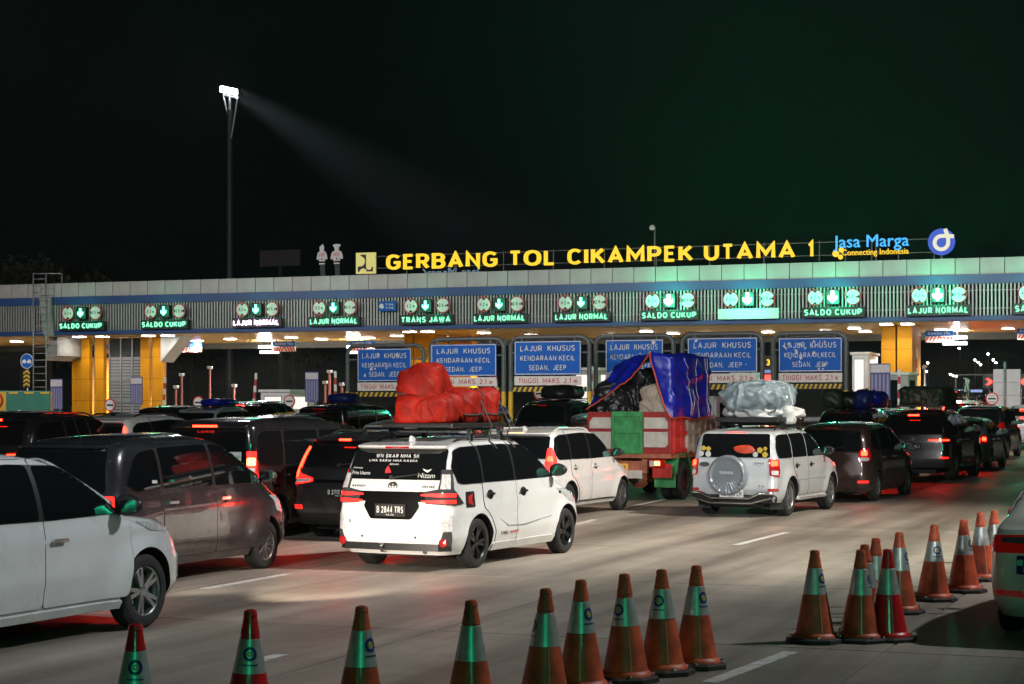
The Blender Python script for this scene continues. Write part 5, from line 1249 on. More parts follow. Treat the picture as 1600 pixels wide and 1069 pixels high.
for sg in (1, -1):
    l = lamp('headlight_beam', 'SPOT', (0, 0, 0), None, energy=(450 if sg > 0 else 1500), spot_size=math.radians(46), spot_blend=0.6, shadow_soft_size=0.07, color=(1.0, 0.86, 0.70)); l.parent = c.root; l.location = (2.28, sg*0.66, 0.72); l.rotation_euler = (math.radians(87), 0, -PI/2)
c.tail_glow(0.9, 0.75, 15)
XPD = c

# ================================================================== black box van
B6 = mkbody(4.17, 1.70, 1.89, 2.65, 0.78, 0.31, zb=1.05, hz=0.98, cowl=(1.12, 1.62), wsx=0.95, glass_lean=0.06, roof_r=0.07, tumble=0.455, belt_k=0.492, rc=0.13, fc=0.35, apex=0.0, nose=0.3, rbelt=0.03)
c = Car('black_van', 'tall black box van with amber lit tail lamp behind the grey wagon', QC, B6, P_black)
dlo = [(-1.85, 1.22), (-1.84, 1.62), (-1.70, 1.68), (0.8, 1.68), (1.05, 1.62), (1.50, 1.2), (1.45, 1.15), (-1.6, 1.12), (-1.8, 1.15)]
dl = std(c, dlo, [(-1.12, 0.0), (-0.02, 0.0)], [(-1.1, -0.02), (0.0, 1.3)], wheel=(5, 'solid', 'bright'), handle_z=0.98, hm=M_chrome, rglass=[(-0.70, 1.12), (0.70, 1.12), (0.66, 1.66), (-0.66, 1.66)])
c.sides('window_trim', [(-1.12, 1.10), (0.6, 1.13), (0.6, 1.14), (-1.12, 1.11)], M_chrome, 0.014, step=0.3)
c.rear('tailgate', rnd([(-0.68, 0.46), (0.68, 0.46), (0.70, 1.09), (-0.70, 1.09)], 0.06), P_black, 0.007, M_gap)
c.corner('tail_light', rnd([(-0.10, 0.80), (0.05, 0.80), (0.05, 1.36), (-0.10, 1.36)], 0.02), M_redm, 0.014, M_redd)
c.corner('turn_light', rnd([(-0.09, 1.14), (0.03, 1.14), (0.03, 1.26), (-0.09, 1.26)], 0.025), M_amber, 0.02)
c.corner('reverse_light', rnd([(-0.09, 0.96), (0.03, 0.96), (0.03, 1.10), (-0.09, 1.10)], 0.02), M_clear, 0.02)
c.sides('fuel_flap', rnd([(-1.50, 0.80), (-1.30, 0.80), (-1.30, 1.04), (-1.50, 1.04)], 0.03), M_chrome, 0.008, both=False); c.sides('flap_ring', rnd([(-1.46, 0.84), (-1.34, 0.84), (-1.34, 1.0), (-1.46, 1.0)], 0.05), M_black, 0.012, both=False)
c.rear('sticker', [(-0.60, 1.2), (-0.40, 1.2), (-0.40, 1.35), (-0.60, 1.35)], M_stick, 0.018); c.words('FAMILY', -0.5, 1.25, M_signk, 0.04, 0.16, 0.026)
c.spoiler(1.74, 0.66, 0.10, P_black); c.brake_strip(1.745, 0.22, M_redl, 0.112, 0.03); c.words('LUXIO', 0.03, 1.64, M_signr, 0.04, 0.3, 0.02); c.mirror(1.35, 1.2, M_black); headlamps(c, -0.3, 0.15, 0.7, 0.98); c.plate('B 1550 KMU', 0.72)
c.place((-2.0, -0.78), 392, D=28.3, heading=-3.0)

# ================================================================== charcoal wagon with L shaped lamps
c = Car('charcoal_wagon', 'charcoal wagon with thin L shaped tail lamp left of the red load car', QC, B5, P_char)
dlo5 = [(-1.86, 1.26), (-1.78, 1.42), (-1.6, 1.50), (-0.4, 1.56), (0.25, 1.535), (0.65, 1.37), (1.12, 1.115), (1.05, 1.085), (0.0, 1.07), (-1.4, 1.08), (-1.7, 1.12)]
def cross_wagon(c, lit=True):
    std(c, dlo5, [(-1.14, 0.0), (-0.10, -0.02), (0.98, 0.0)], [(-1.1, -0.10), (-0.09, 1.12)], zsill=0.33, wheel=(5, 'double', 'bright'), ww=0.21, handle_z=0.90, hm=c.paint, cup=True, rglass=[(-0.70, 1.12), (0.70, 1.12), (0.62, 1.50), (-0.62, 1.50)])
    c.rear('tailgate', rnd([(-0.66, 0.50), (0.66, 0.50), (0.70, 1.08), (-0.70, 1.08)], 0.06), c.paint, 0.007, M_gap)
    m = M_redl if lit else M_redd
    c.corner('tail_light', rnd([(-0.12, 0.86), (0.08, 0.84), (0.16, 0.98), (0.05, 1.08), (-0.02, 1.14), (-0.10, 1.02), (-0.34, 0.95), (-0.34, 0.90)], 0.02), M_redm, 0.014, M_redd)
    c.corner('light_blade', [(-0.04, 1.08), (0.0, 1.08), (-0.03, 1.42), (-0.06, 1.42)], M_redl if lit else M_redm, 0.022)
    c.corner('light_blade', [(-0.06, 0.98), (0.08, 0.94), (0.10, 0.98), (-0.01, 1.08), (-0.05, 1.08)], M_redl if lit else M_redm, 0.02)
    c.corner('reverse_light', [(-0.30, 0.905), (-0.10, 0.88), (0.04, 0.88), (-0.02, 0.94), (-0.3, 0.94)], M_clear, 0.02)
    c.corner('bumper_reflector', rnd([(-0.16, 0.48), (0.06, 0.48), (0.06, 0.54), (-0.16, 0.54)], 0.01), M_redm, 0.012)
    c.rear('lower_bumper', rnd([(-0.80, 0.25), (0.80, 0.25), (0.82, 0.42), (-0.82, 0.42)], 0.03), M_black, 0.012)
    c.rear('garnish', rnd([(-0.45, 0.88), (0.45, 0.88), (0.45, 0.93), (-0.45, 0.93)], 0.01), M_chrome, 0.018)
    c.spoiler(1.535, 0.60, 0.14, c.paint); c.brake_strip(1.54, 0.10, M_redl, 0.16, 0.03); c.mirror(0.98, 1.1, M_black); headlamps(c, -0.5, -0.1, 0.86, 1.0, 0.05); c.plate('B 2717 UOK', 0.74); c.wiper(1.13); c.rails(-1.5, 0.3, 0.56, M_black, 0.05); c.antenna(-1.4, M_black)
cross_wagon(c); c.tail_glow(1.0, 0.8, 12)
c.place((B5.wheels[0], c.tr), 506, 838, heading=-3.5)

# ================================================================== brown wagon, right of the off-roader
B7 = mkbody(4.39, 1.735, 1.69, 2.74, 0.80, 0.31, zb=1.02, hz=0.95, cowl=(1.08, 1.2), wsx=0.45, glass_lean=0.22, roof_r=0.14, tumble=0.405, belt_k=0.485, rc=0.24, fc=0.5, apex=-0.2)
def round_wagon(c, wheel=(6, 'multi', 'bright'), lit=True):
    d = [(-1.80, 1.20), (-1.66, 1.42), (-1.5, 1.50), (-0.4, 1.56), (0.3, 1.535), (0.7, 1.36), (1.14, 1.09), (1.06, 1.065), (0.0, 1.06), (-1.4, 1.08), (-1.7, 1.12)]
    std(c, d, [(-1.14, 0.0), (-0.12, -0.02), (0.98, 0.0)], [(-1.1, -0.12), (-0.11, 1.12)], wheel=wheel, handle_z=0.92, hm=c.paint, rglass=[(-0.68, 1.06), (0.68, 1.06), (0.60, 1.50), (-0.60, 1.50)])
    c.rear('tailgate', rnd([(-0.66, 0.48), (0.66, 0.48), (0.70, 1.03), (-0.70, 1.03)], 0.06), c.paint, 0.007, M_gap)
    c.corner('tail_light', rnd([(-0.16, 0.84), (0.10, 0.86), (0.16, 0.98), (0.06, 1.14), (-0.10, 1.12), (-0.18, 0.98)], 0.03), M_redd, 0.014, M_redd)
    if lit: c.corner('brake_lens', rnd([(-0.12, 0.97), (0.02, 0.97), (0.02, 1.07), (-0.10, 1.07)], 0.03), M_redl, 0.02)
    c.corner('reverse_light', rnd([(-0.14, 0.86), (0.04, 0.86), (0.06, 0.93), (-0.15, 0.93)], 0.02), M_clear, 0.02)
    c.corner('bumper_reflector', rnd([(-0.18, 0.40), (0.06, 0.40), (0.06, 0.44), (-0.18, 0.44)], 0.01), M_redm, 0.012)
    c.spoiler(1.53, 0.58, 0.10, c.paint); c.mirror(0.98, 1.08, c.paint); headlamps(c, -0.5, 0.0, 0.72, 0.95, 0.05); c.wiper(1.08)
c = Car('brown_wagon', 'dull brown wagon with rounded rear window right of the silver off-roader', QC, B7, P_brown)
round_wagon(c); c.plate('B 1786 EN', 0.78, 0.05); c.brake_strip(1.545, 0.16, M_redd, 0.10, 0.02); c.antenna(-1.5, P_brown)
c.place((B7.wheels[0], -c.tr), 1365, 784, heading=-4.5)
c.tail_glow(1.0, 0.75, 10)
BRW = c

# ================================================================== large dark off-roader with roof load
B8 = mkbody(4.795, 1.855, 1.80, 2.745, 1.06, 0.39, zb=1.15, hz=1.12, cowl=(1.26, 0.95), wsx=0.25, glass_lean=0.30, roof_r=0.14, tumble=0.405, belt_k=0.487, rc=0.2, fc=0.45, flare=0.055, z0=0.32, apex=-0.4, nose=0.3)
def big_suv(c, plate, lit=True, blades=True):
    d = [(-2.05, 1.34), (-1.92, 1.52), (-1.7, 1.60), (-0.5, 1.66), (0.12, 1.63), (0.5, 1.47), (0.9, 1.24), (0.84, 1.20), (-0.2, 1.19), (-1.5, 1.24), (-1.9, 1.27)]
    std(c, d, [(-1.25, 0.1), (-0.30, -0.02)], [(-1.2, -0.30), (-0.29, 0.92)], zsill=0.42, wheel=(6, 'double', 'bright'), ww=0.26, handle_z=1.02, hm=M_chrome, rglass=[(-0.72, 1.20), (0.72, 1.20), (0.62, 1.60), (-0.62, 1.60)])
    c.rear('tailgate', rnd([(-0.70, 0.62), (0.70, 0.62), (0.74, 1.16), (-0.74, 1.16)], 0.06), c.paint, 0.007, M_gap)
    c.corner('tail_light', rnd([(-0.45, 1.00), (-0.10, 0.96), (0.12, 1.0), (0.16, 1.06), (0.0, 1.09), (-0.45, 1.05)], 0.015), M_redd, 0.014, M_redd)
    c.corner('light_blade', [(-0.44, 1.015), (0.10, 1.01), (0.10, 1.035), (-0.44, 1.03)], M_redl if lit else M_redm, 0.02)
    c.rear('chrome_strip', [(-0.70, 0.965), (0.70, 0.965), (0.70, 0.995), (-0.70, 0.995)], M_chrome, 0.016)
    c.rear('lower_bumper', rnd([(-0.80, 0.34), (0.80, 0.34), (0.82, 0.56), (-0.82, 0.56)], 0.03), M_lgreyp, 0.014)
    c.corner('bumper_reflector', rnd([(-0.16, 0.56), (0.06, 0.56), (0.06, 0.60), (-0.16, 0.60)], 0.01), M_redm, 0.014)
    c.spoiler(1.645, 0.62, 0.16, c.paint); c.brake_strip(1.65, 0.14, M_redl, 0.17, 0.035); c.mirror(0.78, 1.24, c.paint, 1.15); headlamps(c, -0.45, 0.05, 0.9, 1.08, 0.04); c.plate(plate, 0.86, 0, w_=0.46, h=0.14); c.emblem(1.08, M_chrome, 'oval', 0.07); c.rails(-1.7, 0.2, 0.62, M_chrome, 0.05)
    c.sides('side_step', rnd([(-0.8, 0.34), (0.8, 0.34), (0.8, 0.40), (-0.8, 0.40)], 0.02), M_steel, 0.06, step=0.3, inward=0.06); c.exhaust(-0.5, 0.36)
M_lgreyp = mat('bumper_grey', (0.07, 0.07, 0.075), 0.4, 0.3, var=0.1)
c = Car('dark_off_roader', 'large dark brown off-roader with glowing blade tail lamps and a green tarp on its roof', QC, B8, P_dbrown)
big_suv(c, 'B 1485 KLJ'); c.place((B8.wheels[0], -c.tr), 1487, 760, heading=-4.0)
c.tail_glow(1.0, 0.7, 18)
FOR = c

# ================================================================== small hatchback body and sedan body
B9 = mkbody(3.70, 1.64, 1.50, 2.45, 0.58, 0.285, zb=0.95, hz=0.88, cowl=(0.99, 0.98), wsx=0.3, glass_lean=0.25, roof_r=0.16, tumble=0.405, belt_k=0.485, rc=0.24, fc=0.5, apex=-0.1, nose=0.4)
def hatch(c, lit=True):
    d = [(-1.45, 1.10), (-1.25, 1.28), (-1.0, 1.36), (-0.2, 1.40), (0.2, 1.37), (0.55, 1.22), (0.92, 1.01), (0.86, 0.99), (0.0, 0.98), (-1.3, 1.02)]
    std(c, d, [(-0.98, 0.0), (-0.12, -0.02)], [(-0.95, -0.12), (-0.11, 0.90)], wheel=(5, 'double', 'bright'), ww=0.18, handle_z=0.86, hm=c.paint, rglass=[(-0.62, 0.99), (0.62, 0.99), (0.52, 1.33), (-0.52, 1.33)])
    c.rear('tailgate', rnd([(-0.60, 0.45), (0.60, 0.45), (0.64, 0.96), (-0.64, 0.96)], 0.06), c.paint, 0.007, M_gap)
    c.corner('tail_light', rnd([(-0.16, 0.74), (0.10, 0.76), (0.12, 0.94), (-0.04, 1.0), (-0.16, 0.94)], 0.03), M_redd, 0.014, M_redd)
    if lit: c.corner('brake_lens', rnd([(-0.10, 0.82), (0.02, 0.82), (0.02, 0.92), (-0.10, 0.92)], 0.03), M_redl, 0.02)
    c.spoiler(1.36, 0.52, 0.12, c.paint); c.brake_strip(1.37, 0.12, M_redl if lit else M_redd, 0.13, 0.025); c.mirror(0.82, 1.0, c.paint); headlamps(c, -0.45, 0.0, 0.68, 0.9, 0.05); c.plate('B 1126 TIU', 0.62)
c = Car('grey_hatchback', 'small light grey hatchback with lit round tail lamp ahead of the dark off-roader', QC, B9, P_lgrey)
hatch(c); c.tail_glow(0.85, 0.7, 15); c.place((B9.wheels[0], -c.tr), 1543, 747, heading=-3.0)

# saloon with a boot: profile by hand
L, Wd, H = 4.45, 1.73, 1.47; xr = -L/2
rear = [(0.22, xr+0.12), (0.36, xr+0.02), (0.55, xr), (0.80, xr+0.03), (0.98, xr+0.08), (1.02, xr+0.28), (1.06, xr+0.62), (1.30, xr+1.12), (1.38, xr+1.35), (1.43, xr+1.7), (H-0.01, -0.6), (H, -0.25)]
front = [(0.22, L/2-0.12), (0.40, L/2), (0.58, L/2-0.02), (0.72, L/2-0.12), (0.84, L/2-0.5), (0.96, 1.15), (1.0, 1.0), (H-0.13, 0.25), (H-0.07, 0.02), (H-0.03, -0.1), (H, -0.22)]
_, _, wdt = profile(L, Wd, H, 2.6, 1.0, zb=0.94, tumble=0.40)
B10 = Body(rear, front, wdt, rc=0.24, fc=0.5, wheels=(xr+0.97, xr+0.97+2.6, 0.31), htop=H, hood=(0.75, 1.02), z0=0.22)
def sedan(c, lit=True, plate='D 1233 XM'):
    d = [(-1.28, 1.06), (-0.95, 1.27), (-0.7, 1.335), (-0.2, 1.37), (0.15, 1.34), (0.5, 1.18), (0.90, 0.99), (0.82, 0.97), (0.0, 0.97), (-1.1, 1.0)]
    std(c, d, [(-0.28, -0.02)], [(-1.15, -0.28), (-0.27, 0.88)], wheel=(5, 'double', 'bright'), ww=0.2, handle_z=0.86, hm=c.paint, rglass=[(-0.60, 1.085), (0.60, 1.085), (0.52, 1.33), (-0.52, 1.33)])
    c.rear('boot_lid', rnd([(-0.62, 0.60), (0.62, 0.60), (0.62, 0.98), (-0.62, 0.98)], 0.04), c.paint, 0.007, M_gap)
    c.corner('tail_light', rnd([(-0.30, 0.78), (0.10, 0.78), (0.14, 0.92), (-0.30, 0.94)], 0.03), M_redm if lit else M_redd, 0.014, M_redd)
    c.rear('plate_recess', rnd([(-0.36, 0.62), (0.36, 0.62), (0.32, 0.78), (-0.32, 0.78)], 0.03), M_black, 0.012); c.plate(plate, 0.70, 0, M_signk, M_platew, 0.44, 0.13)
    bm = bmesh.new(); p = c.b.p_rear(0, 1.28); bx(bm, p.x-0.05, p.x-0.02, -0.16, 0.16, 1.29, 1.32); obj('brake_light', bm, M_redl if lit else M_redd, c.root)
    c.mirror(0.8, 0.98, c.paint); headlamps(c, -0.45, 0.0, 0.6, 0.76, 0.04)
c = Car('silver_saloon', 'silver saloon with white plate at the right edge beyond the grey hatchback', QC, B10, P_silver)
sedan(c); c.words('LINE', 0, 0.86, M_dsteel, 0.03, 0.2)
c.place((-2.2, 0), 1594, D=68, heading=-2, zs=1.12)
c.tail_glow(0.9, 0.7, 18)
SIL = c
# ================================================================== LUGGAGE
def lumpfn(size, seed, ex=0.6, crease=0.05, lumpy=0.12, fr=2.2):
    off = Vector((seed*7.3, seed*3.1, seed*1.7))
    def f(d):
        d = d.normalized(); sx, sy, sz = size
        r = (abs(d.x/sx)**(2/ex)+abs(d.y/sy)**(2/ex)+abs(d.z/sz)**(2/ex))**(-ex/2)
        p = Vector((d.x*r, d.y*r, d.z*r))
        k = 1+lumpy*noise.noise(p*fr+off)
        q = p*3.2+off; q.x += 0.6*noise.noise(p*2+off); c = 1-abs(noise.noise(q*Vector((1, 1, 1)).x))*2
        w1 = Vector((p.x*2.6+p.z*1.2, p.y*2.6-p.z, p.z*1.6))+off; w1 += Vector((noise.noise(p*1.7+off), noise.noise(p*1.9-off), 0))*0.7
        k += crease*1.5*(1-min(1, abs(noise.noise(w1*1.2))*2.2))**2-crease*0.25*(1-min(1, abs(noise.noise(w1*2.3+off))*2.5))**2
        k += crease*(max(0, c)**3)*0.4-crease*(max(0, 1-abs(noise.noise(p*4.0+off*2))*3)**2)*0.3+crease*0.06*noise.noise(p*14+off)
        return Vector((p.x*k, p.y*k, max(p.z*k, -sz*0.93)))
    return f
def lump(name, size, m, parent=None, loc=(0, 0, 0), seed=1, sub=6, rot=None, **k):
    f = lumpfn(size, seed, **k); bm = bmesh.new(); bmesh.ops.create_icosphere(bm, subdivisions=sub, radius=1.0)
    for v in bm.verts: v.co = f(v.co.copy())
    o = obj(name, bm, m, parent, 180, loc=loc, rot=rot)
    return o, f
def rope(name, f, plane, m, parent, loc, r=0.012, n=40, wob=0.0):
    a, b = Vector(plane[0]).normalized(), Vector(plane[1]).normalized(); bm = bmesh.new()
    pts = []
    for i in range(n):
        t = 2*PI*i/n; d = a*math.cos(t)+b*math.sin(t)+Vector((0, 0, wob*math.sin(3*t))); pts.append(f(d)*1.012)
    tube(bm, pts, r, 6, closed=True); return obj(name, bm, m, parent, 60, loc=loc)
M_rtarp = mat('red_tarp', (0.29, 0.011, 0.005), 0.6, var=0.4, scale=6, bump=0.4, bscale=13, spec=0.2)
M_btarp = mat('blue_tarp', (0.008, 0.018, 0.36), 0.28, var=0.25, scale=4, bump=0.35, bscale=9)
M_ktarp = mat('black_tarp', (0.012, 0.012, 0.013), 0.36, var=0.3, scale=5, bump=0.5, bscale=12)
M_gtarp = mat('green_tarp', (0.04, 0.055, 0.028), 0.45, var=0.3, scale=5, bump=0.4, bscale=12)
M_plast = mat('clear_plastic_wrap', (0.22, 0.28, 0.31), 0.22, coat=0.4, var=0.45, scale=6, bump=0.4, bscale=9)
M_bag = mat('white_bag', (0.62, 0.62, 0.60), 0.35, var=0.12, scale=7, bump=0.5, bscale=16)
M_navy = mat('navy_tarp', (0.012, 0.022, 0.16), 0.35, var=0.3, scale=5, bump=0.4, bscale=12)
M_rope = mat('dark_rope', (0.05, 0.045, 0.04), 0.8)
def on_car(c, name, label, cat, x, dz=0.0, group=None, y=0.0):
    r = c.root; p = c.b.p_roof(x, 0.0); h = r.rotation_euler.z; zs = r.scale.z
    loc = r.location+Vector((x*math.cos(h)-y*math.sin(h), x*math.sin(h)+y*math.cos(h), (p.z+dz)*zs))
    o = thing(name, label, cat, loc, h, group); return o
def rack(c, x0, x1, n=2, half=0.62, m=M_chrome, z=0.09):
    for i in range(n):
        x = x0+(x1-x0)*i/(n-1); p = c.b.p_roof(x, 0); bm = bmesh.new(); tube(bm, [(x, -half, p.z+z), (x, half, p.z+z)], 0.027, 8)
        for sg in (1, -1): bx(bm, x-0.03, x+0.03, sg*half*0.92-0.03, sg*half*0.92+0.03, c.b.p_roof(x, half*0.9).z-0.01, p.z+z)
        obj('roof_bar', bm, m, c.root, 50)
# red wrapped load
rack(VEL, -1.05, -0.2, 2, 0.62)
t = on_car(VEL, 'red_roof_load', 'red tarpaulin load roped in two humps on the white wagon roof', 'luggage', -0.62, 0.12)
obj('tray', box(-0.80, 0.75, -0.52, 0.52, 0.0, 0.06, 0.02), M_black, t)
o, f1 = lump('bundle', (0.42, 0.33, 0.40), M_rtarp, t, (-0.30, 0.14, 0.41), 3, ex=0.7, crease=0.05, lumpy=0.28)
o, f2 = lump('bundle', (0.46, 0.36, 0.25), M_rtarp, t, (0.22, -0.12, 0.27), 5, ex=0.5, crease=0.05, lumpy=0.28)
o, f3 = lump('bundle', (0.45, 0.38, 0.21), M_rtarp, t, (-0.36, 0.02, 0.22), 9, ex=0.45, crease=0.05, lumpy=0.22)
rope('rope', f2, ((0, 1, 0), (0.25, 0, 1)), M_rope, t, (0.22, -0.12, 0.27)); rope('rope', f2, ((1, 0.2, 0.1), (0, 1, 0.3)), M_rope, t, (0.22, -0.12, 0.27)); rope('rope', f1, ((1, 0.1, 0.0), (0, 1, 0.15)), M_rope, t, (-0.30, 0.14, 0.41))
for x in (0.02, 0.55):
    for sg in (-1,):
        bm = bmesh.new(); pts = [(x, sg*0.50, 0.35), (x, sg*0.66, 0.02)]
        X = -0.62+x
        for z in (1.60, 1.55, 1.50): q = VEL.b.p_side(X, z); pts.append((x, sg*(q.y+0.03), z-VEL.b.p_roof(-0.62, 0).z-0.12))
        tube(bm, pts, [0.009, 0.009, 0.012, 0.012, 0.012], 6); obj('strap', bm, M_rope, t, 60)
# plastic wrapped load on the silver off-roader
rack(TER, -1.0, 0.0, 2, 0.64, M_black)
t = on_car(TER, 'plastic_wrapped_load', 'pale blue plastic wrapped bundle on the silver off-roader roof', 'luggage', -0.45, 0.14)
obj('tray', box(-0.9, 0.75, -0.62, 0.62, -0.05, 0.05, 0.02), M_black, t)
o, f1 = lump('bundle', (0.85, 0.62, 0.30), M_plast, t, (-0.05, 0.06, 0.42), 4, ex=0.7, crease=0.08, lumpy=0.15, fr=1.6)
o, f2 = lump('loose_wrap', (0.72, 0.60, 0.13), M_bag, t, (0.10, -0.05, 0.13), 6, ex=0.7, crease=0.16, lumpy=0.3, fr=3)
o, f3 = lump('tied_knot', (0.16, 0.1, 0.16), M_bag, t, (-0.25, -0.62, 0.06), 8, crease=0.15, lumpy=0.4, sub=3)
rope('rope', f1, ((0, 1, 0), (0.1, 0, 1)), M_bag, t, (-0.05, 0.06, 0.42), 0.01)
# green load on the dark off-roader
t = on_car(FOR, 'green_roof_load', 'dark green tarpaulin load on the large dark off-roader roof', 'luggage', -0.55, 0.06)
lump('bundle', (0.95, 0.60, 0.27), M_gtarp, t, (0, 0, 0.25), 12, ex=0.45, crease=0.06, lumpy=0.1); obj('tray', box(-0.95, 0.95, -0.62, 0.62, 0.0, 0.05, 0.01), M_black, t)

# ================================================================== the tipper truck
P_red = mat('truck_red', (0.34, 0.022, 0.02), 0.45, coat=0.2, var=0.25, scale=4)
P_redb = mat('truck_bright_red', (0.55, 0.03, 0.025), 0.4, coat=0.2, var=0.2, scale=4)
P_green = mat('truck_green', (0.045, 0.28, 0.085), 0.5, var=0.35, scale=5)
P_cream = mat('truck_cream', (0.56, 0.50, 0.44), 0.55, var=0.18, scale=5)
P_oxide = mat('truck_oxide', (0.40, 0.12, 0.06), 0.6, var=0.35, scale=7)
tr = thing('tipper_truck', 'red green and cream painted tipper truck heaped with goods under a blue tarpaulin', 'truck')
Z0, Z1, HW = 1.02, 1.92, 0.96
g = obj('tail_gate', box(0.0, 0.08, -HW, HW, Z0, Z1, 0.01), P_red, tr)
def gp_(y0, y1, z0, z1, m, nm, x=-0.03, cut=None):
    pl = cut or [(y0, z0), (y1, z0), (y1, z1), (y0, z1)]; bm = bmesh.new(); prism(bm, pl, x, -0.002)
    for v in bm.verts: v.co = Vector((v.co.y, v.co.x, v.co.z))
    return obj(nm, bm, m, g)
gp_(0.57, 0.92, 1.56, 1.80, P_cream, 'cream_panel', cut=[(0.40, 1.56), (0.90, 1.56), (0.90, 1.70), (0.82, 1.80), (0.40, 1.80)]); gp_(0, 0, 0, 0, P_cream, 'cream_panel', cut=[(0.40, 1.12), (0.90, 1.12), (0.90, 1.49), (0.40, 1.49)])
gp_(0, 0, 0, 0, P_cream, 'cream_panel', cut=[(-0.90, 1.56), (-0.36, 1.56), (-0.36, 1.80), (-0.82, 1.80), (-0.90, 1.70)]); gp_(0, 0, 0, 0, P_cream, 'cream_panel', cut=[(-0.84, 1.16), (-0.36, 1.16), (-0.36, 1.49), (-0.90, 1.49), (-0.90, 1.22)])
bm = bmesh.new()
for q in ((-0.33, 0.37, 1.02, 1.10), (-0.33, 0.37, 1.46, 1.56), (-0.33, 0.37, 1.82, 1.93), (-0.33, -0.28, 1.10, 1.46), (0.32, 0.37, 1.10, 1.46), (-0.33, -0.28, 1.56, 1.82), (0.32, 0.37, 1.56, 1.82)): bx(bm, -0.06, -0.001, q[0], q[1], q[2], q[3])
bx(bm, -0.02, -0.001, -0.28, 0.32, 1.10, 1.46); bx(bm, -0.02, -0.001, -0.28, 0.32, 1.56, 1.82)
obj('green_door', bm, P_green, g)
for sg in (1, -1):
    s_ = obj('bed_side', box(0.081, 3.3, sg*HW-0.04 if sg > 0 else -HW, sg*HW if sg > 0 else -HW+0.04, Z0, 1.80, 0.01), P_redb if sg > 0 else P_redb, tr)
    for k in range(8):
        x = 0.12+0.42*k; m_ = P_redb if k < 2 else P_cream; bm = bmesh.new(); y0 = sg*(HW+0.03)
        bx(bm, x, x+0.09, y0-0.028, y0+0.028, Z0, 1.84); obj('stake', bm, m_, s_)
    for z in (1.05, 1.42, 1.74):
        bm = bmesh.new(); y0 = sg*(HW+0.03); bx(bm, 0.96, 3.25, y0-0.022, y0+0.022, z, z+0.09); obj('side_rail', bm, P_cream, s_)
        bm = bmesh.new(); bx(bm, 0.09, 0.95, y0-0.022, y0+0.022, z, z+0.08); obj('side_rail', bm, P_redb, s_)
    bm = bmesh.new(); y0 = sg*(HW-0.0); bx(bm, 1.0, 3.2, min(y0, y0+sg*0.012), max(y0, y0+sg*0.012), Z0+0.02, 1.78); obj('cream_side', bm, P_cream, s_)
bm = bmesh.new(); bx(bm, 0.0, 3.3, -HW, HW, 0.92, Z0-0.002); obj('bed_floor', bm, P_oxide, tr)
bm = bmesh.new(); bx(bm, 0.0, 5.2, -0.42, -0.30, 0.70, 0.90); bx(bm, 0.0, 5.2, 0.30, 0.42, 0.70, 0.90); bx(bm, 0.02, 0.14, -0.40, 0.40, 0.60, 0.86); obj('chassis', bm, P_oxide, tr)
for x, duals in ((0.95, True), (3.75, False)):
    ty, rm, dm = wheel_meshes(0.41, 0.22, (8, 'solid', 'dark'), 0.24)
    for sg in (1, -1):
        for k in range(2 if duals else 1):
            wl = link('wheel', ty, tr, (x, sg*(0.86-0.25*k), 0.41), (0, 0.2, 0 if sg < 0 else PI)); link('rim', rm, wl)
bm = bmesh.new(); tube(bm, [(0.95, -0.8, 0.45), (0.95, 0.8, 0.45)], 0.075, 10); obj('axle', bm, P_oxide, tr, 50)
bm = bmesh.new(); lathe(bm, [(0.001, -0.20), (0.11, -0.18), (0.17, -0.12), (0.20, -0.02), (0.23, 0.0), (0.20, 0.06), (0.12, 0.2)], 28, 'X', origin=(0.95, 0.1, 0.46)); df = obj('differential', bm, P_oxide, tr, 40)
bm = bmesh.new(); lathe(bm, [(0.001, -0.206), (0.08, -0.195), (0.125, -0.165), (0.13, -0.15)], 24, 'X', origin=(0.95, 0.1, 0.46)); obj('cover', bm, mat('grease_grey', (0.20, 0.20, 0.24), 0.4, var=0.3), df, 40)
o = obj('number_plate', box(0.005, 0.018, 0.02, 0.56, 0.66, 0.80), mat('plate_yellow', (0.62, 0.36, 0.03), 0.4, var=0.15, emit=(1, 0.45, 0.05), es=0.25), tr); stext('T 8924 DA', o, (0.004, 0.29, 0.70), M_signk, 0.06, 0.44, 0.003, rot=(0, 0, -PI/2))  # emission paints a faint lit look onto the plate
obj('rear_beam', box(-0.01, 0.10, -0.30, 0.60, 0.48, 0.655, 0.01), P_cream, tr)
for sg in (1, -1):
    o = obj('tail_light', box(-0.02, 0.05, sg*0.62-0.22, sg*0.62+0.16, 0.72, 0.90, 0.01), M_redd, tr); obj('turn_light', box(-0.028, -0.0205, sg*0.62-0.10, sg*0.62+0.02, 0.77, 0.86), M_amber, o); obj('side_lens', box(-0.027, -0.0205, sg*0.62+0.03, sg*0.62+0.13, 0.75, 0.87), M_clear, o)
    obj('fender_panel', box(0.06, 0.10, sg*0.74-0.22, sg*0.74+0.22, 0.50, 0.80, 0.01), P_redb, tr); obj('mud_flap', box(0.30, 0.33, sg*0.72-0.24, sg*0.72+0.24, 0.28, 0.58, 0.006), P_green, tr)
    bm = bmesh.new(); y0, y1 = sg*0.60, sg*0.98
    band(bm, [(0.34, 0.58), (0.52, 1.0), (1.05, 1.0), (1.42, 0.72), (1.42, 0.58), (1.62, 0.58)], 0.05, min(y0, y1), max(y0, y1)); obj('mudguard', bm, P_green, tr)
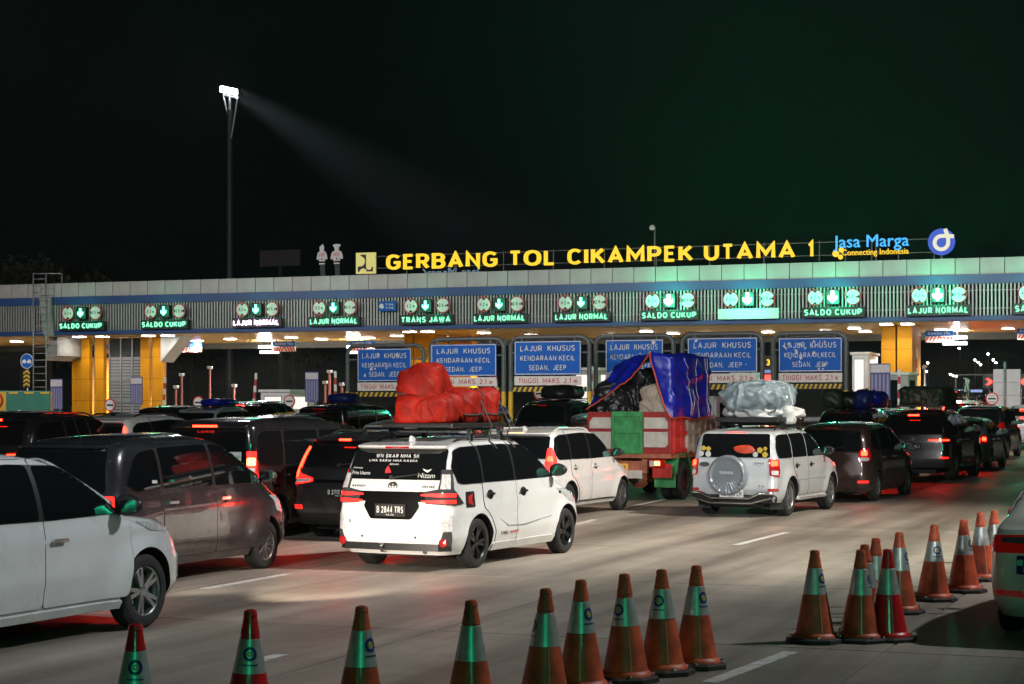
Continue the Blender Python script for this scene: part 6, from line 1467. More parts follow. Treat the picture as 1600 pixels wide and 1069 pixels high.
# cab
bm = bmesh.new(); prism(bm, [(3.45, 0.75), (5.1, 0.75), (5.15, 1.35), (4.75, 2.22), (3.5, 2.28), (3.45, 2.2)], -0.86, 0.86); bmesh.ops.bevel(bm, geom=bm.edges[:], offset=0.05, segments=2, affect='EDGES'); cb = obj('cab', bm, mat('cab_white', (0.6, 0.6, 0.58), 0.4, coat=0.4, var=0.1), tr, 40)
for sg in (1, -1):
    bm = bmesh.new(); prism(bm, [(3.75, 1.5), (4.95, 1.5), (4.68, 2.1), (3.75, 2.12)], sg*0.862, sg*0.87); obj('side_window', bm, M_glass, cb)
obj('rear_window', box(3.44, 3.448, -0.5, 0.5, 1.75, 2.1), M_glass, cb)
place_root(tr, (0.95, -0.97), 1071, py=781, heading=-3)
# its load
h_ = tr.rotation_euler.z; tl = tr.location
tp = thing('blue_tarpaulin', 'shiny blue tarpaulin with orange hem sheeting the truck load', 'tarpaulin', tl, h_)
def sheet(u, s):
    """u along the truck 0..1 (below 0: the flap folded round the rear corner), s across 0 (left edge) .. 1 (right hem)"""
    flap = max(0, -u); u0 = max(0, u); zr = 3.10+0.06*u0
    P = [(0.0, (1.0, 1.95+0.65*min(1, u0*2.2))), (0.22, (0.62, 2.22+0.72*min(1, u0*3.2))), (0.42, (0.05, 2.60+0.54*min(1, u0*4))), (0.56, (-0.50, zr+0.04)), (0.62, (-0.98, zr)), (1.0, (-1.03, 1.78+0.03*math.sin(u0*9)))]
    for i in range(len(P)-1):
        if s <= P[i+1][0]: t = (s-P[i][0])/(P[i+1][0]-P[i][0]); y, z = [P[i][1][k]+(P[i+1][1][k]-P[i][1][k])*t for k in (0, 1)]; break
    x = -0.02+2.55*u0
    if s > 0.62: y += flap/0.15*0.46*max(0, 1-(s-0.62)/0.38)**0.6; x -= 0.02*flap/0.15
    elif s > 0.56: y += flap/0.15*0.46*(s-0.56)/0.06; x -= 0.02*flap/0.15
    else: x += 0.25*(1-min(1, u0/0.25))*max(0, 0.5-abs(s-0.25))
    n1 = noise.noise(Vector((x*1.7+3, y*1.7+1, z*1.7+2)))*0.05
    q = Vector((x*1.1+z*0.9, y*0.9, z*0.8-x*0.5)); q += Vector((noise.noise(q*1.5), noise.noise(q*1.3+Vector((5, 5, 5))), 0))*0.4
    n2 = 0.055*(1-min(1, abs(noise.noise(q*1.3))*3))**2+0.025*(1-min(1, abs(noise.noise(q*3.0))*3))**2
    if s > 0.6:
        if flap > 0: x -= (n1*0.5+n2)*0.7+0.01
        else: y -= n1+n2+0.01
    else: z += n1+n2
    return Vector((x, y, z))
bm = bmesh.new(); NU, NS = 70, 90
us_ = [-0.15, -0.12, -0.09, -0.06, -0.03]+[i/NU for i in range(NU+1)]
gr = [[bm.verts.new(sheet(u_, j/NS)) for j in range(NS+1)] for u_ in us_]
for i in range(len(us_)-1):
    for j in range(NS): bm.faces.new((gr[i][j], gr[i][j+1], gr[i+1][j+1], gr[i+1][j]))
so = obj('sheet', bm, M_btarp, tp, 180)
sm = so.modifiers.new('thick', 'SOLIDIFY'); sm.thickness = 0.006
M_hem = mat('orange_hem', (0.65, 0.09, 0.02), 0.5)
bm = bmesh.new(); tube(bm, [sheet(-0.15, j/60) for j in range(61)], 0.018, 6); obj('hem', bm, M_hem, tp, 60)
bm = bmesh.new(); tube(bm, [sheet(i/40, 1.0) for i in range(41)], 0.014, 6); obj('hem', bm, M_hem, tp, 60)
for u, s0, s1, du in ((0.30, 0.63, 0.97, 0.16), (0.62, 0.63, 1.0, 0.03), (0.86, 0.6, 1.0, 0.05), (0.93, 0.6, 1.0, 0.0), (0.42, 0.99, 0.80, -0.10), (0.48, 0.98, 0.82, 0.05)):
    bm = bmesh.new(); tube(bm, [sheet(u+du*k/12, s0+(s1-s0)*k/12)+Vector((0, -0.012, 0.004)) for k in range(13)], 0.007, 5); obj('cord', bm, M_bag, tp)
ld = thing('black_plastic_load', 'black plastic wrapped goods bulging over the truck tail gate', 'load', tl, h_)
lump('bundle', (0.85, 0.62, 0.50), M_ktarp, ld, (0.95, 0.35, 2.10), 14, ex=0.7, crease=0.10, lumpy=0.2); lump('bundle', (0.8, 0.5, 0.60), M_ktarp, ld, (1.15, -0.30, 2.26), 15, ex=0.65, crease=0.10, lumpy=0.2)
bs = thing('beige_sheet_bundle', 'creased beige sheet wrapped bundle between black plastic and blue tarp', 'load', tl, h_)
lump('bundle', (0.40, 0.34, 0.44), mat('beige_sheet', (0.42, 0.34, 0.27), 0.6, var=0.15, scale=5, bump=0.4, bscale=10), bs, (0.46, -0.56, 2.04), 17, ex=0.4, crease=0.09, lumpy=0.12)

# ================================================================== BACKGROUND CARS: copies of the bodies above
def recolour(root, old, new):
    st = [root]; 
    while st:
        o = st.pop(); st += list(o.children)
        if o.type == 'MESH':
            for s_ in o.material_slots:
                if s_.material == old: s_.link = 'OBJECT'; s_.material = new
class Cp: pass
def again(src, name, label, new=None, ref=(0, 0), px=0, D=40, heading=0, zs=1.0, group=QC, off=()):
    r = copy_tree(src.root); r.name = name; r['label'] = label; r['group'] = group
    bpy.context.view_layer.update()
    if new: recolour(r, src.paint, new)
    c = Cp(); c.root = r; c.b = src.b; c.paint = new or src.paint
    h = PI/2-TH+math.radians(heading); r.rotation_euler = (0, 0, h); P = AT(px, D); cc, sn = math.cos(h), math.sin(h)
    p = P-Vector((ref[0]*cc-ref[1]*sn, ref[0]*sn+ref[1]*cc, 0)); p.z = GZ(p); r.location = p; r.scale.z = zs
    return c
CHW = Car.__new__(Car)
# prototypes reused
def proto(o): return o
def unlit(root):
    recolour_map = {M_redl: M_redd, M_redm: M_redd, M_amber: M_redd}
    for a, b in recolour_map.items(): recolour(root, a, b)
cr = [o for o in bpy.data.objects if o.name == 'charcoal_wagon'][0]; CH5 = Cp(); CH5.root = cr; CH5.b = B5; CH5.paint = P_char
vr_ = [o for o in bpy.data.objects if o.name == 'black_van'][0]; VAN = Cp(); VAN.root = vr_; VAN.b = B6; VAN.paint = P_black
hr = [o for o in bpy.data.objects if o.name == 'grey_hatchback'][0]; HAT = Cp(); HAT.root = hr; HAT.b = B9; HAT.paint = P_lgrey
P_red2 = paint('maroon_paint', (0.10, 0.012, 0.014), 0.2)
k1 = again(CH5, 'white_wagon', 'white wagon with roof brake light and black rear glass behind the grey wagon', P_pearl, (-2.25, -0.75), 186, 38, -3, 1.13)
k2 = again(FOR, 'black_off_roader', 'black off-roader with roof rails half cut by the left edge', P_black, (-2.3, -0.85), 42, 36, -3, 1.08)
k3 = again(AVA, 'white_wagon', 'white wagon in the far left lane beyond the black off-roader', P_white, (0, 0), 66, 50, -2, 1.14)
k4 = again(FOR, 'black_off_roader', 'black off-roader with lit roof brake lamp beyond the black van', P_black, (-2.3, -0.0), 372, 60, 4, 1.10)
k5 = again(BRW, 'rose_wagon', 'pinkish silver wagon roof showing above the black van', P_rose, (-1.6, 0), 410, 44, -3, 1.08); unlit(k5.root)
k6 = again(BRW, 'black_wagon', 'black wagon roof arching just behind the black van', P_black, (-1.6, -0.5), 466, 35, -3, 1.05); unlit(k6.root)
k7 = again(VAN, 'black_van', 'black van with green glinting roof left of the red roof load', P_black, (-2.0, 0), 500, 54, -2, 1.02); unlit(k7.root)
k8 = again(HAT, 'white_hatchback', 'small white hatchback hidden left of the red roof load', P_white, (-1.5, 0.2), 590, 44, -2, 1.14); unlit(k8.root)
k9 = again(FOR, 'black_off_roader', 'tall black off-roader beyond the older white wagon', P_black, (-2.2, 0.3), 832, 55, -2, 1.12); unlit(k9.root)
k10 = again(BRW, 'black_wagon', 'black wagon with red lamps left of the truck tail gate', P_black, (-2.1, -0.2), 888, 58, -2, 1.08)
k11 = again(BRW, 'dark_wagon', 'dark wagon with a row of roof bags right of the plastic wrapped load', P_black, (-2.1, 0.5), 1290, 52, -2, 1.06)
k12 = again(HAT, 'black_hatchback', 'black hatchback with green glinting roof between bags and dark off-roader', P_black, (-1.8, 0.2), 1352, 58, -2, 1.12); unlit(k12.root)
k13 = again(CH5, 'white_wagon', 'white wagon with lit roof lamp beyond the dark off-roader', P_pearl, (-2.2, 0.2), 1492, 78, -2, 1.04)
k14 = again(BRW, 'black_wagon', 'black wagon with green roof edge between dark off-roader and silver saloon', P_black, (-2.1, 0.0), 1528, 60, -2, 1.04); unlit(k14.root)
k15 = again(VAN, 'black_van', 'black van roof in front of the centre tower', P_char, (-2.0, 0), 705, 62, -2, 1.0); unlit(k15.root)
k16 = again(HAT, 'maroon_hatchback', 'maroon hatchback behind the pinkish wagon in the left lanes', P_red2, (-1.8, 0), 440, 52, -2, 1.14)
k17 = again(BRW, 'grey_wagon', 'grey wagon far up the lane under the left tower', P_grey, (-2.1, 0), 235, 62, -2, 1.08); unlit(k17.root)
k18 = again(AVA, 'silver_wagon', 'silver wagon in the lane left of the no entry disc', P_silver, (-2.0, 0), 300, 56, -2, 1.10); unlit(k18.root)
# far queue beyond the right side of the gate
for i, (px, D, s_, col, nm) in enumerate(((1470, 98, BRW, P_black, 'black'), (1508, 112, AVA, P_white, 'white'), (1545, 120, HAT, P_red2, 'maroon'), (1572, 104, CH5, P_silver, 'silver'), (1490, 140, VAN, P_char, 'charcoal'), (1530, 165, BRW, P_brown, 'brown'), (1596, 130, HAT, P_black, 'black'))):
    c_ = again(s_, nm+'_car', f'{nm} car with red lamps far beyond the gate, {["right of the green load","left of the flashing lamp","under the flashing lamp","by the right barred disc","second farthest","farthest up the road","at the right edge"][i]}', col, (-2, 0), px, D, -2, 1.0, 'cars far beyond the gate')
# roof bags on the dark wagon
for i, (dx, dy, sz, m_, nm) in enumerate(((-0.9, 0.55, (0.30, 0.30, 0.26), M_gtarp, 'dark round bag, leftmost'), (-0.75, 0.05, (0.28, 0.28, 0.24), M_ktarp, 'black round bag, second'), (-0.3, -0.35, (0.48, 0.34, 0.26), M_navy, 'navy tarped bundle, third'), (0.6, -0.50, (0.55, 0.34, 0.24), M_btarp, 'blue tarped bundle, rightmost'))):
    t = on_car(k11, 'roof_bag', f'{nm} in the roof row right of the plastic load', 'luggage', -0.6+dx*0.3, 0.0, 'bags on the dark wagon roof', dy); lump('bundle', sz, m_, t, (0, 0, sz[2]*0.9), 20+i, sub=4, crease=0.08, lumpy=0.2); bm = bmesh.new(); lathe(bm, [(0.03, 0), (0.05, 0.04), (0.02, 0.09)], 8, origin=(0, 0, sz[2]*1.8)); obj('tie', bm, M_rope, t)
for c_, nm, sz, m_, lab in ((k7, 'blue_roof_load', (0.45, 0.4, 0.16), M_navy, 'navy load on the black van roof left of the red load'), (k18, 'blue_roof_load', (0.6, 0.45, 0.12), M_btarp, 'light blue flat load on the silver wagon in the left lanes'), (k9, 'black_roof_box', (0.8, 0.5, 0.22), M_ktarp, 'black load on the tall off-roader beyond the older white wagon')):
    t = on_car(c_, nm, lab, 'luggage', -0.5, 0.03); lump('bundle', sz, m_, t, (0, 0, sz[2]*0.85), 30+len(nm)+int(sz[0]*10), sub=4, crease=0.06); obj('tray', box(-sz[0], sz[0], -0.5, 0.5, -0.02, 0.02), M_black, t)
# two bicycles' worth of white gear on the far wagon is a roof rack with white hooks
t = on_car(k13, 'roof_bicycle', 'white bicycle carried upright on the far white wagon roof', 'bicycle', -0.4, 0.02)
for sg in (-0.5, 0.5):
    bm = bmesh.new(); tube(bm, [(sg+0.33*math.cos(a), 0, 0.34+0.33*math.sin(a)) for a in np.linspace(0, 2*PI, 25)[:-1]], 0.025, 6, closed=True); obj('wheel', bm, M_black, t)
bm = bmesh.new(); tube(bm, [(-0.5, 0, 0.34), (-0.15, 0, 0.78), (0.38, 0, 0.78), (-0.05, 0, 0.34), (-0.5, 0, 0.34)], 0.025, 6); tube(bm, [(0.5, 0, 0.34), (0.36, 0, 0.86), (0.36, 0.2, 0.9)], 0.025, 6); tube(bm, [(-0.05, 0, 0.34), (-0.2, 0, 0.9)], 0.022, 6); obj('frame', bm, M_white, t); obj('saddle', box(-0.32, -0.08, -0.06, 0.06, 0.9, 0.94, 0.015), M_black, t)

# ================================================================== patrol car at the lower right edge
P_patrol = paint('patrol_white', (0.60, 0.60, 0.56), 0.0, 0.3, 0.05)
c = Car('patrol_car', 'white patrol saloon rear with wrapped red lamp cut by the lower right edge', None, B10, P_patrol)
sedan(c, False, 'B 1740 WUC'); c.corner('bumper_reflector', rnd([(-0.26, 0.40), (0.02, 0.42), (0.02, 0.46), (-0.24, 0.46)], 0.01), M_redd, 0.012); c.corner('reverse_light', rnd([(-0.28, 0.86), (-0.05, 0.87), (-0.05, 0.91), (-0.28, 0.92)], 0.01), M_dlens, 0.02)
M_check = mat('check_blue', (0.008, 0.02, 0.10), 0.3, coat=0.8); M_chkg = mat('check_green', (0.15, 0.55, 0.40), 0.35, coat=0.6)
c.rear('blue_band', rnd([(0.37, 0.60), (0.60, 0.60), (0.60, 0.76), (0.37, 0.76)], 0.02), M_check, 0.012)
for k in range(4):
    y = 0.38+0.055*k; z = 0.62+0.055*(k % 2); c.rear('check_square', [(y, z), (y+0.05, z), (y+0.05, z+0.05), (y, z+0.05)], M_chkg, 0.016, step=0.2)
place_root(c.root, (-2.14, 0.80), 1553, py=1003, heading=-2)
# ================================================================== TRAFFIC CONES
M_cone = mat('cone_orange', (0.50, 0.078, 0.028), 0.48, coat=0.05, var=0.5, scale=7, bump=0.1, bscale=30)
M_cred = mat('cone_red', (0.60, 0.012, 0.014), 0.36, coat=0.2, var=0.15, scale=9)
M_band = mat('cone_band', (0.50, 0.55, 0.53), 0.42, 0.6, coat=0.15, coat_r=0.15, var=0.15, scale=14)
M_cbase = mat('cone_rubber', (0.02, 0.018, 0.017), 0.7, var=0.4, scale=12)
def cone_r(z): return 0.175+(0.034-0.175)*((z-0.045)/(0.80-0.045))
def cone_parts():
    out = {}
    bm = bmesh.new(); a, q = 0.235, 0.10
    pl = [(a, q), (q, a), (-q, a), (-a, q), (-a, -q), (-q, -a), (q, -a), (a, -q)]
    f0 = [bm.verts.new((x, y, 0)) for x, y in pl]; f1 = [bm.verts.new((x, y, 0.032)) for x, y in pl]; f2 = [bm.verts.new((x*0.9, y*0.9, 0.045)) for x, y in pl]
    bm.faces.new(f0[::-1]); bm.faces.new(f2)
    for A, Bq in ((f0, f1), (f1, f2)):
        for i in range(8): bm.faces.new((A[i], A[(i+1) % 8], Bq[(i+1) % 8], Bq[i]))
    out['base'] = finish('base', bm, M_cbase)
    bm = bmesh.new(); pr = [(0.195, 0.045), (0.19, 0.065), (0.180, 0.075)]+[(cone_r(z), z) for z in (0.085, 0.2, 0.3, 0.418)]+[(cone_r(0.42)-0.004, 0.42), (cone_r(0.65)-0.004, 0.65)]+[(cone_r(0.652), 0.652), (cone_r(0.765), 0.765), (cone_r(0.765)+0.004, 0.768), (cone_r(0.8)+0.003, 0.797), (0.022, 0.802), (0.02, 0.78)]
    lathe(bm, pr, 36); out['cone'] = finish('cone', bm, M_cone, 40); out['conered'] = out['cone'].copy(); out['conered'].materials.clear(); out['conered'].materials.append(M_cred)
    bm = bmesh.new(); lathe(bm, [(cone_r(0.421)-0.003, 0.421), (cone_r(0.424)+0.0015, 0.424), (cone_r(0.646)+0.0015, 0.646), (cone_r(0.649)-0.003, 0.649)], 36, caps=False); out['band'] = finish('band', bm, M_band, 40)
    def wrap(pl, off, name, m):
        bm = bmesh.new(); n = len(pl)
        def P(x, z, o): r = cone_r(z)+o; a = -PI/2+x/cone_r(0.53); return (r*math.cos(a), r*math.sin(a), z)
        for f in pl: bm.faces.new([bm.verts.new(P(x, z, off)) for x, z in f])
        return finish(name, bm, m, 60)
    def ringq(cx, cz, r0, r1, n=20, a0=0, a1=2*PI):
        return [[(cx+r*math.cos(a), cz+r*math.sin(a)) for r, a in ((r0, b0), (r1, b0), (r1, b1), (r0, b1))] for b0, b1 in [(a0+(a1-a0)*i/n, a0+(a1-a0)*(i+1)/n) for i in range(n)]]
    out['emblem'] = wrap(ringq(0, 0.56, 0.026, 0.044), 0.0035, 'emblem', mat('emblem_blue', (0.01, 0.03, 0.16), 0.4)); out['dot'] = wrap(ringq(0, 0.56, 0.006, 0.018, 14), 0.0035, 'emblem_dot', mat('emblem_yellow', (0.5, 0.38, 0.05), 0.4))
    out['emblem_text'] = wrap([[(x, 0.487), (x+0.012, 0.487), (x+0.012, 0.497), (x, 0.497)] for x in (-0.045, -0.03, -0.015, 0.0, 0.015, 0.03)], 0.0035, 'emblem_text', mat('emblem_blue', (0, 0, 0)))
    out['pale_strip'] = wrap([[(-0.0025, z), (0.0025, z), (0.0025, z+0.03), (-0.0025, z+0.03)] for z in np.arange(0.09, 0.41, 0.03)], 0.0015, 'pale_strip', mat('strip_pale', (0.5, 0.36, 0.22), 0.3))
    bm = bmesh.new()
    for k in range(4):
        a = PI/4+k*PI/2; lathe(bm, [(0.016, 0.045), (0.016, 0.062), (0.008, 0.068)], 8, origin=(0.205*math.cos(a), 0.205*math.sin(a), 0))
    out['studs'] = finish('studs', bm, M_chrome, 40)
    return out
CP = cone_parts()
rc_ = random.Random(5)
cones = [(210, 975, 'r', 0.2, 'red cone with white emblem band, leftmost at the bottom edge'), (388, 953, 'r', 0.15, 'red cone with pale emblem band, second from the left at the bottom'), (562, 947, 'o', 0.9, 'dull orange cone third from the left at the bottom edge'), (735, 938, 'o', 2.4, 'orange cone with green lit band and wires below the white wagon'), (850, 920, 'o', -1.3, 'orange cone, leftmost of the close bottom group of five'), (908, 906, 'o', 0.75, 'orange cone, second of the close bottom group of five'), (978, 897, 'o', -0.7, 'orange cone, third of the close bottom group of five'), (1035, 890, 'o', -0.4, 'orange cone with grey band, fourth of the bottom group of five'), (1087, 884, 'o', 0.7, 'orange cone with bright green band, rightmost of the bottom group of five'),
         (1273, 860, 'o', 0.8, 'orange cone standing apart, leftmost of the right hand group'), (1343, 859, 'o', 1.2, 'orange cone just left of the bright red cone'), (1387, 858, 'r', 2.0, 'bright red cone in front of the right hand group'), (1354, 851, 'o', 1.6, 'orange cone half hidden behind the one left of the red cone'), (1367, 841, 'o', 1.3, 'orange cone with grey band behind the red cone'), (1405, 832, 'o', 1.0, 'orange cone leaning out right behind the bright red cone'), (1458, 820, 'o', 0.2, 'orange cone with green band alone in the right hand row'), (1506, 812, 'o', 0.9, 'orange cone on the dashed line in the right hand row'), (1534, 801, 'o', 2.0, 'orange cone, left one of the pair before the white saloon'), (1551, 798, 'o', 0.8, 'orange cone, right one of the pair before the white saloon'), (1581, 794, 'o', 1.5, 'orange cone tip rising behind the white saloon roof')]
for px, ty, kind, ang, lab in cones:
    D = F*(CH-0.80)/(ty-HOR); p = AT(px, D)
    t = thing('traffic_cone', lab, 'traffic cone', p, ang, 'traffic cones in the foreground'); t.rotation_euler = (rc_.uniform(-0.02, 0.02), rc_.uniform(-0.02, 0.02), ang)
    if abs(t.rotation_euler.x) > 0 : p.z += 0.0
    link('base', CP['base'], t); link('cone', CP['conered' if kind == 'r' else 'cone'], t); sl = rc_.uniform(-0.022, 0.006); b = link('band', CP['band'], t, (0, 0, sl)); b.scale = (1-sl*0.30, 1-sl*0.30, 1) if False else (1+max(0, -sl)*0.9+sl*0.0, 1+max(0, -sl)*0.9, 1)
    link('emblem', CP['emblem'], b); link('emblem_dot', CP['dot'], b); link('emblem_text', CP['emblem_text'], b); tagp(link('studs', CP['studs'], t), kind='stuff')
    t2 = link('pale_strip', CP['pale_strip'], t); t2.rotation_euler = (0, 0, -ang+rc_.uniform(-0.15, 0.25))  # thin pale strip, turned to the camera side on every cone

# ================================================================== BOOTHS, BARRIERS, BANNERS, ISLANDS
M_booth = mat('booth_grey', (0.36, 0.36, 0.36), 0.45, var=0.1, scale=2)
M_boothw = mat('booth_white', (0.66, 0.66, 0.66), 0.4, var=0.08, scale=2)
M_lit = glow('booth_light_glow', (1.0, 0.96, 0.9), 1.0)
def booth(px, D_v, wpx, ztop, label, m, lit=False, nm='toll_booth'):
    u, D = U(px, D_v); t = plaza(nm, label, 'toll booth', u, D_v, None, 'toll booths'); g = gz(D_v); wd = wpx*D/F*1.05/2; h = ztop-g
    obj('island', box(-wd-0.5, wd+0.5, -6, 5, 0, 0.18, 0.02), M_conc, t)
    obj('cabin', box(-wd, wd, -1.0, 1.6, 0.181, h-0.13, 0.03), m, t); obj('roof', box(-wd-0.08, wd+0.08, -1.1, 1.7, h-0.128, h, 0.02), M_boothw, t)
    o = obj('window', box(-wd*0.7, wd*0.45, -1.02, -1.003, 1.35, h-0.35), M_lit if lit else M_glass, t); bm = bmesh.new()
    for q in ((-wd*0.74, wd*0.49, 1.30, 1.35), (-wd*0.74, wd*0.49, h-0.35, h-0.30), (-wd*0.74, -wd*0.7, 1.35, h-0.35), (wd*0.45, wd*0.49, 1.35, h-0.35)): bx(bm, q[0], q[1], -1.04, -1.0, q[2], q[3])
    obj('window_frame', bm, M_steel, o); obj('side_window', box(wd+0.002, wd+0.015, -0.6, 0.9, 1.35, h-0.35), M_lit if lit else M_glass, t)
booth(445, -4, 48, ZP(609, U(445, -4)[1]), 'white booth behind a barred disc left of the first blue sign', M_boothw, True)
booth(1395, 0.2, 56, 3.55, 'grey booth with dark window at the foot of the right tower', M_booth)
booth(1172, 2, 40, 3.6, 'lit booth behind the portal right of the truck tarp', M_boothw, True)
booth(925, 2, 40, 3.9, 'grey booth behind the half hidden blue sign', M_booth, True)
booth(1350, 5, 24, 4.6, 'tall lit white booth left of the right tower', M_boothw, True)
booth(690, -3, 44, 2.9, 'grey booth in front of the centre tower behind the red load', M_booth, True)
M_bant = mat('banner_top', (0.62, 0.60, 0.62), 0.6, var=0.12, scale=6)
M_banb = mat('banner_blue', (0.09, 0.09, 0.26), 0.6, var=0.2, scale=8)
for i, (px, v, y0, y1, wpx, nm) in enumerate(((88, -8, 592, 640, 21, 'left of the left tower'), (213, -7, 589, 632, 20, 'in front of the left tower'), (487, -9, 581, 628, 22, 'left of the first blue sign'), (1375, -3, 568, 625, 30, 'before the right tower'))):
    u, D = U(px, v); t = plaza('fare_board', f'blue lettered fare board with white heading standing {nm}', 'board', u, v, None, 'fare boards'); g = gz(v); z0, z1 = ZP(y1, D)-g, ZP(y0, D)-g; wd = wpx*D/F*1.05/2
    obj('panel', box(-wd, wd, 0, 0.05, z0, z1), M_banb, t); obj('heading', box(-wd+0.02, wd-0.02, -0.01, -0.001, z1-(z1-z0)*0.25, z1-0.05), M_bant, t)
    bm = bmesh.new()
    for k in range(5): bx(bm, -wd+0.06+k*wd*0.38, -wd+0.06+k*wd*0.38+wd*0.2, -0.008, -0.001, z0+0.06, z1-(z1-z0)*0.3)
    obj('text_columns', bm, mat('banner_text', (0.30, 0.29, 0.45), 0.6, var=0.2, scale=30), t)
    for x in (-wd*0.6, wd*0.6): bm = bmesh.new(); tube(bm, [(x, 0.03, 0), (x, 0.03, z0+0.1)], 0.04, 8); obj('leg', bm, M_steel, t)
for i, (px, py, v, nm) in enumerate(((172, 633, -12, 'below the left tower'), (310, 629, -10, 'in the dark left lanes'), (452, 627, -9, 'before the white booth'), (843, 615, -6, 'under the cleanest blue sign'), (1355, 620, -8, 'left of the right tower'), (1550, 623, -9, 'at the far right'), (866, 618, -3, 'dull one right of the cleanest blue sign'))):
    u, D = U(px, v); t = plaza('no_entry_disc', f'round white red rimmed sign with black bar {nm}', 'traffic sign', u, v, None, 'barred round signs at the lanes'); g = gz(v); z = ZP(py, D)-g; r = 10.0*D/F
    bm = bmesh.new(); prism(bm, disc_poly(0, z, r, 32), 0, 0.03); obj('red_rim', bm, M_signr, t); bm = bmesh.new(); prism(bm, disc_poly(0, z, r*0.8, 32), -0.012, -0.001); f = obj('sign_face', bm, M_signw, t)
    obj('black_bar', box(-r*0.6, r*0.6, -0.02, -0.013, z-r*0.14, z+r*0.12), M_signk, f)
    for dz, s in ((0.38, 'DOUANE'), (-0.55, 'GARDU')): 
        if i > 3: bm = bmesh.new(); bx(bm, -r*0.4, r*0.4, -0.016, -0.013, z+dz*r, z+dz*r+r*0.1); obj('small_text', bm, M_dsteel, f)
    if i in (4, 5): obj('under_plate', box(-r*0.9, r*0.9, 0, 0.03, z-r*1.85, z-r*1.1), M_bant, t)
    bm = bmesh.new(); tube(bm, [(0, 0.06, 0), (0, 0.06, z+r*0.5)], 0.04, 8); obj('post', bm, M_signr, t)
M_rwr = mat('barrier_red', (0.45, 0.03, 0.03), 0.45); M_rww = mat('barrier_white', (0.7, 0.7, 0.68), 0.45)
for i, (px, y0, v, lean) in enumerate(((258, 590, -2, 0.02), (398, 583, -3, 0.03), (527, 580, -3, 0.0), (780, 570, -4, -0.02), (895, 570, -4, 0.03), (926, 572, -5, 0.0), (1406, 577, -5, 0.0), (1432, 545, 4, 0))):
    u, D = U(px, v); t = plaza('barrier_arm', f'raised red and white barrier arm, {ordl(i)} along the gate', 'barrier', u, v, None, 'raised barrier arms'); g = gz(v); h = ZP(y0, D)-g
    obj('cabinet', box(-0.2, 0.2, -0.15, 0.25, 0, 1.05, 0.02), M_ylw, t); n = 7
    a = bpy.data.objects.new('arm', None); bm = bmesh.new()
    for k in range(n): bx(bm, -0.06+lean*k, 0.06+lean*k, -0.23, -0.16, 0.9+(h-0.9)*k/n, 0.9+(h-0.9)*(k+1)/n-0.002, k % 2)
    bpy.data.objects.remove(a); obj('arm', bm, [M_rww, M_rwr], t)
M_pole = mat('brick_red_pole', (0.22, 0.07, 0.06), 0.5, var=0.2)
for i, (px, y0, v) in enumerate(((275, 607, 3), (284, 588, 3), (328, 577, 4), (366, 605, 5), (508, 600, 4), (515, 583, 5), (534, 603, 4), (1445, 575, 14), (1512, 598, 16))):
    u, D = U(px, v); t = plaza('sensor_pole', f'thin reddish sensor pole, {ordl(i)} along the gate', 'pole', u, v, None, 'thin sensor poles'); h = ZP(y0, D)-gz(v)
    bm = bmesh.new(); tube(bm, [(0, 0, 0), (0, 0, h)], 0.06, 8); obj('pole', bm, M_pole if px < 1000 else M_steel, t, 50); obj('head', box(-0.12, 0.12, -0.12, 0.12, h, h+0.16, 0.03), M_steel, t)
# white totem with strip light at the far right, red signals beyond
u, D = U(1573, -4); t = plaza('white_totem', 'pale panelled totem with a vertical light tube at the right edge', 'totem', u, -4); h = ZP(577, D)-gz(-4)
for k in range(4): obj('panel', box(-0.55, 0.55, 0, 0.4, h-0.55*(k+1)+0.01, h-0.55*k, 0.01), M_boothw, t)
obj('blue_base', box(-0.1, 0.55, -0.05, -0.01, 0.2, h-2.3), M_banb, t); obj('core', box(-0.5, 0.5, 0.05, 0.35, 0, h-2.15), M_booth, t); bm = bmesh.new(); tube(bm, [(-0.06, -0.12, 0.3), (-0.06, -0.12, h+0.3)], 0.05, 8); obj('pole', bm, M_steel, t)
u, D = U(42, -16); t = plaza('keep_either_side_sign', 'round blue arrow sign above a yellow chevron strip at the left', 'traffic sign', u, -16); g = gz(-16); z = ZP(564.5, D)-g; r = 12*D/F
bm = bmesh.new(); prism(bm, disc_poly(0, z, r, 32), 0, 0.03); f = obj('blue_disc', bm, M_signb, t); bm = bmesh.new(); prism(bm, disc_poly(0, z, r, 32)+disc_poly(0, z, r*0.92, 32)[::-1], -0.004, -0.001) if False else tube(bm, [(r*0.95*math.cos(a), -0.005, z+r*0.95*math.sin(a)) for a in np.linspace(0, 2*PI, 33)[:-1]], 0.015, 5, closed=True); obj('white_rim', bm, M_signw, f)
bm = bmesh.new()
for sg in (1, -1): prism(bm, [(sg*0.02*r, z-0.1*r), (sg*0.3*r, z+0.25*r), (sg*0.65*r, z+0.1*r), (sg*0.7*r, z-0.35*r), (sg*0.5*r, z-0.15*r), (sg*0.25*r, z-0.30*r)], -0.02, -0.004)
obj('arrows', bm, M_signw, f); bm = bmesh.new(); tube(bm, [(0, 0.06, 0), (0, 0.06, z)], 0.04, 8); obj('post', bm, M_steel, t)
zc = z-r-0.1; hh = 26*D/F; st = obj('chevron_strip', box(-0.17, 0.17, -0.02, 0.02, zc-hh, zc), M_signk, t)
for k in range(4):
    z_ = zc-hh*(k+1)/4+0.04; bm = bmesh.new(); prism(bm, [(-0.165, z_), (0, z_+0.1), (0.165, z_), (0.165, z_+0.1), (0, z_+0.2), (-0.165, z_+0.1)], -0.03, -0.021); obj('chevron', bm, M_hz_y, st)
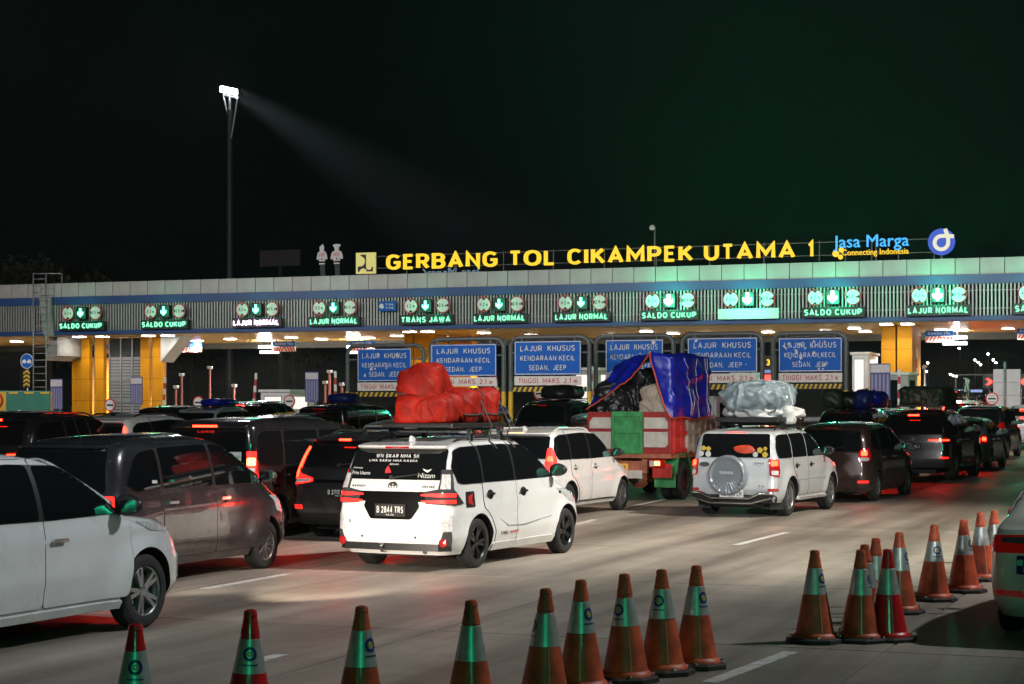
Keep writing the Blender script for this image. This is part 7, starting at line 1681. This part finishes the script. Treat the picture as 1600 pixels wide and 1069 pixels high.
# teal lorry body at the left edge
M_teal = mat('teal_body', (0.012, 0.17, 0.11), 0.4, coat=0.3, var=0.15, scale=2); M_yy = mat('lorry_yellow', (0.65, 0.40, 0.02), 0.45, var=0.1)
p = AT(-22, 74); p.z = GZ(p); t = thing('teal_lorry', 'teal box lorry with yellow end panel at the left edge', 'lorry', p, PI/2-TH-1.0)
zt_ = ZP(611, 74)-p.z; obj('box_body', box(0.06, 2.55, -1.1, 1.1, 0.9, zt_, 0.03), M_teal, t)
for k in range(3): obj('yellow_tab', box(0.95+k*0.6, 1.3+k*0.6, -1.13, -1.101, zt_-0.12, zt_-0.05), M_yy, t)
obj('end_panel', box(0.0, 0.058, -1.1, 1.1, 0.9, zt_-0.02, 0.02), M_yy, t)
y_ = obj('yellow_side_panel', box(0.06, 0.85, -1.125, -1.101, 1.2, zt_-0.05), M_yy, t)
bm = bmesh.new(); tube(bm, [(0.42+0.28*math.cos(a), -1.14, 1.95+0.3*math.sin(a)) for a in np.linspace(0, 2*PI, 21)[:-1]], 0.045, 6, closed=True); obj('red_ring', bm, M_signr, y_)
ty, rm, dm = wheel_meshes(0.48, 0.26, (8, 'solid', 'dark'), 0.28)
for x in (0.6, 1.9):
    for sg in (1, -1): wl = link('wheel', ty, t, (x, sg*0.95, 0.48), (0, 0, 0 if sg < 0 else PI)); link('rim', rm, wl)
obj('chassis', box(-1.8, 2.5, -0.5, 0.5, 0.55, 0.895), M_dsteel, t); obj('cab', box(-1.9, -0.2, -1.05, 1.05, 0.6, 2.5, 0.1), M_yy, t)

# ================================================================== FLOODLIGHT MAST behind the gate
p = AT(359, 150); t = thing('floodlight_mast', 'tall slim mast with a glaring white floodlight rig behind the gate', 'light mast', p, -TH-0.35); hz_ = ZP(172, 150)
bm = bmesh.new(); tube(bm, [(0, 0, 0), (0, 0, 8), (0, 0, 16), (0, 0, hz_)], [0.36, 0.31, 0.27, 0.22], 14); obj('pole', bm, M_dsteel, t, 50)
bm = bmesh.new(); zt_ = hz_+1.3
tube(bm, [(0, 0, hz_-3.0), (1.0, 0, zt_-0.3)], 0.07, 6); tube(bm, [(0, 0, hz_-1.2), (-0.75, 0, zt_-0.1)], 0.07, 6); tube(bm, [(-0.8, 0, zt_), (1.1, 0, zt_-0.45)], 0.08, 6); tube(bm, [(0, 0, hz_-0.1), (0, 0, zt_+0.1)], 0.1, 6); obj('bracket', bm, M_steel, t, 50)
M_fl = glow('floodlight_glow', (0.9, 0.97, 1.0), 260.0)
for k in range(5):
    x = -0.75+0.43*k; z = zt_+0.42-0.115*k
    o = obj('lamp_housing', box(x-0.2, x+0.2, -0.18, 0.2, z-0.2, z+0.28, 0.03), M_dsteel, t); obj('lamp_glass', box(x-0.18, x+0.18, -0.205, -0.182, z-0.18, z+0.25), M_fl, o)
BEAM0 = t.location+Vector((0.2, -0.6, zt_+0.3))
lamp('floodlight_beam', 'SPOT', BEAM0, BEAM0+Vector((30, -14, -20)), energy=380000, spot_size=math.radians(23), spot_blend=1.0, shadow_soft_size=0.5, color=(0.85, 0.93, 1.0))
# ================================================================== beyond the gate: street lamps, signals, trees
M_sl = glow('street_lamp_glow', (1.0, 0.97, 0.9), 60.0)
for i, (px, py, D, nm) in enumerate(((1418, 568, 260, ''), (1444, 575, 330, ''), (1450.5, 568.5, 260, ''), (1448, 581, 420, ''), (1486, 586, 480, ''), (1490, 588, 520, ''), (1494, 588.5, 560, ''), (1500, 546, 200, ''), (1524, 564, 240, ''), (1529, 567.5, 280, ''), (1533, 571, 320, ''), (1545, 555, 200, ''), (1553, 564, 250, ''), (1557, 568, 290, ''), (27, 537, 140, ''))):
    if i == 14: continue
    p = AT(px, D, gz(59)); t = thing('street_lamp', f'lit street lamp far beyond the gate, {(ordn+["thirteenth","fourteenth"])[i]} in the string from the left', 'street lamp', p, -TH, 'street lamps beyond the gate'); h = ZP(py, D)-p.z
    bm = bmesh.new(); tube(bm, [(0, 0, 0), (0, 0, h), (0, -0.6, h+0.25)], [0.12, 0.07, 0.05], 6); obj('pole', bm, M_dsteel, t, 60); bm = bmesh.new(); s = 1.6*D/F; bmesh.ops.create_icosphere(bm, subdivisions=2, radius=s)
    for v in bm.verts: v.co = Vector((v.co.x, v.co.y-0.7, v.co.z*0.75+h+0.1))
    obj('lamp_head', bm, M_sl, t)
M_xr = glow('red_signal_glow', (1.0, 0.03, 0.02), 7.0)
for px, v, sh, lab in ((1546, 5, 'arrow', 'red arrow signal on a dark gantry board at the far right'), (1597, 3, 'cross', 'red cross signal at the right edge')):
    u, D = U(px, v); t = plaza('lane_signal', lab, 'signal', u, v, None); z = ZP(596.5, D)-gz(v); obj('housing', box(-0.3, 0.3, 0, 0.12, z-0.3, z+0.3), M_ledbox, t)
    bm = bmesh.new()
    if sh == 'arrow': band(bm, [(-0.14, z+0.16), (0.1, z), (-0.14, z-0.16)], 0.1, -0.02, -0.002)
    else: band(bm, [(-0.16, z+0.16), (0.16, z-0.16)], 0.1, -0.02, -0.002); band(bm, [(-0.16, z-0.16), (0.16, z+0.16)], 0.1, -0.026, -0.003)
    obj('led_symbol', bm, M_xr, t); bm = bmesh.new(); tube(bm, [(0, 0.08, 0), (0, 0.08, z-0.3)], 0.05, 6); bx(bm, -1.6, 0.4, 0.13, 0.2, z+0.3, z+0.36); bx(bm, -1.6, -1.55, 0.13, 0.2, z-0.3, z+0.3); obj('post', bm, M_dsteel, t)
p = AT(1505, 190, gz(59)); t = thing('green_overhead_sign', 'small lit green and blue direction sign over the far road', 'direction sign', p, -TH)
for k, m_ in enumerate((glow('sign_green_glow', (0.1, 0.6, 0.35), 0.9), glow('sign_bluepale_glow', (0.35, 0.5, 0.9), 0.8), MATS['sign_bluepale_glow'])):
    obj('panel', box(-2.0+1.35*k, -0.8+1.35*k, 0, 0.1, ZP(613, 190)-p.z, ZP(609, 190)-p.z), m_, t)
bm = bmesh.new(); tube(bm, [(-2.4, 0.2, 0), (-2.4, 0.2, ZP(609, 190)-p.z), (2.4, 0.2, ZP(609, 190)-p.z), (2.4, 0.2, 0)], 0.12, 6); obj('gantry_pole', bm, M_dsteel, t)
p = AT(1518, 95); p.z = gz(30); t = thing('warning_lamp', 'amber flashing warning lamp on a pole above the far queue', 'warning lamp', p); h = ZP(631, 95)-p.z
bm = bmesh.new(); tube(bm, [(0, 0, 0), (0, 0, h-0.12)], 0.05, 8); obj('pole', bm, M_steel, t); bm = bmesh.new(); bmesh.ops.create_icosphere(bm, subdivisions=2, radius=0.16)
for v in bm.verts: v.co.z += h
obj('lamp', bm, glow('amber_bright_glow', (1.0, 0.25, 0.03), 40.0), t)
# far trees and shrubs: dark clumps of leaf faces
M_leaf = mat('dark_leaves', (0.03, 0.03, 0.014), 0.7, var=0.5, scale=1.5); M_bark = mat('bark', (0.09, 0.07, 0.05), 0.8, var=0.3)
def tree_mesh(seed, R, H, n):
    r = random.Random(seed); bm = bmesh.new(); cl = [(Vector((r.gauss(0, R*0.45), r.gauss(0, R*0.45), H*(0.45+0.5*r.random()))), R*(0.25+0.25*r.random())) for _ in range(14)]
    for i in range(n):
        c_, s = r.choice(cl); d = Vector((r.gauss(0, 1), r.gauss(0, 1), r.gauss(0, 0.8))); d.normalize(); p = c_+d*s*r.random()**0.4; a = 0.14+0.16*r.random()
        u = Vector((r.gauss(0, 1), r.gauss(0, 1), r.gauss(0, 1))).normalized(); w_ = u.orthogonal().normalized()
        bm.faces.new([bm.verts.new(p+u*a*q0+w_*a*0.6*q1) for q0, q1 in ((1, 0), (0, 1), (-1, 0), (0, -1))])
    crown = finish('crown', bm, M_leaf); bm = bmesh.new(); tube(bm, [(0, 0, 0), (0.1, 0, H*0.3), (0.05, 0.1, H*0.7)], [0.25, 0.18, 0.06], 8)
    for c_, s in cl[:6]: tube(bm, [(0.08, 0, H*0.35), tuple(c_)], [0.1, 0.03], 5)
    return crown, finish('trunk', bm, M_bark, 60)
tm = [tree_mesh(s, 3.6, 11, 2600) for s in (1, 2, 3)]
td = ['leftmost', 'second', 'third', 'fourth', 'fifth', 'sixth', 'seventh', 'eighth']
for i, (px, D, s) in enumerate(((-20, 150, 1.15), (35, 165, 1.3), (80, 155, 1.15), (120, 170, 1.25), (165, 185, 1.1), (240, 200, 1.0), (300, 210, 1.0), (460, 210, 0.95))):
    p = AT(px, D, gz(59)); t = thing('dark_tree', f'dark leafy tree beyond the gate, {td[i]} from the left', 'tree', p, i*1.3, 'trees beyond the gate'); t.scale = (s, s, s); cme, tme = tm[i % 3]; link('crown', cme, t); link('trunk', tme, t)

# ================================================================== night haze
cx = [W(u, v, 0) for u, v in ((-75, -100), (60, -100), (60, 480), (-75, 480))]
hz_bm = bmesh.new(); bx(hz_bm, -260, 260, -60, 620, -1.2, 36)
M_haze = bpy.data.materials.new('night_haze'); M_haze.use_nodes = True; n_ = M_haze.node_tree.nodes; n_.clear()
pv = n_.new('ShaderNodeVolumePrincipled'); pv.inputs['Color'].default_value = (0.9, 0.95, 0.95, 1); pv.inputs['Density'].default_value = 0.00015; pv.inputs['Anisotropy'].default_value = 0.3
ou = n_.new('ShaderNodeOutputMaterial'); M_haze.node_tree.links.new(pv.outputs[0], ou.inputs['Volume'])
tagp(obj('haze', hz_bm, M_haze), kind='stuff')

u, D = U(1201, -6); t = plaza('lane_status_signal', 'small lane signal with yellow digit and red square between the two right blue signs', 'signal', u, -6); g = gz(-6)
obj('housing', box(-0.3, 0.3, 0, 0.15, ZP(597, D)-g, ZP(556, D)-g, 0.02), M_ledbox, t); stext('3', t, (-0.02, -0.01, ZP(571, D)-g), glow('digit_yellow_glow', (1.0, 0.6, 0.02), 1.6), 0.26, None, 0.02)
obj('red_square', box(-0.16, 0.16, -0.03, -0.001, ZP(596, D)-g, ZP(586, D)-g), M_xr, t); obj('blue_plate', box(-0.2, 0.2, -0.02, -0.001, ZP(583, D)-g, ZP(578, D)-g), glow('plate_blue_glow', (0.3, 0.45, 0.9), 0.6), t)
bm = bmesh.new(); tube(bm, [(0, 0.2, 0), (0, 0.2, ZP(557, D)-g)], 0.05, 8); obj('post', bm, M_dsteel, t)
